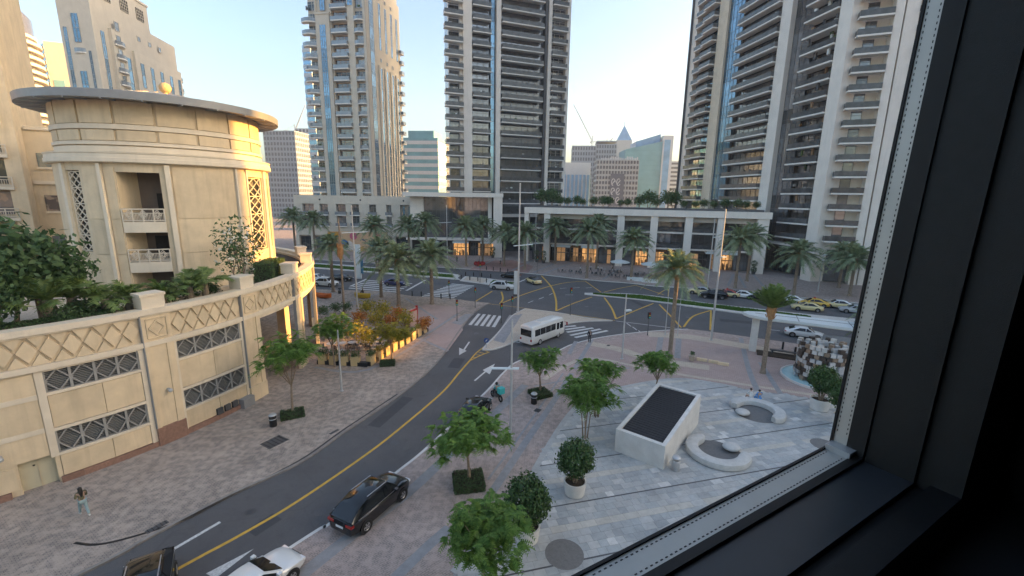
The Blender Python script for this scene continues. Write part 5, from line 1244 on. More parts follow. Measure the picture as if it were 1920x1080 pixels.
# date palms
def frond(mb, base, az, el, L, n, rr, droop, wid=.5):
    d = Vector((cos(az) * cos(el), sin(az) * cos(el), sin(el))); side = d.cross(Vector((0, 0, 1))).normalized()
    pts = []
    for i in range(n + 1):
        t = i / n; pts.append(Vector(base) + d * L * t * (1 - .12 * t) + Vector((0, 0, -droop * L * t ** 2.2)))
    for i in range(n):
        p, q = pts[i], pts[i + 1]; w = .045 * (1 - i / n) + .008
        mb.add([tuple(p - side * w), tuple(p + side * w), tuple(q + side * w * .8), tuple(q - side * w * .8)], [(0, 1, 2, 3)])
        if i < 2: continue
        t = i / n; ll = wid * (1.05 - .55 * abs(t - .45) * 1.6); f = (q - p).normalized(); up = side.cross(f)
        for sg in (-1, 1):
            for h_ in (0, .5):
                o = p + (q - p) * h_; e = o + side * sg * ll * .72 + f * ll * .62 + up * (.18 * ll if rr.random() < .5 else -.12 * ll) + Vector((0, 0, -.2 * ll))
                mb.add([tuple(o - f * .045), tuple(e), tuple(o + f * .045)], [(0, 1, 2)])
def palm_crown(seed, nf=70, L=3.0, young=False):
    rr = random.Random(seed); mb = MB()
    for i in range(nf):
        az = i * 2.39996 + rr.uniform(-.2, .2); t = i / nf
        el = radians((78 - 100 * t ** .8 + rr.uniform(-8, 8)) if not young else (84 - 62 * t + rr.uniform(-6, 6)))
        frond(mb, (.16 * cos(az), .16 * sin(az), .25 * (1 - t)), az, el, L * rr.uniform(.85, 1.1) * (.8 + .2 * t if not young else .85), 17, rr, rr.uniform(.22, .4) * (1.15 - max(0, -el) * .5) if not young else rr.uniform(.05, .2), .5 if not young else .42)
    return mb
PC = [palm_crown(s).mesh('crown', M['palmleaf']) for s in (2, 5, 9)]; PY = palm_crown(12, 40, 2.0, True).mesh('crown', M['palmgreen'])
def palm_trunk(h, r, seed):
    rr = random.Random(seed); mb = MB(); prof = [(r * 1.5, 0), (r * 1.15, .35)]; k = int(h / .3)
    for i in range(k):
        z = .4 + (h - .4) * i / k; q = r * (1.05 - .12 * i / k) * (1 + rr.uniform(-.04, .04)); prof += [(q * 1.06, z), (q * .95, z + (h - .4) / k * .8)]
    prof += [(r * 1.25, h), (r * .6, h + .35)]
    mb.lathe(prof, 10); return mb.mesh('trunk', M['palmbark'], 50)
def boot_mesh():
    mb = MB(); mb.lathe([(.2, -1.1), (.36, -.7), (.42, -.1), (.3, .3)], 10); rr = random.Random(3)
    for i in range(40):
        a = rr.uniform(0, 6.28); z = rr.uniform(-1, .2); mb.bar((.36 * cos(a), .36 * sin(a), z), (.5 * cos(a), .5 * sin(a), z + .28), .1, .05)
    return mb.mesh('leaf_boots', M['boot'])
BOOT = boot_mesh(); TR_CACHE = {}
def palm(label, base, h, kind=0, sc=1., r=.24, z=.1, boot=True, crown=None, group='date palms'):
    t = thing('date_palm', label, 'palm', (base[0], base[1], z), RND.uniform(0, 6), group)
    key = (round(h * 2) / 2, r)
    if key not in TR_CACHE: TR_CACHE[key] = palm_trunk(key[0], r, int(h * 10))
    put('trunk', TR_CACHE[key], t); hh = key[0]
    if boot: put('leaf_boots', BOOT, t, (0, 0, hh), sc=1.0 if r > .2 else .8)
    put('crown', crown or PC[kind % 3], t, (0, 0, hh + .1), sc=sc); return t
palm('tall palm with sunlit trunk on the promenade between two lamp posts', (18.78, 49.06), 10.20, 0, 1.4, .24, .03)
palm('short young palm with upright yellow-green fronds beside the bus shelter', (26.82, 43.80), 7.14, 0, 1.55, .22, .03, crown=PY)
palm('palm in the middle of the cafe-side group, full crown over the cafe terrace', (-18.55, 69.72), 7.69, 1, 2.0, .3)
palm('palm right of the cafe-side group beside the zebra crossing', (-13.43, 71.51), 8.05, 2, 1.8, .3)
palm('palm behind the cafe-side group near the blue vehicle', (-23.29, 75.99), 8.41, 0, 1.5, .28)
palm('palm beside the parked white car at the left end of the boulevard', (-33.36, 79.70), 8.28, 1, 1.5, .28)
for i, (l, bu, h, k) in enumerate((
    ('tall palm in front of the lit shopfront of the glass pavilion', (-12.01, 112.36), 9.92, 0), ('palm just right of the tall palm at the glass pavilion', (-8.12, 118.32), 9.98, 1),
    ('palm left of the tall lamp mast across the boulevard', (-2.18, 113.34), 8.36, 2), ('palm right of the tall lamp mast across the boulevard', (3.15, 108.73), 8.80, 0),
    ('leftmost palm in front of the white-framed podium', (11.66, 119.42), 10.21, 1), ('second palm in front of the white-framed podium', (17.00, 98.18), 10.30, 2),
    ('palm close behind the second podium palm', (21.63, 111.34), 10.89, 0), ('palm by the cafe parasols before the podium', (26.63, 96.39), 9.07, 1),
    ('palm at the right end of the podium beyond the parked cars', (46.37, 89.18), 10.07, 2), ('slim palm behind the one at the right end of the podium', (53.06, 97.32), 9.96, 0),
    ('palm in front of the balcony tower entrance', (54.15, 82.28), 7.82, 1), ('palm nearest the window frame before the balcony tower', (65.54, 83.08), 7.19, 2),
    ('palm behind the one nearest the window frame', (69.59, 91.51), 7.07, 0),
    ('palm before the dark glass of the pavilion, left of its lit shops', (-22.07, 111.35), 10.90, 1), ('brownish palm before the pavilion corner', (-26.77, 112.65), 10.07, 2),
    ('palm in front of the painted hoarding', (-34.60, 110.09), 10.12, 0), ('palm before the beige podium left of the hoarding', (-56.01, 123.45), 10.37, 1), ('palm half hidden behind the rotunda edge', (-63.43, 127.14), 10.81, 2))):
    palm(l, bu, h, k, 1.85, .28)
palm('palm whose fronds hang over the bus shelter roof beside the window frame', (41.62, 45.88), 5.32, 1, 1.5, .24, .03)
# trimmed palm: bare trunk with swollen boots and a bundle of tied leaves
t = thing('trimmed_palm', 'slender trimmed palm with orange-brown boots and tied-up top', 'palm', (*(-25.46, 64.33), .1))
put('trunk', palm_trunk(10.56, .16, 4), t); hh = 10.41
put('leaf_boots', BOOT, t, (0, 0, hh - .2), sc=(1, 1, 1.6)); mb = MB(); mb.path([(0, 0, hh), (.03, 0, hh + 1.6), (0.05, 0, hh + 4.2)], [.24, .16, .05], 7); build('tied_leaf_bundle', mb, M['palmbark'], t)

# planting on the terrace
BU = [ball_crown(1.6, 1.25, 1500, 41, .15, .35).mesh('crown', M['leafbush']), ball_crown(1.5, 1.5, 1500, 45, .15, .35).mesh('crown', M['leafbush'])]
SBT = limbs(1.2, 1.2, .8, 2, .07, 4, 12, 2).mesh('trunk', M['bark'])
SST0 = limbs(.4, .5, .3, .7, .03, 3, 9, 2).mesh('trunk', M['bark'])
def at_terrace(t, r, z=9.3): return (TC[0] + (TR - r) * cos(radians(t)), TC[1] + (TR - r) * sin(radians(t)), z)
for i, (t_, r, s_, l) in enumerate(((-44, 3.6, 1.75, 'dense dark shrub tree at the far left of the terrace'), (-40.0, 5.0, 1.9, 'tall dense shrub tree left of the rotunda window'), (-36, 5.6, 1.75, 'dense shrub tree before the rotunda lattice window'), (-41.5, 1.9, 1.15, 'bright low shrub behind the parapet at the left edge'), (-33, 6.4, 1.35, 'shrub tree at the foot of the rotunda'))):
    p = at_terrace(t_, r); tree('terrace_shrub', l, p, BU[i % 2], SBT, 2.3, i * 1.1, s_, 'shrub', 'shrubs on the terrace')
for i, (t_, r, l) in enumerate(((-35.5, 2.2, 'clipped hedge along the parapet at the left'),)):
    hedge(l, at_terrace(-38, 1.7, 9.4), 7.5, 1.2, .75, radians(52), 11, 'leafbush')
def fanpalm(label, loc, sc, seed):
    rr = random.Random(seed); t = thing('low_palm', label, 'palm', loc, 0, 'low palms on the terrace', sc)
    mb = MB(); mb.lathe([(.16, 0), (.13, .8), (.15, .95)], 8); build('trunk', mb, M['palmbark'], t)
    mb = MB()
    for i in range(18): frond(mb, (0, 0, .85), i * 2.4, radians(rr.uniform(15, 75)), rr.uniform(1.3, 1.8), 11, rr, rr.uniform(.2, .45), .42)
    build('crown', mb, M['palmgreen'], t)
for i, (t_, r, s_, l) in enumerate(((-18.5, 1.8, 1.6, 'low feathery palm before the blank rotunda wall'), (-15.4, 2.0, 1.7, 'second low palm beside the pier cap on the parapet'), (-27, 2.4, 1.5, 'low palm left of the pier cap near the balconies'), (-30, 2.2, 1.6, 'low palm below the rotunda balconies'), (-36, 2.6, 2.0, 'spreading low palm among the dark shrubs'), (-22.5, 2.0, 1.3, 'low palm midway between the two front pier caps'), (-33, 3.4, 1.8, 'bushy low palm behind the hedge left of the pier cap'), (-42, 3.0, 2.0, 'large low palm at the left edge of the terrace'))):
    fanpalm(l, at_terrace(t_, r), s_, 50 + i)
rr = random.Random(19)
LB = ball_crown(.8, .55, 520, 91, .1, .3).mesh('crown', M['leafbush'])
for i, (t_, r, s_, l) in enumerate(((-46, 1.6, 1.2, 'low shrub behind the parapet at the far left'), (-43.5, 2.8, 1.5, 'mid-height shrub left of the big terrace trees'), (-34.5, 2.0, 1.1, 'low shrub behind the parapet left of the first pier cap'), (-32, 2.6, 1.3, 'shrub beside the bushy low palm'), (-29, 2.9, 1.1, 'low shrub below the rotunda balconies'), (-24.5, 2.7, 1.0, 'low shrub right behind the first pier cap'), (-21, 2.6, 1.2, 'shrub between the two front pier caps'), (-17, 2.9, 1.1, 'low shrub against the blank rotunda wall'), (-13, 2.7, 1.0, 'low shrub behind the second pier cap'))):
    tree('low_shrub', l, at_terrace(t_, r, 9.4), LB, SST0, .75, i * 2.1, s_, 'shrub', 'shrubs on the terrace')
# tree with white blossom beside the sunlit windows
rr = random.Random(77); t = thing('blossom_tree', 'slender tree with white blossom before the sunlit lattice windows', 'tree', at_terrace(-7.5, 1.9, 9.4), 0, None, 1.45)
put('trunk', limbs(1.2, 1.0, 1.2, 2.6, .05, 4, 31, 3).mesh('trunk', M['bark']), t)
mb = MB()
for i in range(850):
    d = rdir(rr); k = rr.random() ** .5; leafq(mb, (d.x * 1.45 * k, d.y * 1.45 * k, 2.7 + d.z * 2.0 * k), d + rdir(rr), rr.uniform(.09, .15), .5, rr, 1 if rr.random() < .12 else 0)
build('crown', mb, [M['leafbush'], mat('white_petals', (.7, .68, .6), .7, var=.05)], t)
hedge('clipped hedge block on the terrace beyond the last pier cap', at_terrace(6, 2.6, 9.05), 1.6, 4.5, 2.2, radians(12), 14, 'leafbush')
# bare twiggy shrub in front of the porch
rr = random.Random(5); t = thing('dry_shrub', 'leafless twiggy shrub at the porch opening of the curved building', 'shrub', (*(-22.88, 41.82), .1))
mb = MB()
for i in range(70):
    a = rr.uniform(0, 6.28); e = radians(rr.uniform(35, 85)); L = rr.uniform(1.6, 3.2); d = Vector((cos(a) * cos(e), sin(a) * cos(e), sin(e))); p = d * L * .5 + Vector((0, 0, .2)); q = d * L + rdir(rr) * .3
    mb.path([(0, 0, .05), tuple(p), tuple(q)], [.03, .018, .006], 4)
    for _ in range(3): mb.path([tuple(p.lerp(q, rr.random())), tuple(q + rdir(rr) * .6)], [.01, .004], 3)
build('twigs', mb, M['drystem'], t)
# roof garden on the podium
RG = [ball_crown(1.7, 1.3, 800, s, .2, .3).mesh('crown', M['leafbush']) for s in (61, 64, 67)]
ra = atan2(-16.6, 57.8); rr = random.Random(9)
for i in range(24):
    s_ = 3.2 + i * 2.35 + rr.uniform(-.6, .6); y_ = rr.uniform(2.2, 4.8); k = rr.uniform(.55, .95)
    if i in (0, 1): k = 1.35
    if i in (14, 15, 12): k = 1.3
    k *= 1.1
    tree('roof_garden_tree', ('tall rounded tree at the left end of the podium roof garden', 'second tall tree at the left end of the podium roof garden')[i] if i < 2 else {12: 'tall tree left of the pair near the middle of the podium roof garden', 14: 'tall tree in the middle of the podium roof garden', 15: 'tall tree right of the middle one in the podium roof garden'}.get(i, 'rounded low shrub in the planter along the podium roof'), (4.4 + cos(ra) * s_ - sin(ra) * y_, 123.7 + sin(ra) * s_ + cos(ra) * y_, 15.7), RG[i % 3], SBT, 1.9, i, k, 'shrub', 'roof garden trees')

# ================================================================== vehicles
def sec(x, hw, zb, zs, zt, crown=.0):
    """one cross-section of a car body at x: sill, flank, shoulder and top"""
    h = [(hw * .86, zb), (hw * .97, zb + .1), (hw, zb + (zs - zb) * .5), (hw * .985, zs), (hw * .9, zs + (zt - zs) * .72), (hw * .55, zt + crown * .7), (0, zt + crown)]
    return [(x, y, z) for y, z in h] + [(x, -y, z) for y, z in reversed(h[:-1])]
WH = {}
def wheel(parent, x, y, r, w=.23):
    if ('t', r) not in WH:
        t = MB(); t.lathe([(r * .62, -w / 2), (r * .94, -w / 2), (r, -w / 2 + .04), (r, w / 2 - .04), (r * .94, w / 2), (r * .62, w / 2)], 22, caps=False); t.v = [(v[0], v[2], v[1]) for v in t.v]; WH[('t', r)] = t.mesh('tyre', M['tyre'], 40)
        k = MB(); k.lathe([(r * .64, 0), (r * .6, .03), (r * .5, .0), (.01, .0)], 22, caps=False)
        for i in range(5):
            a = 2 * pi * i / 5; k.bar((.04 * cos(a), .04 * sin(a), .02), (r * .6 * cos(a), r * .6 * sin(a), .02), .07, .03)
        k.v = [(v[0], v[2], v[1]) for v in k.v]; WH[('r', r)] = k.mesh('rim', M['rim'])
    wl = put('wheel', WH[('t', r)], parent, (x, y, r))
    put('rim', WH[('r', r)], wl, (0, (w / 2 - .03) * (1 if y > 0 else -1), 0), 0 if y > 0 else pi)
CARS = {}
def car_meshes(kind, pm, rm):
    key = (kind, pm, rm)
    if key in CARS: return CARS[key]
    suv = kind == 'suv'
    L, Wd, H = (4.85, 1.94, 1.72) if suv else (4.65, 1.82, 1.44)
    zs, hood, roof = (.98, 1.08, H) if suv else (.82, .9, H)
    hw = Wd / 2; f = L / 2; r = .36 if suv else .33; ax = L * .3
    deck = 1.06 if suv else .96
    S = [(-f, hw * .72, .42, zs * .72, zs * .8), (-f + .06, hw * .86, .3, zs * .93, zs + .0), (-f + .35, hw * .95, .26, zs, deck), (-f + .9, hw, .24, zs + .01, deck + .03), (-.4, hw, .22, zs + .02, deck + .05), (f - 1.5, hw, .22, zs, hood + .07),
         (f - .85, hw * .98, .24, zs - .02, hood - .01), (f - .5, hw * .95, .25, zs - .07, hood - .08), (f - .25, hw * .88, .28, zs - .14, hood - .17), (f - .08, hw * .76, .32, zs - .22, hood - .29), (f, hw * .6, .42, zs - .3, hood - .4)]
    b = MB(); b.loft([sec(*s, crown=.02) for s in S]); body = b.mesh('body', M[pm], 35)
    # cabin shell
    if suv: xs = (-f + .22, -f + .62, -.55 + f * 0 - .2, f - 1.75, f - 1.35); top = [(-f + .12, deck, .80), (-f + .8, roof - .17, .70), (-f + 1.35, roof - .03, .69), (-.2, roof, .69), (.55, roof - .06, .69), (f - 1.22, hood + .05, .80)]
    else: top = [(-f + .45, deck + .02, .78), (-f + 1.2, roof - .1, .68), (-f + 1.7, roof - .01, .665), (-.1, roof, .66), (.3, roof - .05, .66), (f - 1.2, hood + .03, .80)]
    c = MB()
    def ring(x, z, k): zb = deck - .02; return [(x, hw * .93, zb), (x, hw * (.93 + k) / 2 + .0, (zb + z) / 2), (x, hw * k, z - .05 if z > zb + .2 else z), (x, hw * k * .8, z), (x, 0, z + .015), (x, -hw * k * .8, z), (x, -hw * k, z - .05 if z > zb + .2 else z), (x, -hw * (.93 + k) / 2, (zb + z) / 2), (x, -hw * .93, zb)]
    c.loft([ring(*q) for q in top]); cab = c.mesh('cabin', M[rm], 35)
    def quad(pts, out=.012):
        m = MB(); p = [Vector(q) for q in pts]; n = (p[1] - p[0]).cross(p[2] - p[0]).normalized() * out
        m.add([tuple(q + n) for q in p] + [tuple(q - n) for q in p], [(0, 1, 2, 3), (7, 6, 5, 4), (0, 4, 5, 1), (1, 5, 6, 2), (2, 6, 7, 3), (3, 7, 4, 0)]); return m
    a, e = top[-2], top[-1]; k = .84
    ws = quad([(e[0] - .04, hw * e[2] * .97, e[1] + .02), (e[0] - .04, -hw * e[2] * .97, e[1] + .02), (a[0] + .05, -hw * a[2] * .92, a[1] - .015), (a[0] + .05, hw * a[2] * .92, a[1] - .015)]).mesh('windscreen', M['carglass'])
    a, e = top[1], top[0]
    rw_ = quad([(e[0] + .05, -hw * e[2] * .93, e[1] + .06), (e[0] + .05, hw * e[2] * .93, e[1] + .06), (a[0] - .03, hw * a[2] * .9, a[1] - .02), (a[0] - .03, -hw * a[2] * .9, a[1] - .02)]).mesh('rear_window', M['carglass'])
    sides = []
    x0, x1, x2, x3 = top[0][0] + (.35 if suv else .5), top[2][0] + (.0 if suv else -.1), top[4][0] - .05, top[5][0] - .25
    for sg in (1, -1):
        yb, yt = hw * .945 * sg, hw * .725 * sg; zb, zt = deck + .04, roof - .11
        for A, B, C, Dd in (((x0 + .05, zb), (.02 - .0, zb), (.02, zt), (x1 + .1, zt - .0)), ((.1, zb), (x3, zb), (x2, zt), (.1, zt))):
            P_ = [(A[0], yb, A[1]), (B[0], yb, B[1]), (C[0], yt, C[1]), (Dd[0], yt, Dd[1])]
            sides.append(quad(P_ if sg < 0 else P_[::-1], .02).mesh('side_window', M['carglass']))
    hl = []; tl = []
    for sg in (1, -1):
        m = MB(); m.box(f - .36, f - .1, min(sg * hw * .5, sg * hw * .86), max(sg * hw * .5, sg * hw * .86), zs - .27, zs - .13); hl.append(m.mesh('headlight', M['lamp']))
        m = MB(); m.box(-f - .005, -f + .2, min(sg * hw * .45, sg * hw * .9), max(sg * hw * .45, sg * hw * .9), zs - .16, zs - .04); tl.append(m.mesh('taillight', M['tail']))
    mi = MB(); mi.box(-.09, .09, 0, .2, 0, .13); mi = mi.mesh('mirror', M[pm])
    gr = MB(); gr.box(f - .06, f + .02, -hw * .42, hw * .42, .42, zs - .28); gr = gr.mesh('grille', M['black'])
    pl = MB(); pl.box(-f - .02, -f + .06, -.26, .26, zs - .34, zs - .22); pl = pl.mesh('number_plate', M['plate'])
    arch = MB(); arch.lathe([(r + .07, 0), (.01, .0)], 20, caps=False); arch.v = [(v[0], v[2], v[1]) for v in arch.v]; arch = arch.mesh('wheel_arch', M['black'])
    rail = MB(); rail.bar((top[2][0] + .1, 0, 0), (.5, 0, 0), .04, .035); rail = rail.mesh('roof_rail', M['rim'])
    trim = MB(); trim.box(x0, x3 + .05, -.012, .012, 0, .03); trim = trim.mesh('chrome_trim', M['rim'])
    CARS[key] = dict(body=body, cab=cab, ws=ws, rw=rw_, sides=sides, hl=hl, tl=tl, mi=mi, gr=gr, pl=pl, arch=arch, rail=rail, trim=trim, hw=hw, f=f, ax=ax, r=r, suv=suv, zs=zs, deck=deck, roof=roof, x3=x3)
    return CARS[key]
def car(label, loc, rz, kind='sedan', pm='cwhite', rm=None, cat='car', group=None, sign=None, z=.012, detail=True):
    k = car_meshes(kind, pm, rm or pm); t = thing('parked_car' if cat == 'car' else 'taxi', label, cat, (loc[0], loc[1], z), rz, group)
    put('body', k['body'], t); cb = put('cabin', k['cab'], t); put('windscreen', k['ws'], cb); put('rear_window', k['rw'], cb)
    for s_ in k['sides']: put('side_window', s_, cb)
    for h in k['hl']: put('headlight', h, t)
    for h in k['tl']: put('taillight', h, t)
    put('grille', k['gr'], t); put('number_plate', k['pl'], t)
    for sg in (1, -1):
        put('mirror', k['mi'], t, (k['x3'] - .1, sg * k['hw'] * .96 if sg > 0 else -k['hw'] * .96 - .2, k['deck'] + .02)); put('chrome_trim', k['trim'], t, (0, sg * k['hw'] * .955, k['deck'] + .0))
        if k['suv']: put('roof_rail', k['rail'], cb, (0, sg * k['hw'] * .62, k['roof'] + .02))
        for x in (-k['ax'], k['ax']):
            put('wheel_arch', k['arch'], t, (x, sg * (k['hw'] + .004), k['r']), 0); wheel(t, x, sg * (k['hw'] - .095), k['r'])
    if sign:
        m = MB(); m.box(-.12, .12, -.35, .35, 0, .16); put('roof_sign', m.mesh('roof_sign', M[sign]), t, (-.1, 0, k['roof'] + .01))
    return t
def along(rear, front, W_=1.9, side='R'):
    """centre and heading of a vehicle from the ground points of its two wheels on one side"""
    a = atan2(front[1] - rear[1], front[0] - rear[0]); m = lerp(rear, front, .5); s_ = (sin(a), -cos(a)) if side == 'R' else (-sin(a), cos(a))
    return (m[0] - s_[0] * (W_ / 2 - .1), m[1] - s_[1] * (W_ / 2 - .1)), a
q, a = along((-7.73, 20.59), (-6.45, 23.15), 1.94); car('black SUV with chrome window trim parked in the paved bay by the street', q, a, 'suv', 'cblack', z=.03)
car('white coupe at the bottom edge behind the parked black SUV', lerp((-9.65, 17.66), (-14.2, 14.9), .42), a - .02, 'sedan', 'cwhite', z=.03)
car('black SUV with roof rails turning across the street at the bottom left', ((-16.71, 17.30)[0] + .92, (-16.71, 17.30)[1] - 1.45), radians(-57), 'suv', 'cblack')
car('black car half hidden behind the round street tree', (-2.95, 33.58), a + .18, 'sedan', 'cblack', z=.03)
FARD = atan2(.34, -.94); NEAR = atan2(-.45, .89)
q, a2_ = along((-3.57, 84.34), (-0.72, 83.56), 1.9); car('white SUV crossing the junction beside the median refuge', q, NEAR + .2, 'suv', 'cwhite')
car('cream taxi with dark glass seen from behind in the junction', (4.53, 91.52), radians(118), 'sedan', 'ccream', 'cblack', 'taxi', 'taxis on the boulevard', None)
car('black car passing behind the median refuge', (-0.40, 97.35), FARD, 'sedan', 'cblack')
car('white car facing the camera by the stop line at the left of the boulevard', (-37.04, 85.40), radians(-12), 'suv', 'cwhite')
car('black car beside the white one at the left of the boulevard', (-36.05, 91.15), radians(-14), 'sedan', 'cblack')
car('second white car partly hidden by the rotunda parapet', (-41.08, 90.73), radians(-12), 'sedan', 'cwhite')
car('dark blue car in place of a motorbike crossing the zebra between the palms', (-23.62, 87.00), radians(-14), 'sedan', 'cblue')  # car shape stands in for a blurred blue motorbike
car('cream taxi first in the row of cars beyond the right median', (36.63, 83.38), FARD - .03, 'sedan', 'ccream', 'cgrey', 'taxi', 'taxis on the boulevard')
car('black car waiting beside the red-roofed taxi beyond the median', (37.62, 79.78), FARD - .03, 'suv', 'cblack')
car('cream taxi with a red roof beyond the right median', (40.76, 81.34), FARD - .03, 'sedan', 'ccream', 'cred', 'taxi', 'taxis on the boulevard', 'red')
car('white sedan behind the red-roofed taxi', (43.13, 80.61), FARD - .05, 'sedan', 'cwhite')
car('dark car behind the white sedan beyond the median', (46.00, 79.06), FARD - .05, 'sedan', 'cblack')
car('white sedan right of the short young palm', (50.06, 76.83), FARD - .05, 'sedan', 'cwhite')
car('cream taxi in front of the yellow car beyond the bus shelter', (49.66, 71.52), FARD - .07, 'sedan', 'ccream', None, 'taxi', 'taxis on the boulevard', 'yellow')
car('yellow taxi behind the cream taxi', (52.84, 74.65), FARD - .07, 'sedan', 'cyellow', None, 'taxi', 'taxis on the boulevard', 'red')
car('cream taxi right of the yellow taxi beside the palm', (56.49, 73.76), FARD - .08, 'sedan', 'ccream', 'cwhite', 'taxi', 'taxis on the boulevard')
car('silver car nearest the window frame beyond the bus shelter', (56.85, 70.23), FARD - .1, 'sedan', 'cgrey')
car('white sedan driving right on the near lanes by the shelter', (39.59, 56.72), NEAR - .04, 'sedan', 'cwhite')

# ---- white minibus
q, a = along((3.78, 52.17), (6.28, 55.05), 2.05)
bus = thing('minibus', 'white minibus turning at the zebra crossing', 'bus', (q[0], q[1], .012), a)
bus.location.x -= cos(a) * .35; bus.location.y -= sin(a) * .35
def bsec(x, hw, zb, zt, tl=.16): h = [(hw * .93, zb), (hw, zb + .12), (hw, 1.2), (hw * .985, 1.9), (hw * .94, zt - tl), (hw * .8, zt - .04), (0, zt)]; return [(x, y, z) for y, z in h] + [(x, -y, z) for y, z in reversed(h[:-1])]
mb = MB(); mb.loft([bsec(-3.5, .96, .42, 2.45), bsec(-3.42, 1.01, .34, 2.58), bsec(-3.0, 1.03, .32, 2.62), bsec(2.4, 1.03, .32, 2.62), bsec(3.0, 1.02, .32, 2.55), bsec(3.38, .98, .36, 2.2, .5), bsec(3.52, .9, .45, 1.35, .1)]); build('body', mb, M['cwhite'], bus, smooth=35)
def pane(x0, x1, z0, z1, sg, nm='side_window'):
    m = MB(); y = sg * 1.035; m.add([(x0, y, z0), (x1, y, z0), (x1, y * .975, z1), (x0, y * .975, z1), (x0, y * .95, z0), (x1, y * .95, z0), (x1, y * .93, z1), (x0, y * .93, z1)], [(0, 1, 2, 3), (7, 6, 5, 4), (0, 4, 5, 1), (1, 5, 6, 2), (2, 6, 7, 3), (3, 7, 4, 0)]); build(nm, m, M['carglass'], bus)
for sg in (1, -1):
    for x0, x1 in ((-3.0, -1.95), (-1.9, -.85), (-.8, .25), (.3, 1.3)): pane(x0, x1, 1.28, 2.1, sg)
    pane(2.25, 2.95, 1.2, 2.05, sg, 'cab_window')
m = MB(); m.box(1.42, 2.12, -1.05, -1.02, .5, 2.15); d_ = build('door', m, M['cwhite'], bus); m = MB(); m.box(1.5, 2.04, -1.062, -1.049, 1.2, 2.08); build('pane', m, M['carglass'], d_)
m = MB(); m.box(-3.56, -3.48, -.82, .82, 1.3, 2.12); build('rear_window', m, M['carglass'], bus)
m = MB(); m.add([(3.06, -.9, 2.22), (3.06, .9, 2.22), (3.5, .86, 1.42), (3.5, -.86, 1.42), (3.0, -.9, 2.15), (3.0, .9, 2.15), (3.4, .86, 1.4), (3.4, -.86, 1.4)], [(0, 3, 2, 1), (0, 1, 5, 4), (1, 2, 6, 5), (2, 3, 7, 6), (3, 0, 4, 7)]); build('windscreen', m, M['carglass'], bus)
for sg in (1, -1):
    m = MB(); m.box(-3.54, -3.45, min(sg * .72, sg * .92), max(sg * .72, sg * .92), .72, .98); build('taillight', m, M['tail'], bus)
    m = MB(); m.box(3.44, 3.53, min(sg * .55, sg * .85), max(sg * .55, sg * .85), .8, 1.0); build('headlight', m, M['lamp'], bus)
    m = MB(); m.bar((3.2, sg * .95, 1.9), (3.55, sg * 1.25, 1.85), .04, .04); m.box(3.5, 3.56, sg * 1.25 - .1, sg * 1.25 + .1, 1.45, 1.85); build('mirror', m, M['red'] if sg < 0 else M['black'], bus)
    for x in (-1.95, 1.95): wheel(bus, x, sg * .93, .38)
m = MB(); m.box(-3.56, -3.46, -1.0, 1.0, .36, .6); build('bumper', m, M['cwhite'], bus); m = MB(); m.box(-3.565, -3.5, -.28, .28, .72, .86); build('number_plate', m, M['plate'], bus)
m = MB(); m.box(-1.2, 1.0, -.5, .5, 2.6, 2.7); build('roof_unit', m, M['cwhite'], bus)

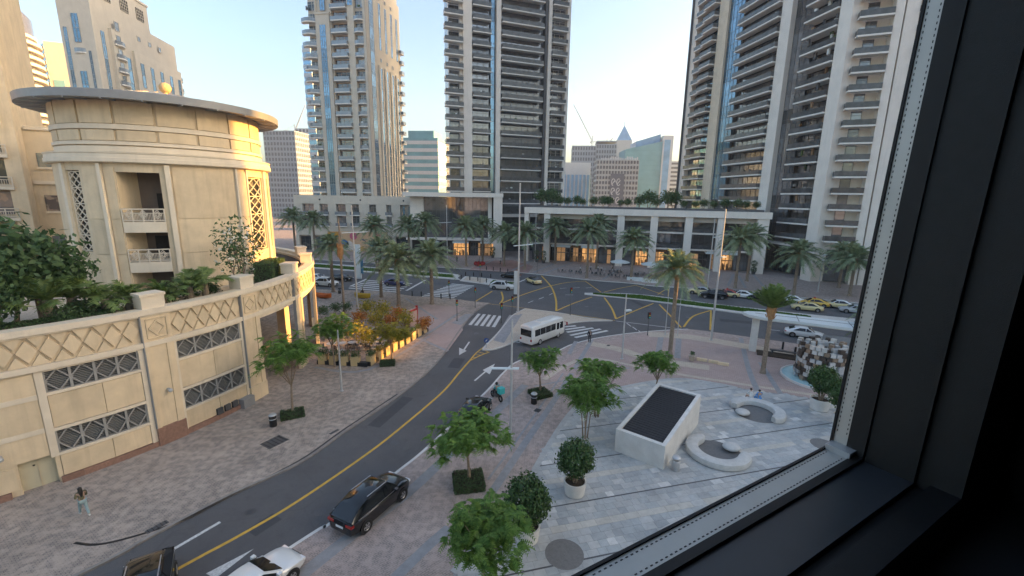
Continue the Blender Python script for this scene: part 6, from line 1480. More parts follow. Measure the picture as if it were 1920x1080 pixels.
# ================================================================== people
FW = (1, 0)
def skinned(name, V, Eg, Rr_, m, parent, lv=1):
    me = bpy.data.meshes.new(name); me.from_pydata(V, Eg, []); me.materials.append(m)
    o = put(name, me, parent)
    md = o.modifiers.new('skin', 'SKIN'); md.use_smooth_shade = True
    for i, r in enumerate(Rr_): me.skin_vertices[0].data[i].radius = (r, r) if not isinstance(r, tuple) else r
    me.skin_vertices[0].data[0].use_root = True
    s_ = o.modifiers.new('subd', 'SUBSURF'); s_.levels = s_.render_levels = lv
    return o
CLO = {}
def cloth(c):
    if c not in CLO: CLO[c] = mat('cloth_%d' % len(CLO), c, .85, var=.12, scale=6)
    return CLO[c]
def person(label, loc, rz, shirt, trousers, pose='walk', long_hair=False, robe=False, z=.1, sc=1., group=None):
    t = thing('person', label, 'person', (loc[0], loc[1], z), rz, group, sc)
    sit = pose == 'sit'; st = {'walk': .26, 'stand': .03, 'sit': 0}[pose]; hz = .93 if not sit else .5
    lean = .03; top = hz + .5
    J = {'pel': (0, 0, hz), 'belly': (lean * .4, 0, hz + .18), 'chest': (lean, 0, hz + .36), 'neck': (lean, 0, top + .06), 'head': (lean + .03, 0, top + .16), 'crown': (lean + .02, 0, top + .27)}
    for s_, sg in (('l', 1), ('r', -1)):
        k = sg * st
        J['sh' + s_] = (lean, sg * .18, top - .02)
        if pose == 'walk' and long_hair: J['el' + s_] = (lean + .02, sg * .24, top - .3); J['wr' + s_] = (lean + .24, sg * .09, top - .22); pd = Vector((.8, -sg * .35, .3))
        elif sit: J['el' + s_] = (lean + .06, sg * .24, top - .27); J['wr' + s_] = (lean + .28, sg * .14, top - .36); pd = Vector((1, 0, -.2))
        else: J['el' + s_] = (lean - k * .35, sg * .25, top - .3); J['wr' + s_] = (lean - k * .6 + .06, sg * .26, top - .55); pd = Vector((.25, 0, -1))
        pd.normalize(); w = Vector(J['wr' + s_]); J['pa' + s_] = tuple(w + pd * .07)
        sd = pd.cross(Vector((0, 1, 0)) if abs(pd.y) < .5 else Vector((0, 0, 1))).normalized()
        for f_, (o_, l_) in enumerate(((-.03, .075), (-.01, .085), (.01, .08), (.03, .06))): J['f%d%s' % (f_, s_)] = tuple(w + pd * (.08 + l_ * .55) + sd * o_); J['g%d%s' % (f_, s_)] = tuple(w + pd * (.08 + l_) + sd * o_ * 1.1 + Vector((.012, -sg * .012, 0)))
        J['th' + s_] = tuple(w + pd * .06 - sd * .055)
        J['hp' + s_] = (0, sg * .09, hz - .04)
        if sit: J['kn' + s_] = (.42, sg * .12, hz - .02); J['an' + s_] = (.45, sg * .12, .09); J['to' + s_] = (.6, sg * .13, .04)
        else: J['kn' + s_] = (k * .55 + .05, sg * .1, hz * .52); J['an' + s_] = (k * 1.15 - (.06 if k < 0 else 0), sg * .1, .09 + (.05 if k < -.1 else 0)); J['to' + s_] = (k * 1.15 + .14, sg * .11, .035)
    names = list(J); ix = {n: i for i, n in enumerate(names)}
    Eg = [('pel', 'belly'), ('belly', 'chest'), ('chest', 'neck'), ('neck', 'head'), ('head', 'crown')]
    for s_ in 'lr':
        Eg += [('chest', 'sh' + s_), ('sh' + s_, 'el' + s_), ('el' + s_, 'wr' + s_), ('wr' + s_, 'pa' + s_), ('wr' + s_, 'th' + s_), ('pel', 'hp' + s_), ('hp' + s_, 'kn' + s_), ('kn' + s_, 'an' + s_), ('an' + s_, 'to' + s_)]
        for f_ in range(4): Eg += [('pa' + s_, 'f%d%s' % (f_, s_)), ('f%d%s' % (f_, s_), 'g%d%s' % (f_, s_))]
    RA = {'pel': .13, 'belly': .12, 'chest': .14, 'neck': .055, 'head': .095, 'crown': .07, 'sh': .065, 'el': .042, 'wr': .03, 'pa': .03, 'th': .011, 'hp': .09, 'kn': .06, 'an': .042, 'to': .035}
    def rad(n): return RA.get(n) or RA.get(n[:2]) or .0095
    skinned('body', [J[n] for n in names], [(ix[a], ix[b]) for a, b in Eg], [rad(n) for n in names], M['skin'], t)
    def sub(nm, keep, gro, m, ends=None):
        J2 = dict(J); J2.update(ends or {}); ns = [n for n in keep]; ix2 = {n: i for i, n in enumerate(ns)}
        eg = [(ix2[a], ix2[b]) for a, b in Eg if a in ix2 and b in ix2]
        return skinned(nm, [J2[n] for n in ns], eg, [rad(n) * 1.0 + gro for n in ns], m, t)
    sub('shirt', ['chest', 'belly', 'pel', 'shl', 'shr', 'ell', 'elr', 'wrl', 'wrr'], .018, cloth(shirt))
    if robe:
        m = MB(); m.lathe([(.24, .06), (.2, hz * .6), (.15, hz), (.17, top - .1), (.09, top)], 14); build('robe', m, cloth(shirt), t, smooth=50)
    else: sub('trousers', ['pel', 'hpl', 'hpr', 'knl', 'knr', 'anl', 'anr'], .016, cloth(trousers))
    for s_ in 'lr':
        a_, b_ = Vector(J['an' + s_]), Vector(J['to' + s_]); m = MB(); m.path([tuple(a_ + Vector((-.05, 0, -.04))), tuple(a_.lerp(b_, .5) + Vector((0, 0, -.02))), tuple(b_)], [.05, .048, .036], 8); build('shoe', m, cloth((.6, .6, .58)) if long_hair else cloth((.03, .03, .03)), t, smooth=60)
    m = MB(); h = J['head']; m.ball((h[0] - .025, 0, h[2] + .045), .105, .1, .1, 12, 8)
    if long_hair: m.path([(h[0] - .06, 0, h[2] + .03), (h[0] - .13, 0, h[2] - .15), (h[0] - .13, 0, h[2] - .42)], [.09, .1, .04], 8)
    build('hair', m, M['hair'], t, smooth=60)
    f = MB(); hx = h[0] + .092
    for sg in (-1, 1): f.ball((hx - .008, sg * .035, h[2] + .0), .008, .013, .007, 6, 4)
    f.ball((hx, -.0, h[2] - .055), .006, .025, .007, 6, 4); build('face_features', f, M['hair'], t)
    f = MB(); f.ball((hx + .004, 0, h[2] - .025), .018, .014, .02, 6, 5)
    for sg in (-1, 1): f.ball((h[0] + .0, sg * .098, h[2] - .01), .018, .01, .03, 6, 5)
    build('nose_and_ears', f, M['skin'], t)
    return t
w_ = person('woman with long dark hair, olive top and light jeans walking by the wall', (-23.84, 21.42), radians(150), (.16, .14, .08), (.30, .40, .40), 'walk', True)
m = MB(); m.box(-.035, .035, -.006, .006, -.07, .07); ph = build('phone', m, M['black'], None, label='small dark phone in the hands of the walking woman', cat='phone'); ph.location = (w_.location.x + cos(radians(150)) * .36, w_.location.y + sin(radians(150)) * .36, .1 + 1.27); ph.rotation_euler = (.4, 0, radians(150) + pi / 2)
person('person in black beside the zebra crossing near the minibus', (9.95, 53.08), radians(80), (.02, .02, .025), (.03, .03, .035), 'stand', z=.02)
bs1, bs2 = (21.92, 37.11), (22.53, 36.81)
person('person in a white robe seated on the curved bench', bs1, radians(98), (.66, .66, .64), (.6, .6, .6), 'sit', robe=True, z=.0)
person('person in bright blue seated on the curved bench', bs2, radians(95), (.05, .28, .62), (.05, .28, .62), 'sit', z=.0, long_hair=False)
person('person in dark clothes seated on the yellow boat-shaped seat', (-27.17, 77.88), radians(200), (.03, .03, .03), (.03, .03, .03), 'sit', z=.12)
for i, (l, q, a_, s_, tr) in enumerate((('pedestrian in white shirt walking left of the podium palm', (16.60, 105.26), 2.9, (.6, .6, .6), (.03, .03, .04)), ('pedestrian in pale top near the podium shops', (19.38, 107.06), .3, (.55, .5, .5), (.05, .05, .06)),
    ('pedestrian in white walking towards the parasols', (21.12, 106.44), .2, (.65, .65, .65), (.1, .1, .12)), ('pedestrian right behind the one walking to the parasols', (21.77, 105.73), .3, (.6, .6, .62), (.04, .04, .05)), ('pedestrian in grey beside the cafe tables', (25.10, 108.39), 2.0, (.3, .3, .32), (.03, .03, .03)),
    ('pedestrian in white on the corner by the pavilion shops', (-3.27, 116.91), 1.0, (.6, .58, .56), (.03, .03, .03)), ('pedestrian in dark clothes at the glass pavilion', (-15.27, 119.54), 2.0, (.1, .1, .12), (.03, .03, .03)))):
    person(l, q, a_, s_, tr, 'walk', z=.1, group='pedestrians across the boulevard')

# ---- delivery motorcycle with rider
q = (-1.24, 36.70); a = radians(125)
mc = thing('motorcycle', 'dark delivery motorcycle with a teal box waiting at the kerb', 'motorcycle', (q[0], q[1], .02), a)
for x in (-.65, .65):
    t = MB(); t.lathe([(.2, -.055), (.3, -.05), (.31, 0), (.3, .05), (.2, .055)], 18, caps=False); t.v = [(v[0], v[2], v[1]) for v in t.v]; wl = put('wheel', t.mesh('tyre', M['tyre'], 40), mc, (x, 0, .31))
    k = MB()
    for i in range(5): k.bar((0, 0, 0), (.2 * cos(i * 1.257), 0, .2 * sin(i * 1.257)), .03, .02)
    build('rim', k, M['rim'], wl)
m = MB(); m.path([(-.6, 0, .55), (-.2, 0, .72), (.2, 0, .85), (.42, 0, .95)], [.1, .16, .17, .08], 8); build('tank', m, M['cblack'], mc, smooth=50)
m = MB(); m.path([(-.7, 0, .78), (-.35, 0, .8), (0, 0, .82)], [.09, .14, .1], 8); build('seat', m, M['black'], mc)
m = MB(); m.bar((.65, .08, .31), (.4, .08, .95), .04, .04); m.bar((.65, -.08, .31), (.4, -.08, .95), .04, .04); m.bar((.36, -.36, 1.05), (.36, .36, 1.05), .03, .03); build('fork', m, M['rim'], mc)
m = MB(); m.box(-.25, .25, -.16, .16, .3, .62); build('engine', m, M['dgrey'], mc); m = MB(); m.ball((.52, 0, .92), .1, .11, .11); build('headlight', m, M['lamp'], mc)
m = MB(); m.box(-.95, -.5, -.25, .25, .86, 1.34); m.box(-.97, -.48, -.27, .27, 1.34, 1.4); build('delivery_box', m, M['teal'], mc)
rd = person('motorcycle rider in a teal vest and dark helmet', (q[0] - .05 * cos(a), q[1] - .05 * sin(a)), a, (.03, .36, .38), (.03, .03, .035), 'sit', z=.36)
m = MB(); m.ball((.06, 0, 1.19), .15, .14, .15, 14, 10); build('helmet', m, M['cblack'], rd, smooth=60)

# ================================================================== street furniture
# sloped skylight box
c_ = [(7.63, 28.72), (10.42, 26.51), (14.85, 32.41)]
ux = Vector((c_[1][0] - c_[0][0], c_[1][1] - c_[0][1], 0)); uy = Vector((c_[2][0] - c_[1][0], c_[2][1] - c_[1][1], 0)); WL, DL = ux.length, uy.length * 1.08
sk = thing('skylight_box', 'sloped pale concrete skylight box with dark slatted top on the plaza', 'skylight', (c_[0][0], c_[0][1], .03), atan2(ux.y, ux.x))
hf, hb = 1.75, 2.6
yb = DL
def topz(y): return hf + (hb - hf) * y / DL
mb = MB(); w = .28
def slab3(x0, x1, y0, y1):
    mb.add([(x0, y0, 0), (x1, y0, 0), (x1, y1, 0), (x0, y1, 0), (x0, y0, topz(y0)), (x1, y0, topz(y0)), (x1, y1, topz(y1)), (x0, y1, topz(y1))], [(0, 3, 2, 1), (4, 5, 6, 7), (0, 1, 5, 4), (1, 2, 6, 5), (2, 3, 7, 6), (3, 0, 4, 7)])
slab3(0, WL, 0, w); slab3(0, WL, DL - w, DL); slab3(0, w, w + .002, DL - w - .002); slab3(WL - w, WL, w + .002, DL - w - .002); build('concrete_frame', mb, M['concrete'], sk)
dkm = mat('charcoal_slat', (.022, .021, .024), .6, var=.25, scale=4)
nS = 26
for i in range(nS):
    y0 = w + .02 + (DL - 2 * w - .04) * i / nS; y1 = y0 + (DL - 2 * w - .04) / nS * .86
    mb = MB(); z0, z1 = topz(y0) - .08, topz(y1) - .08
    mb.add([(w + .02, y0, z0 - .06), (WL - w - .02, y0, z0 - .06), (WL - w - .02, y1, z1 - .06), (w + .02, y1, z1 - .06), (w + .02, y0, z0), (WL - w - .02, y0, z0), (WL - w - .02, y1, z1), (w + .02, y1, z1)], [(0, 3, 2, 1), (4, 5, 6, 7), (0, 1, 5, 4), (1, 2, 6, 5), (2, 3, 7, 6), (3, 0, 4, 7)])
    build('slat', mb, dkm, sk)
mb = MB(); mb.add([(w, w, topz(w) - .2), (WL - w, w, topz(w) - .2), (WL - w, DL - w, topz(DL - w) - .2), (w, DL - w, topz(DL - w) - .2)], [(0, 1, 2, 3)]); build('backing', mb, M['black'], sk)
# curved benches with pebble seats
def bench(label, loc, R_, a0, a1, peb, pr, disc=True):
    t = thing('curved_bench', label, 'bench', (loc[0], loc[1], .05), 0, 'curved stone benches')
    mb = MB(); n = 26; secs = []
    for i in range(n + 1):
        a = radians(a0 + (a1 - a0) * i / n); k = min(1, .55 + 4 * min(i, n - i) / n) ; w = .42 * min(1, (.5 + min(i, n - i) * .35))
        prof = [(-w, .05), (-w * 1.06, .25), (-w * .95, .44), (-w * .6, .5), (w * .6, .5), (w * .95, .44), (w * 1.06, .25), (w, .05)]
        secs.append([((R_ + x) * cos(a), (R_ + x) * sin(a), z) for x, z in prof])
    mb.loft(secs if a1 > a0 else secs); build('seat', mb, M['bench'], t, smooth=50)
    mb = MB(); mb.ball((peb[0], peb[1], .3), pr, pr * .92, .24, 20, 10); mb.v = [(v[0], v[1], max(.04, v[2])) for v in mb.v]; build('pebble_seat', mb, M['bench'], t, smooth=60)
    if disc:
        mb = MB(); mb.lathe([(R_ * 1.02, .0), (R_ * 1.02, .012), (.01, .014)], 36, caps=False); build('paved_disc', mb, mat('dark_disc', (.15, .15, .15), .8, var=.15, scale=6), t)
    return t
bench('curved stone bench with a pebble seat between skylight box and litter bin', (15.02, 28.52), 1.75, 100, 345, (1.2, .45), .62)
bench('curved stone bench where two people sit', (21.27, 34.84), 1.75, 155, -75, (-1.45, -.45), .58)
bench('curved stone bench cut off by the window sill', (20.34, 25.08), 1.6, 60, 250, (1.0, .5), .6)
bench('curved stone bench peeking over the window sill at the bottom', (9.63, 19.10), 1.6, 60, 200, (1.0, .5), .6)
# litter bins
def bin_(label, loc, z, m, kind):
    t = thing('litter_bin', label, 'bin', (loc[0], loc[1], z)); mb = MB()
    mb.lathe([(.24, 0), (.27, .04), (.27, .72), (.25, .74)], 20); build('body', mb, m, t, smooth=40)
    mb = MB()
    for i in range(4): a = i * pi / 2 + .4; mb.bar((.22 * cos(a), .22 * sin(a), .74), (.22 * cos(a), .22 * sin(a), .9), .05, .03)
    build('support', mb, m, t)
    mb = MB(); mb.lathe([(.28, .9), (.29, .95), (.2, 1.04), (.01, 1.06)], 20); build('lid', mb, M['steel'] if kind else m, t, smooth=40)
    mb = MB(); mb.lathe([(.275, .6), (.282, .61), (.282, .66), (.275, .67)], 20, caps=False); build('ring', mb, M['steel'], t)
bin_('black litter bin with steel ring beside the hedge square at the wall', (-18.54, 31.31), .1, M['black'], 1)
bin_('black litter bin with pale lid beside the small tree', (2.11, 35.98), .02, M['black'], 1)
bin_('stainless steel litter bin at the corner of the skylight box', (11.26, 26.54), .04, M['steel'], 1)
bin_('dark litter bin on the left pavement by the boulevard', (-31.68, 78.45), .1, M['black'], 0)
# lamp posts
def lamp_post(label, loc, h, arms, rz=0., r=.1, z=.02, group='lamp posts', head='bar'):
    t = thing('lamp_post', label, 'lamp post', (loc[0], loc[1], z), rz, group); mb = MB()
    mb.lathe([(r * 2, 0), (r * 2, .05), (r * 1.25, .08), (r * 1.1, 1.2), (r * .6, h)], 12); build('pole', mb, M['steel'], t, smooth=40)
    for (z_, l0, l1, tilt) in arms:
        mb = MB()
        if head == 'bar':
            mb.add([(-l0, -.14, z_ - tilt), (l1, -.14, z_ + tilt * .4), (l1, .14, z_ + tilt * .4), (-l0, .14, z_ - tilt), (-l0, -.1, z_ + .09 - tilt), (l1, -.1, z_ + .09 + tilt * .4), (l1, .1, z_ + .09 + tilt * .4), (-l0, .1, z_ + .09 - tilt)], [(0, 3, 2, 1), (4, 5, 6, 7), (0, 1, 5, 4), (1, 2, 6, 5), (2, 3, 7, 6), (3, 0, 4, 7)])
        else: mb.bar((0, 0, z_), (l1, 0, z_ + .1), .1, .08); mb.box(l1 - .35, l1 + .35, -.2, .2, z_ + .05, z_ + .2)
        build('lamp_arm', mb, M['canopy'], t)
    return t
lamp_post('slim lamp post with white cross arm near the parked cars', (0.06, 30.52), 9.26, [(5.48, 1.55, .55, .12)], radians(-10))
lamp_post('lamp post with white arm at the cafe terrace', (-15.65, 37.73), 5.90, [], 0, .09, .1)
lamp_post('tall lamp mast with white arm at the traffic island', (0.99, 67.18), 19.87, [(10.60, .9, 2.2, .15)], radians(15), .16, .12)
lamp_post('lamp mast with white arm above the cafe palms', (-23.46, 64.45), 16.41, [(12.40, 1.6, 2.0, .12)], radians(12), .12, .1)
lamp_post('short lamp post with box lamp on the promenade beside the crossing', (12.71, 47.41), 7.58, [(5.56, .1, .4, 0)], .4, .1, .02, head='box')
lamp_post('tall slim lamp mast right of the sunlit palm', (26.14, 54.71), 16.91, [(10.82, .2, .5, 0)], .4, .13, .02, head='box')
lamp_post('thin lamp mast beyond the boulevard at the podium', (39.46, 86.56), 14.39, [(10.54, .2, .5, 0)], .4, .12, .1, head='box')
lamp_post('lamp mast with arm before the glass pavilion', (-16.79, 111.88), 15.61, [(11.22, 2.2, 1.2, .1)], radians(10), .12, .1)
lamp_post('lamp mast with white arm left of the podium', (6.33, 121.85), 13.60, [(5.10, 2.4, 1.2, .15)], radians(-20), .12, .1)
lamp_post('thin street light pole before the balcony tower', (61.88, 86.69), 7.59, [(7.37, .2, .6, 0)], .5, .1, .1, head='box')
for l, q, u in (('thin white pole left of the sunlit palm', (20.81, 56.70), 6.47), ('thin white pole right of the sunlit palm', (22.33, 56.31), 6.23)):
    lamp_post(l, q, u, [], 0, .05, .02)
# traffic signals and signs
def signal(label, loc, h, z=.1, rz=0.):
    t = thing('traffic_signal', label, 'signal', (loc[0], loc[1], z), rz, 'traffic signals'); mb = MB(); mb.lathe([(.09, 0), (.06, .3), (.05, h)], 8); build('pole', mb, M['dgrey'], t)
    mb = MB(); mb.box(-.15, .15, -.12, .12, h - .85, h); build('signal_head', mb, M['black'], t)
    for i, c in enumerate(('tail', 'yellow', 'teal')):
        mb = MB(); mb.tube((0, -.12, h - .15 - i * .27), (0, -.2, h - .15 - i * .27), .09, .1, 10); build('lens', mb, M[c], t)
for l, q, h in (('traffic signal on the pavement before the left zebra crossing', (-5.98, 69.46), 3.4), ('traffic signal at the ramp beside the zebra on the left arm', (-7.95, 61.53), 3.2), ('traffic signal at the tip of the traffic island', (-1.46, 60.80), 3.0), ('traffic signal on the island near the lamp mast', (0.07, 65.22), 3.0), ('traffic signal with white bracket in the middle of the junction', (9.11, 65.76), 4.4), ('traffic signal at the near side of the promenade corner', (18.25, 56.11), 3.2), ('traffic signal across the boulevard at the refuge', (-6.77, 90.60), 4.2), ('traffic signal beyond the boulevard kerb', (6.00, 104.28), 4.0), ('traffic signal at the zebra near the right cafe palm', (-11.38, 77.25), 3.0)):
    signal(l, q, h, rz=radians(15))
t = thing('round_sign', 'blue round keep-right sign at the island nose', 'sign', (*(-2.97, 50.09), .12), radians(-10)); mb = MB(); mb.tube((0, 0, 0), (0, 0, 1.1), .035, .035); build('pole', mb, M['steel'], t); mb = MB(); mb.tube((0, -.05, .95), (0, -.02, .95), .3, .3, 18); build('sign_plate', mb, mat('sign_blue', (.03, .08, .25), .5, var=.05), t); mb = MB(); mb.bar((.12, -.056, 1.07), (-.1, -.056, .83), .08, .01, 0, (0, 1, 0)); build('white_arrow', mb, M['paintw'], t)
bm_ = MB(); bm_.lathe([(.11, 0), (.11, .82), (.12, .84), (.12, .9), (.06, .95)], 10); BOL = bm_.mesh('bollard', M['black'], 40)
for i, q in enumerate(((-18.05, 77.21), (-16.34, 76.90), (-12.55, 75.48), (-10.90, 75.18), (-11.17, 94.48), (-9.19, 93.40), (-7.36, 92.33), (-5.43, 90.71), (-10.66, 98.47), (-8.78, 97.96), (-6.92, 97.45), (-4.81, 96.31), (-2.92, 104.98), (-1.08, 103.63), (-6.41, 107.01), (-4.67, 106.38))):
    put('bollard', BOL, None, (q[0], q[1], .1), 0, ('black bollard at the near end of the zebra crossing', 'black bollard on the refuge edge in the median', 'black bollard on the far pavement corner')[0 if i < 4 else 1 if i < 12 else 2], 'bollard', 'black bollards at the crossing')
# banner pillar, sign totem
t = thing('banner_totem', 'tall pale advertising totem with blue banner on the left median', 'totem', (*(-33.37, 93.22), .1), radians(-15)); mb = MB(); mb.box(-.75, .75, -.2, .2, 0, 7.4); build('panel', mb, M['canopy'], t); mb = MB(); mb.box(.76, 1.3, -.1, .1, 1.2, 4.4); build('banner', mb, mat('blue_banner', (.04, .17, .28), .7, var=.06), t)
t = thing('sign_totem', 'tall white sign totem in front of the lamp mast at the junction', 'totem', (*(0.71, 78.97), .1), radians(-15)); mb = MB(); mb.box(-.35, .35, -.14, .14, 0, 4.6); build('panel', mb, M['canopy'], t); mb = MB(); mb.box(-.45, .45, -.22, .22, 0, .25); build('foot', mb, M['dgrey'], t)
# boat-shaped seats
def boat(label, q, m):
    t = thing('boat_seat', label, 'seat', (q[0], q[1], .1), radians(-10)); mb = MB(); secs = []
    for i in range(13):
        s_ = -1 + i / 6; w = .62 * sqrt(max(.02, 1 - s_ * s_)); secs.append([(s_ * 1.5, w * .5 * c, z + .2 * s_ * s_) for c, z in ((-.6, .02), (-1.6, .45), (-2, .75), (-1.6, .75), (-.9, .4), (.9, .4), (1.6, .75), (2, .75), (1.6, .45), (.6, .02))])
    mb.loft(secs); build('shell', mb, m, t, smooth=50); mb = MB(); mb.box(-.5, .5, -.3, .3, 0, .06); build('foot', mb, M['dgrey'], t)
boat('orange boat-shaped seat near the parked cars', (-32.94, 74.49), M['orange']); boat('yellow boat-shaped seat with a person on it', (-26.28, 74.95), M['yellow'])
# bus shelter with long pale roof
e0, e1 = (28.3, 51.6), (46.0, 42.6)
sa = atan2(e1[1] - e0[1], e1[0] - e0[0]); sh_t = thing('bus_shelter', 'long pale-roofed bus shelter on the boulevard pavement', 'shelter', (e0[0], e0[1], .02), sa)
LN = hypot(e1[0] - e0[0], e1[1] - e0[1]) + 6; zr = 4.35
mb = MB(); pts = [(-.2, .2), (.5, -.9), (2, -1.5), (LN, -1.7), (LN, 1.6), (2, 1.5), (.4, 1.0)]; mb.prism(pts, zr, zr + .28); build('roof', mb, M['canopy'], sh_t)
mb = MB(); mb.prism([(p[0] * .98 + .15, p[1] * .9) for p in pts], zr - .12, zr - .002); build('soffit', mb, M['concrete'], sh_t)
for x in (5.5, 10.5): 
    mb = MB(); mb.box(x, x + .06, -1.5, 1.5, zr + .282, zr + .3); build('roof_joint', mb, M['dgrey'], sh_t)
mb = MB(); mb.box(1.2, 14, .25, .32, zr + .282, zr + .3); build('roof_joint', mb, M['dgrey'], sh_t)
mb = MB(); mb.box(1.0, 1.75, -.45, .45, 0, zr - .12); build('pylon', mb, M['concrete'], sh_t)
mb = MB(); mb.box(8.0, LN - .5, -1.1, -.95, 0, 3.4); build('back_wall', mb, M['grey'], sh_t)
mb = MB(); mb.box(10.5, 13.2, -1.16, -1.11, .9, 2.8); build('poster', mb, mat('brown_poster', (.22, .13, .09), .6, var=.3, scale=1.5), sh_t); mb = MB(); mb.box(13.8, 15, -1.16, -1.11, .3, 3.0); build('poster_case', mb, M['winglass'], sh_t)
mb = MB(); mb.box(3.2, 8, -.2, .3, .4, .5); mb.box(3.4, 3.6, -.1, .2, 0, .4); mb.box(7.4, 7.6, -.1, .2, 0, .4); build('seat', mb, M['dgrey'], sh_t)
t = thing('planting_bed', 'dark low planting bed beside the bus shelter pylon', 'planting bed', (*(31.80, 49.10), .03), sa); mb = MB(); mb.box(-2.4, 2.4, -.9, .9, 0, .12); build('soil', mb, M['earth'], t)
for i, q in enumerate(((33.61, 51.58), (33.97, 49.73))): put('bollard', BOL, None, (*q, .03), 0, 'thin black bollard beside the planting bed at the shelter', 'bollard', 'bollards at the shelter')
# mirrored cube sculpture on a shallow pool
sc_ = (31.95, 42.33); t = thing('cube_sculpture', 'drum-shaped sculpture of stacked mirrored cubes standing in a round pool', 'sculpture', (sc_[0], sc_[1], .03)); rr = random.Random(6)
cme = [MB().box(-.22, .22, -.2, .2, -.19, .19).mesh('mirror_cube', M[k]) for k in ('mirror', 'mirrorbrown', 'sculptdark', 'steel')]  # cube reflections are put into pale, brown and dark colours
for k in range(9):
    for i in range(28):
        a = 2 * pi * (i + .5 * (k % 2)) / 28; R_ = 2.15 + rr.choice((-.12, 0, 0, .14))
        if k == 8 and rr.random() < .35: continue
        put('mirror_cube', cme[rr.choices((0, 1, 2, 3), (4, 4, 4, 4))[0]], t, (R_ * cos(a), R_ * sin(a), .42 + k * .415), 0, rot=(0, 0, a + pi / 2 + rr.uniform(-.04, .04)))
for R_, n in ((1.65, 18), (1.1, 12), (.5, 6)):
    for i in range(n): a = 2 * pi * i / n; put('mirror_cube', cme[rr.choices((0, 1, 2, 3), (6, 2, 2, 3))[0]], t, (R_ * cos(a), R_ * sin(a), 3.3 + rr.choice((0, .2, .4))), 0, rot=(0, 0, a + pi / 2))
mb = MB(); mb.lathe([(1.95, .05), (1.95, 3.3), (.01, 3.3)], 32, caps=False); build('inner_drum', mb, M['dgrey'], t)
mb = MB(); mb.lathe([(3.6, 0), (3.6, .22), (3.45, .22), (3.45, .14)], 48, caps=False); build('pool_rim', mb, M['pot'], t, smooth=30)
mb = MB(); mb.lathe([(3.45, .15), (.01, .151)], 48, caps=False); build('pool_water', mb, M['pool'], t)
# promenade oddments
t = thing('stone_urn', 'small stone urn with a plant on the promenade', 'planter', (*(20.58, 47.08), .02)); mb = MB(); mb.lathe([(.2, 0), (.3, .2), (.36, .6), (.42, .66), (.3, .7)], 14); build('pot', mb, M['sand'], t, smooth=40); mb = MB(); rr = random.Random(2); [leafq(mb, (rr.uniform(-.2, .2), rr.uniform(-.2, .2), .75 + rr.random() * .35), rdir(rr), .1, .5, rr) for _ in range(90)]; build('foliage', mb, M['leafbush'], t)
for i, q in enumerate(((21.75, 47.13), (22.82, 46.52), (23.62, 45.92))):
    mb = MB(); mb.box(-.55, .55, -.16, .16, 0, .3); build('stone_block', mb, M['stone2'], None, (q[0], q[1], .028), radians(-25), label=('low stone block next to the urn', 'middle low stone block on the promenade', 'low stone block farthest from the urn')[i], cat='block', group='low stone blocks')
# cafe terrace behind the sunlit planters
ca, cb, cc, cdn = (-20.73, 44.38), (-15.21, 43.85), (-11.41, 56.46), (-27.86, 61.25)
t = thing('cafe_fence', 'low dark cafe terrace wall topped with sunlit planters', 'planter wall', (cb[0], cb[1], .1)); 
mb = MB(); [mb.bar((p[0] - cb[0], p[1] - cb[1], .22), (q[0] - cb[0], q[1] - cb[1], .22), .55, .44) for p, q in ((ca, cb), (cb, cc))]; build('wall', mb, M['black'], t)
pm_ = MB(); pm_.box(-.45, .45, -.3, .3, 0, .95); pm_.box(-.48, .48, -.33, .33, .95, 1.02); PLM = pm_.mesh('planter_box', mat('sand_planter', (.58, .42, .22), .7, var=.08)); rr = random.Random(8)
fo = []
for s_ in range(2):
    m = MB(); [leafq(m, (rr.uniform(-.5, .5), rr.uniform(-.32, .32), rr.uniform(.9, 1.55)), rdir(rr), rr.uniform(.06, .11), .5, rr) for _ in range(260)]; fo.append(m.mesh('foliage', M['leafsun'] if s_ else M['leafbush']))
ang2 = atan2(cc[1] - cb[1], cc[0] - cb[0])
for i in range(9):
    p = lerp(cb, cc, (i + .4) / 9); pb = put('planter_box', PLM, t, (p[0] - cb[0], p[1] - cb[1], .02), ang2); put('foliage', fo[i % 2], pb)
for i in range(4):
    p = lerp(ca, cb, (i + .5) / 4.6); pb = put('planter_box', PLM, t, (p[0] - cb[0], p[1] - cb[1], .02), 0); put('foliage', fo[0], pb)
tb = MB(); tb.lathe([(.28, 0), (.28, .03), (.04, .05), (.04, .72), (.42, .73), (.42, .77)], 14); TBL = tb.mesh('table', M['steel'], 40)
ch = MB(); ch.box(-.22, .22, -.22, .22, .42, .48); ch.box(-.22, -.17, -.22, .22, .48, .9); [ch.box(x, x + .04, y, y + .04, 0, .42) for x in (-.2, .16) for y in (-.2, .16)]; CHR = ch.mesh('chair', M['dgrey'])
n_ = 0
for i in range(5):
    for j in range(3):
        p = lerp(lerp((-20.84, 48.18), (-16.35, 49.29), i / 4), lerp((-24.91, 58.20), (-16.21, 59.72), i / 4), j / 2); n_ += 1
        put('cafe_table', TBL, None, (p[0], p[1], .105), 0, 'round steel table on the cafe terrace', 'table', 'cafe tables', sc=1.25)
        for k in range(2):
            a = k * pi + i + j; put('cafe_chair', CHR, None, (p[0] + .75 * cos(a), p[1] + .75 * sin(a), .105), a + pi, 'dark chair at a table on the cafe terrace', 'chair', 'cafe chairs')
RB = ball_crown(.75, .6, 420, 71, .1, .3).mesh('crown', M['leafbush']); YB = ball_crown(.9, .75, 420, 72, .11, .3).mesh('crown', M['leafsun']); OB = ball_crown(.7, .5, 420, 75, .1, .3).mesh('crown', M['flower']); SST = limbs(.5, .5, .3, .9, .03, 3, 9, 2).mesh('trunk', M['bark'])  # YB leaves carry the sunlight's yellow in their colour
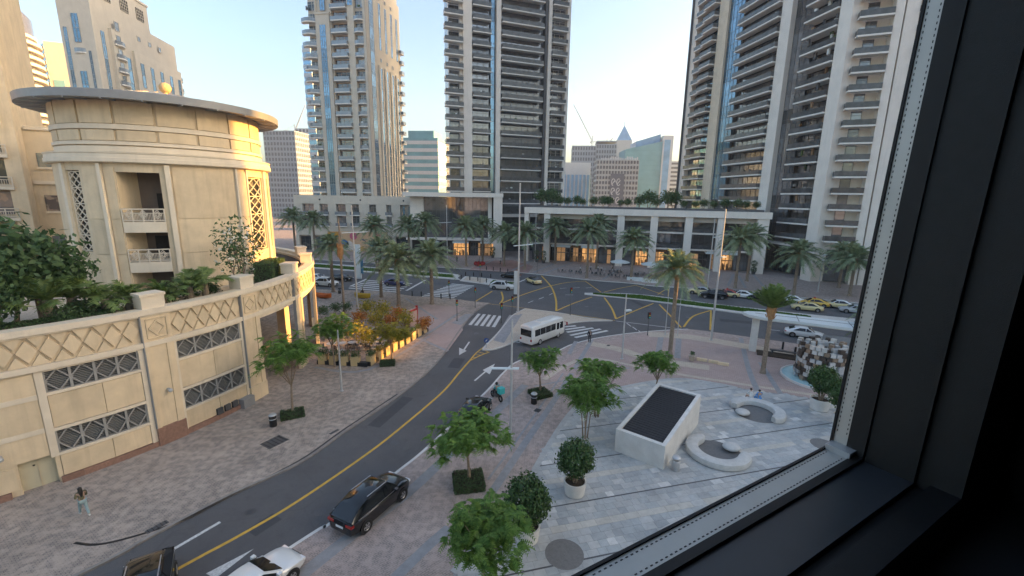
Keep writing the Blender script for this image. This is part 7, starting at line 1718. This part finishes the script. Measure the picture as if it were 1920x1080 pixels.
for i, (q, y_, l) in enumerate((((-27.57, 61.83), 0, 'green shrub at the back left of the cafe terrace'), ((-25.14, 64.35), 0, 'green shrub behind the trimmed palm'), ((-26.49, 63.66), 0, 'green shrub between the back left shrubs'), ((-21.46, 63.06), 1, 'yellow-green shrub at the back of the cafe terrace'), ((-18.70, 61.77), 1, 'yellow-green shrub left of the red stand'), ((-16.12, 60.26), 1, 'orange flowering shrub in the middle of the terrace'), ((-19.55, 52.07), 1, 'yellow-green shrub beside the terrace tables'), ((-16.97, 49.26), 1, 'yellow-green shrub near the golden tree'), ((-11.42, 55.06), 1, 'orange flowering shrub at the right corner of the cafe wall'), ((-18.21, 57.06), 1, 'low yellow shrub behind the golden tree'), ((-16.02, 56.22), 1, 'orange flowering shrub near the middle of the cafe wall'), ((-14.48, 57.26), 1, 'yellow shrub beside the red kiosk stand'), ((-20.74, 57.67), 1, 'orange flowering shrub beside the lantern posts'))):
    tree('cafe_shrub', l, (*q, .1), (OB if i in (5, 8, 10, 12) else YB) if y_ else RB, SST, 1.0, i, 1.6 if y_ else 1.25, 'shrub', 'shrubs on the cafe terrace')
t = thing('red_stand', 'red and white kiosk stand at the back of the cafe terrace', 'kiosk', (*(-13.73, 58.81), .1), radians(70)); mb = MB(); mb.box(-.9, .9, -.1, .1, 0, 2.4); build('panel', mb, mat('rosy_panel', (.5, .33, .28), .7, var=.1), t); mb = MB(); mb.box(.9, 1.05, -.15, .15, 0, 2.7); mb.box(-.9, .9, -.12, -.102, 2.1, 2.4); build('red_trim', mb, M['red'], t); mb = MB(); mb.box(-1.0, 1.0, .1, .9, 0, .9); build('counter', mb, M['wood'], t)
for i, q in enumerate(((-19.57, 46.84), (-20.86, 52.00))):
    t = thing('red_lantern_post', ('red lantern post at the left of the cafe terrace', 'second red lantern post behind the first')[i], 'post', (*q, .1)); mb = MB(); mb.tube((0, 0, 0), (0, 0, 2.6), .05, .05); build('pole', mb, M['concrete'], t); mb = MB(); [mb.ball((.12 * cos(k), .12 * sin(k), 1.2 + k * .32), .14, .14, .14, 8, 6) for k in range(5)]; build('lanterns', mb, M['red'], t)
# parasols and cafe seating across the boulevard
for i, q in enumerate(((26.31, 106.15), (32.84, 103.02))):
    t = thing('parasol', ('white parasol over cafe tables, left of the pair', 'white parasol over cafe tables, right of the pair')[i], 'parasol', (*q, .1), .4); mb = MB(); mb.tube((0, 0, 0), (0, 0, 3.0), .05, .04); build('pole', mb, M['steel'], t); mb = MB(); mb.lathe([(2.4, 2.55), (2.3, 2.75), (.05, 3.35)], 8, caps=False); build('canopy', mb, M['canopy'], t); mb = MB(); mb.box(-.4, .4, -.4, .4, 0, .1); build('base', mb, M['dgrey'], t)
rr = random.Random(12)
for i in range(28):
    p = lerp((22.83, 105.83), (35.17, 99.74), i / 25); p = (p[0] + rr.uniform(-1, 1), p[1] + rr.uniform(-2.5, 2.5))
    if i % 3 == 0: put('cafe_table', TBL, None, (p[0], p[1], .1), 0, 'small round table in front of the podium cafes', 'table', 'podium cafe tables')
    else: put('cafe_chair', CHR, None, (p[0], p[1], .1), rr.uniform(0, 6), 'dark cafe chair in front of the podium', 'chair', 'podium cafe chairs')
for i in range(22):
    p = lerp((11.45, 103.29), (26.53, 95.13), i / 21); put('cafe_chair', CHR, None, (p[0] + rr.uniform(-.3, .3), p[1] + 2.2 + rr.uniform(-.4, .4), .1), rr.uniform(0, 6), 'dark chair in the row along the far kerb', 'chair', 'chairs along the far kerb')
for i in range(3):
    p = lerp((26.70, 95.77), (30.77, 92.46), (i + .5) / 3); mb = MB(); mb.box(-1.7, 1.7, -.35, .35, 0, .7); build('white_planter', mb, M['canopy'], None, (p[0], p[1] + 1.0, .1), radians(-15), label=('white kerbside planter, left of three', 'white kerbside planter, middle of three', 'white kerbside planter, right of three')[i], cat='planter', group='white kerbside planters')
t = thing('red_cluster_seat', 'dark red seating cluster around a pole by the pavilion', 'seat', (*(-8.70, 114.49), .1)); mb = MB(); [mb.ball((1.1 * cos(i * .9), 1.1 * sin(i * .9), .5), .5, .5, .5, 10, 6) for i in range(7)]; build('cushion', mb, M['red'], t); mb = MB(); mb.tube((0, 0, 0), (0, 0, 2.2), .06, .06); build('pole', mb, M['dgrey'], t)
TOPI = [MB().ball((0, 0, .95), .5, .5, .45, 10, 7).mesh('x', M['hedge'])]
for i, q in enumerate(((6.79, 121.90), (8.61, 120.08), (59.65, 106.89), (68.85, 100.59), (-5.85, 129.17))):
    t = thing('topiary', ('ball topiary left of the podium entrance', 'ball topiary at the podium corner column', 'ball topiary at the right podium column', 'two-ball topiary before the balcony tower entrance', 'ball topiary beside the pavilion column')[i], 'topiary', (*q, .1)); mb = MB(); mb.lathe([(.4, 0), (.5, .7), (.42, .7)], 12); build('pot', mb, M['dgrey'], t)
    mb = MB(); rr2 = random.Random(i); 
    for zc, r_ in ((1.2, .7), (2.7, .75)):
        for _ in range(300): d = rdir(rr2); leafq(mb, (d.x * r_, d.y * r_, zc + d.z * r_), d + rdir(rr2) * .5, .12, .5, rr2)
    mb.tube((0, 0, .6), (0, 0, 2.4), .05, .05, 6, 1); build('foliage', mb, [M['hedge'], M['bark']], t)

# ================================================================== the window the camera looks through
HG = .40                                     # the camera's height above the glass edge
wa_ = radians(30)                            # the window wall runs at thirty degrees
W0 = Vector((0, 0, EYE - HG))
wf = thing('window_frame', 'dark window frame with perforated metal spacer around the glass', 'window', (0, 0, EYE - HG), wa_)
# local axes: x along the window to the right, -y towards the room (the glass is at y = gy)
gy = .764 * HG; xc = 2.0 * HG                # glass line and its right-hand corner
spm = mat('spacer_aluminium', (.50, .49, .46), .5, .35, var=.05, scale=20)
holem = M['black']
blk = mat('black_gasket', (.008, .008, .009), .6, var=.1)
frm = mat('charcoal_powder_coat', (.006, .0065, .0075), .55, var=.2, scale=60, bump=.15, bscale=900)
sillm = mat('dark_sill', (.035, .039, .045), .38, var=.08, scale=8)
XL, ZT = -3.2, 2.4
s0 = .498 * HG
d1 = .764 * HG - .684 * HG                   # spacer width
g0 = gy - d1
mb = MB(); mb.box(XL, xc, g0, gy, -.012, 0); build('spacer', mb, spm, wf)
LA = radians(3.6); LEAN = (0, LA, 0); LOC = (xc * (1 - cos(LA)), 0, xc * sin(LA))    # the upright edge leans a little, pivoting on the lower corner
gv = gy - .0195
def upright(name, x0, x1, y0, y1, z0_, m):
    b = MB(); b.box(x0, x1, y0, y1, z0_, ZT); return put(name, b.mesh(name, m), wf, LOC, rot=LEAN)
upright('backing_strip', xc + .0125, xc + .2, s0 - .05, gy + .0045, -.05, blk)
upright('spacer', xc, xc + .012, gv, gy, -.003, spm)
mb = MB(); mb.box(xc - .022, xc + .002, g0 - .002, gy + .001, -.01, .010); build('corner_key', mb, M['steel'], wf)
# perforations, two rows on each spacer
hm = MB(); hm.box(-.0016, .0016, -.0006, .0006, 0, .0006); n_h = 0
hb = MB()
for i in range(210):
    x = xc - .03 - i * .008
    for y in (g0 + .005, gy - .005): hb.box(x - .0017, x + .0017, y - .0007, y + .0007, .0, .0005)
build('perforation', hb, holem, wf)['kind'] = 'stuff'
hb = MB()
for i in range(180):
    z = .03 + i * .008
    for y in (gv + .003, gy - .003): hb.box(xc - .0005, xc, y - .0006, y + .0006, z - .0017, z + .0017)
pf = build('perforation', hb, holem, wf); pf['kind'] = 'stuff'; pf.rotation_euler = LEAN; pf.location = LOC
# edge seals, outside and inside
mb = MB(); mb.box(XL, xc + .01, gy, gy + .004, -.02, .0025); build('outer_seal', mb, blk, wf); upright('outer_seal', xc - .0025, xc + .02, gy + .0001, gy + .0041, .0025, blk)
mb = MB(); mb.box(XL, xc + .012, g0 - .012, g0, -.02, .0015); build('inner_seal', mb, blk, wf); upright('inner_seal', xc - .0015, xc + .02, g0 - .0121, gv - .0001, .0, blk)
# the sill board and side jamb
mb = MB(); mb.box(XL, xc + .002, s0, g0 - .012, -.05, -.004); build('sill', mb, sillm, wf)
mb = MB(); mb.box(XL, xc + .05, s0 - .016, s0 - .001, -.06, -.012); build('groove', mb, blk, wf)
mb = MB(); mb.box(XL, xc + .05, s0 - .05, s0 - .017, -.06, .002); build('inner_frame', mb, frm, wf)
upright('jamb', xc + .003, xc + .2, s0, g0 - .012, -.05, frm)
upright('groove', xc + .012, xc + .2, s0 - .016, s0 - .001, -.011, blk)
upright('inner_frame', xc + .006, xc + .2, s0 - .05, s0 - .017, .0, frm)
# the pane itself
gm_, nt, b_ = new_mat('clear_pane'); nt.nodes.remove(b_); tr_ = N(nt, 'ShaderNodeBsdfTransparent'); tr_.inputs[0].default_value = (.985, .99, .99, 1); nt.links.new(tr_.outputs[0], nt.nodes['Material Output'].inputs[0])
mb = MB(); mb.box(XL, xc + .005, gy + .0045, gy + .0105, 0.003, ZT); build('pane', mb, gm_, wf)
# the building the camera stands in: outer wall with the window hole, the room behind it
hot = thing('hotel_building', 'hotel whose dark window the view is taken from', 'building', (0, 0, 0), wa_)
wallm = M['stone']; z0 = EYE - HG
mb = MB()
for x0, x1, za, zb_ in ((-13, XL, 0, 20.9), (xc + .3, 13, 0, 20.9), (XL, xc + .3, 0, z0 - .13), (XL, xc + .3, z0 + ZT, 20.9)): mb.box(x0, x1, gy - .03, gy + .03, za, zb_)
build('outer_wall', mb, wallm, hot)
mb = MB(); mb.box(-13, 13, -16, -6, 0, 20.9); mb.box(-13, -8, -6, -.27, 0, 20.9); mb.box(8, 13, -6, -.27, 0, 20.9); mb.box(-8, 8, -6, -.27, 20.55, 20.9); mb.box(-8, 8, -6, -.27, 0, 15.5); build('core_wall', mb, wallm, hot)
rmm = mat('dark_room_paint', (.02, .02, .021), .8, var=.2)
room = MB(); room.box(-5, 5, -4, -3.9, 16.6, 20.4); room.box(-5, -4.9, -3.9, -.262, 16.6, 20.4); room.box(4.9, 5, -3.9, -.262, 16.6, 20.4); room.box(-5, 5, -4, -.262, 20.4, 20.5); room.box(-5, 5, -4, -.262, 16.5, 16.6)
build('room_wall', room, rmm, kind='structure', rz=wa_)
mb = MB(); mb.box(xc + .2, 4.9, -.26, gy - .032, 16.6, 20.4); mb.box(-4.9, XL - .001, -.26, gy - .032, 16.6, 20.4); mb.box(XL, xc + .2, -.26, gy - .032, 16.6, z0 - .061); mb.box(XL, xc + .2, -.26, gy - .032, z0 + ZT, 20.4)
build('inner_wall', mb, rmm, kind='structure', rz=wa_)

# ================================================================== hazy air over the whole place
hz_, nt, b_ = new_mat('hazy_air'); nt.nodes.remove(b_)
pv = N(nt, 'ShaderNodeVolumePrincipled'); pv.inputs['Color'].default_value = (.84, .92, 1, 1); pv.inputs['Density'].default_value = .00032; pv.inputs['Anisotropy'].default_value = .25
nt.links.new(pv.outputs[0], nt.nodes['Material Output'].inputs['Volume'])
mb = MB(); mb.box(-560, 560, -90, 640, -1.2, 135); build('haze', mb, hz_, kind='stuff', label='thin warm haze in the evening air over the city', cat='haze')
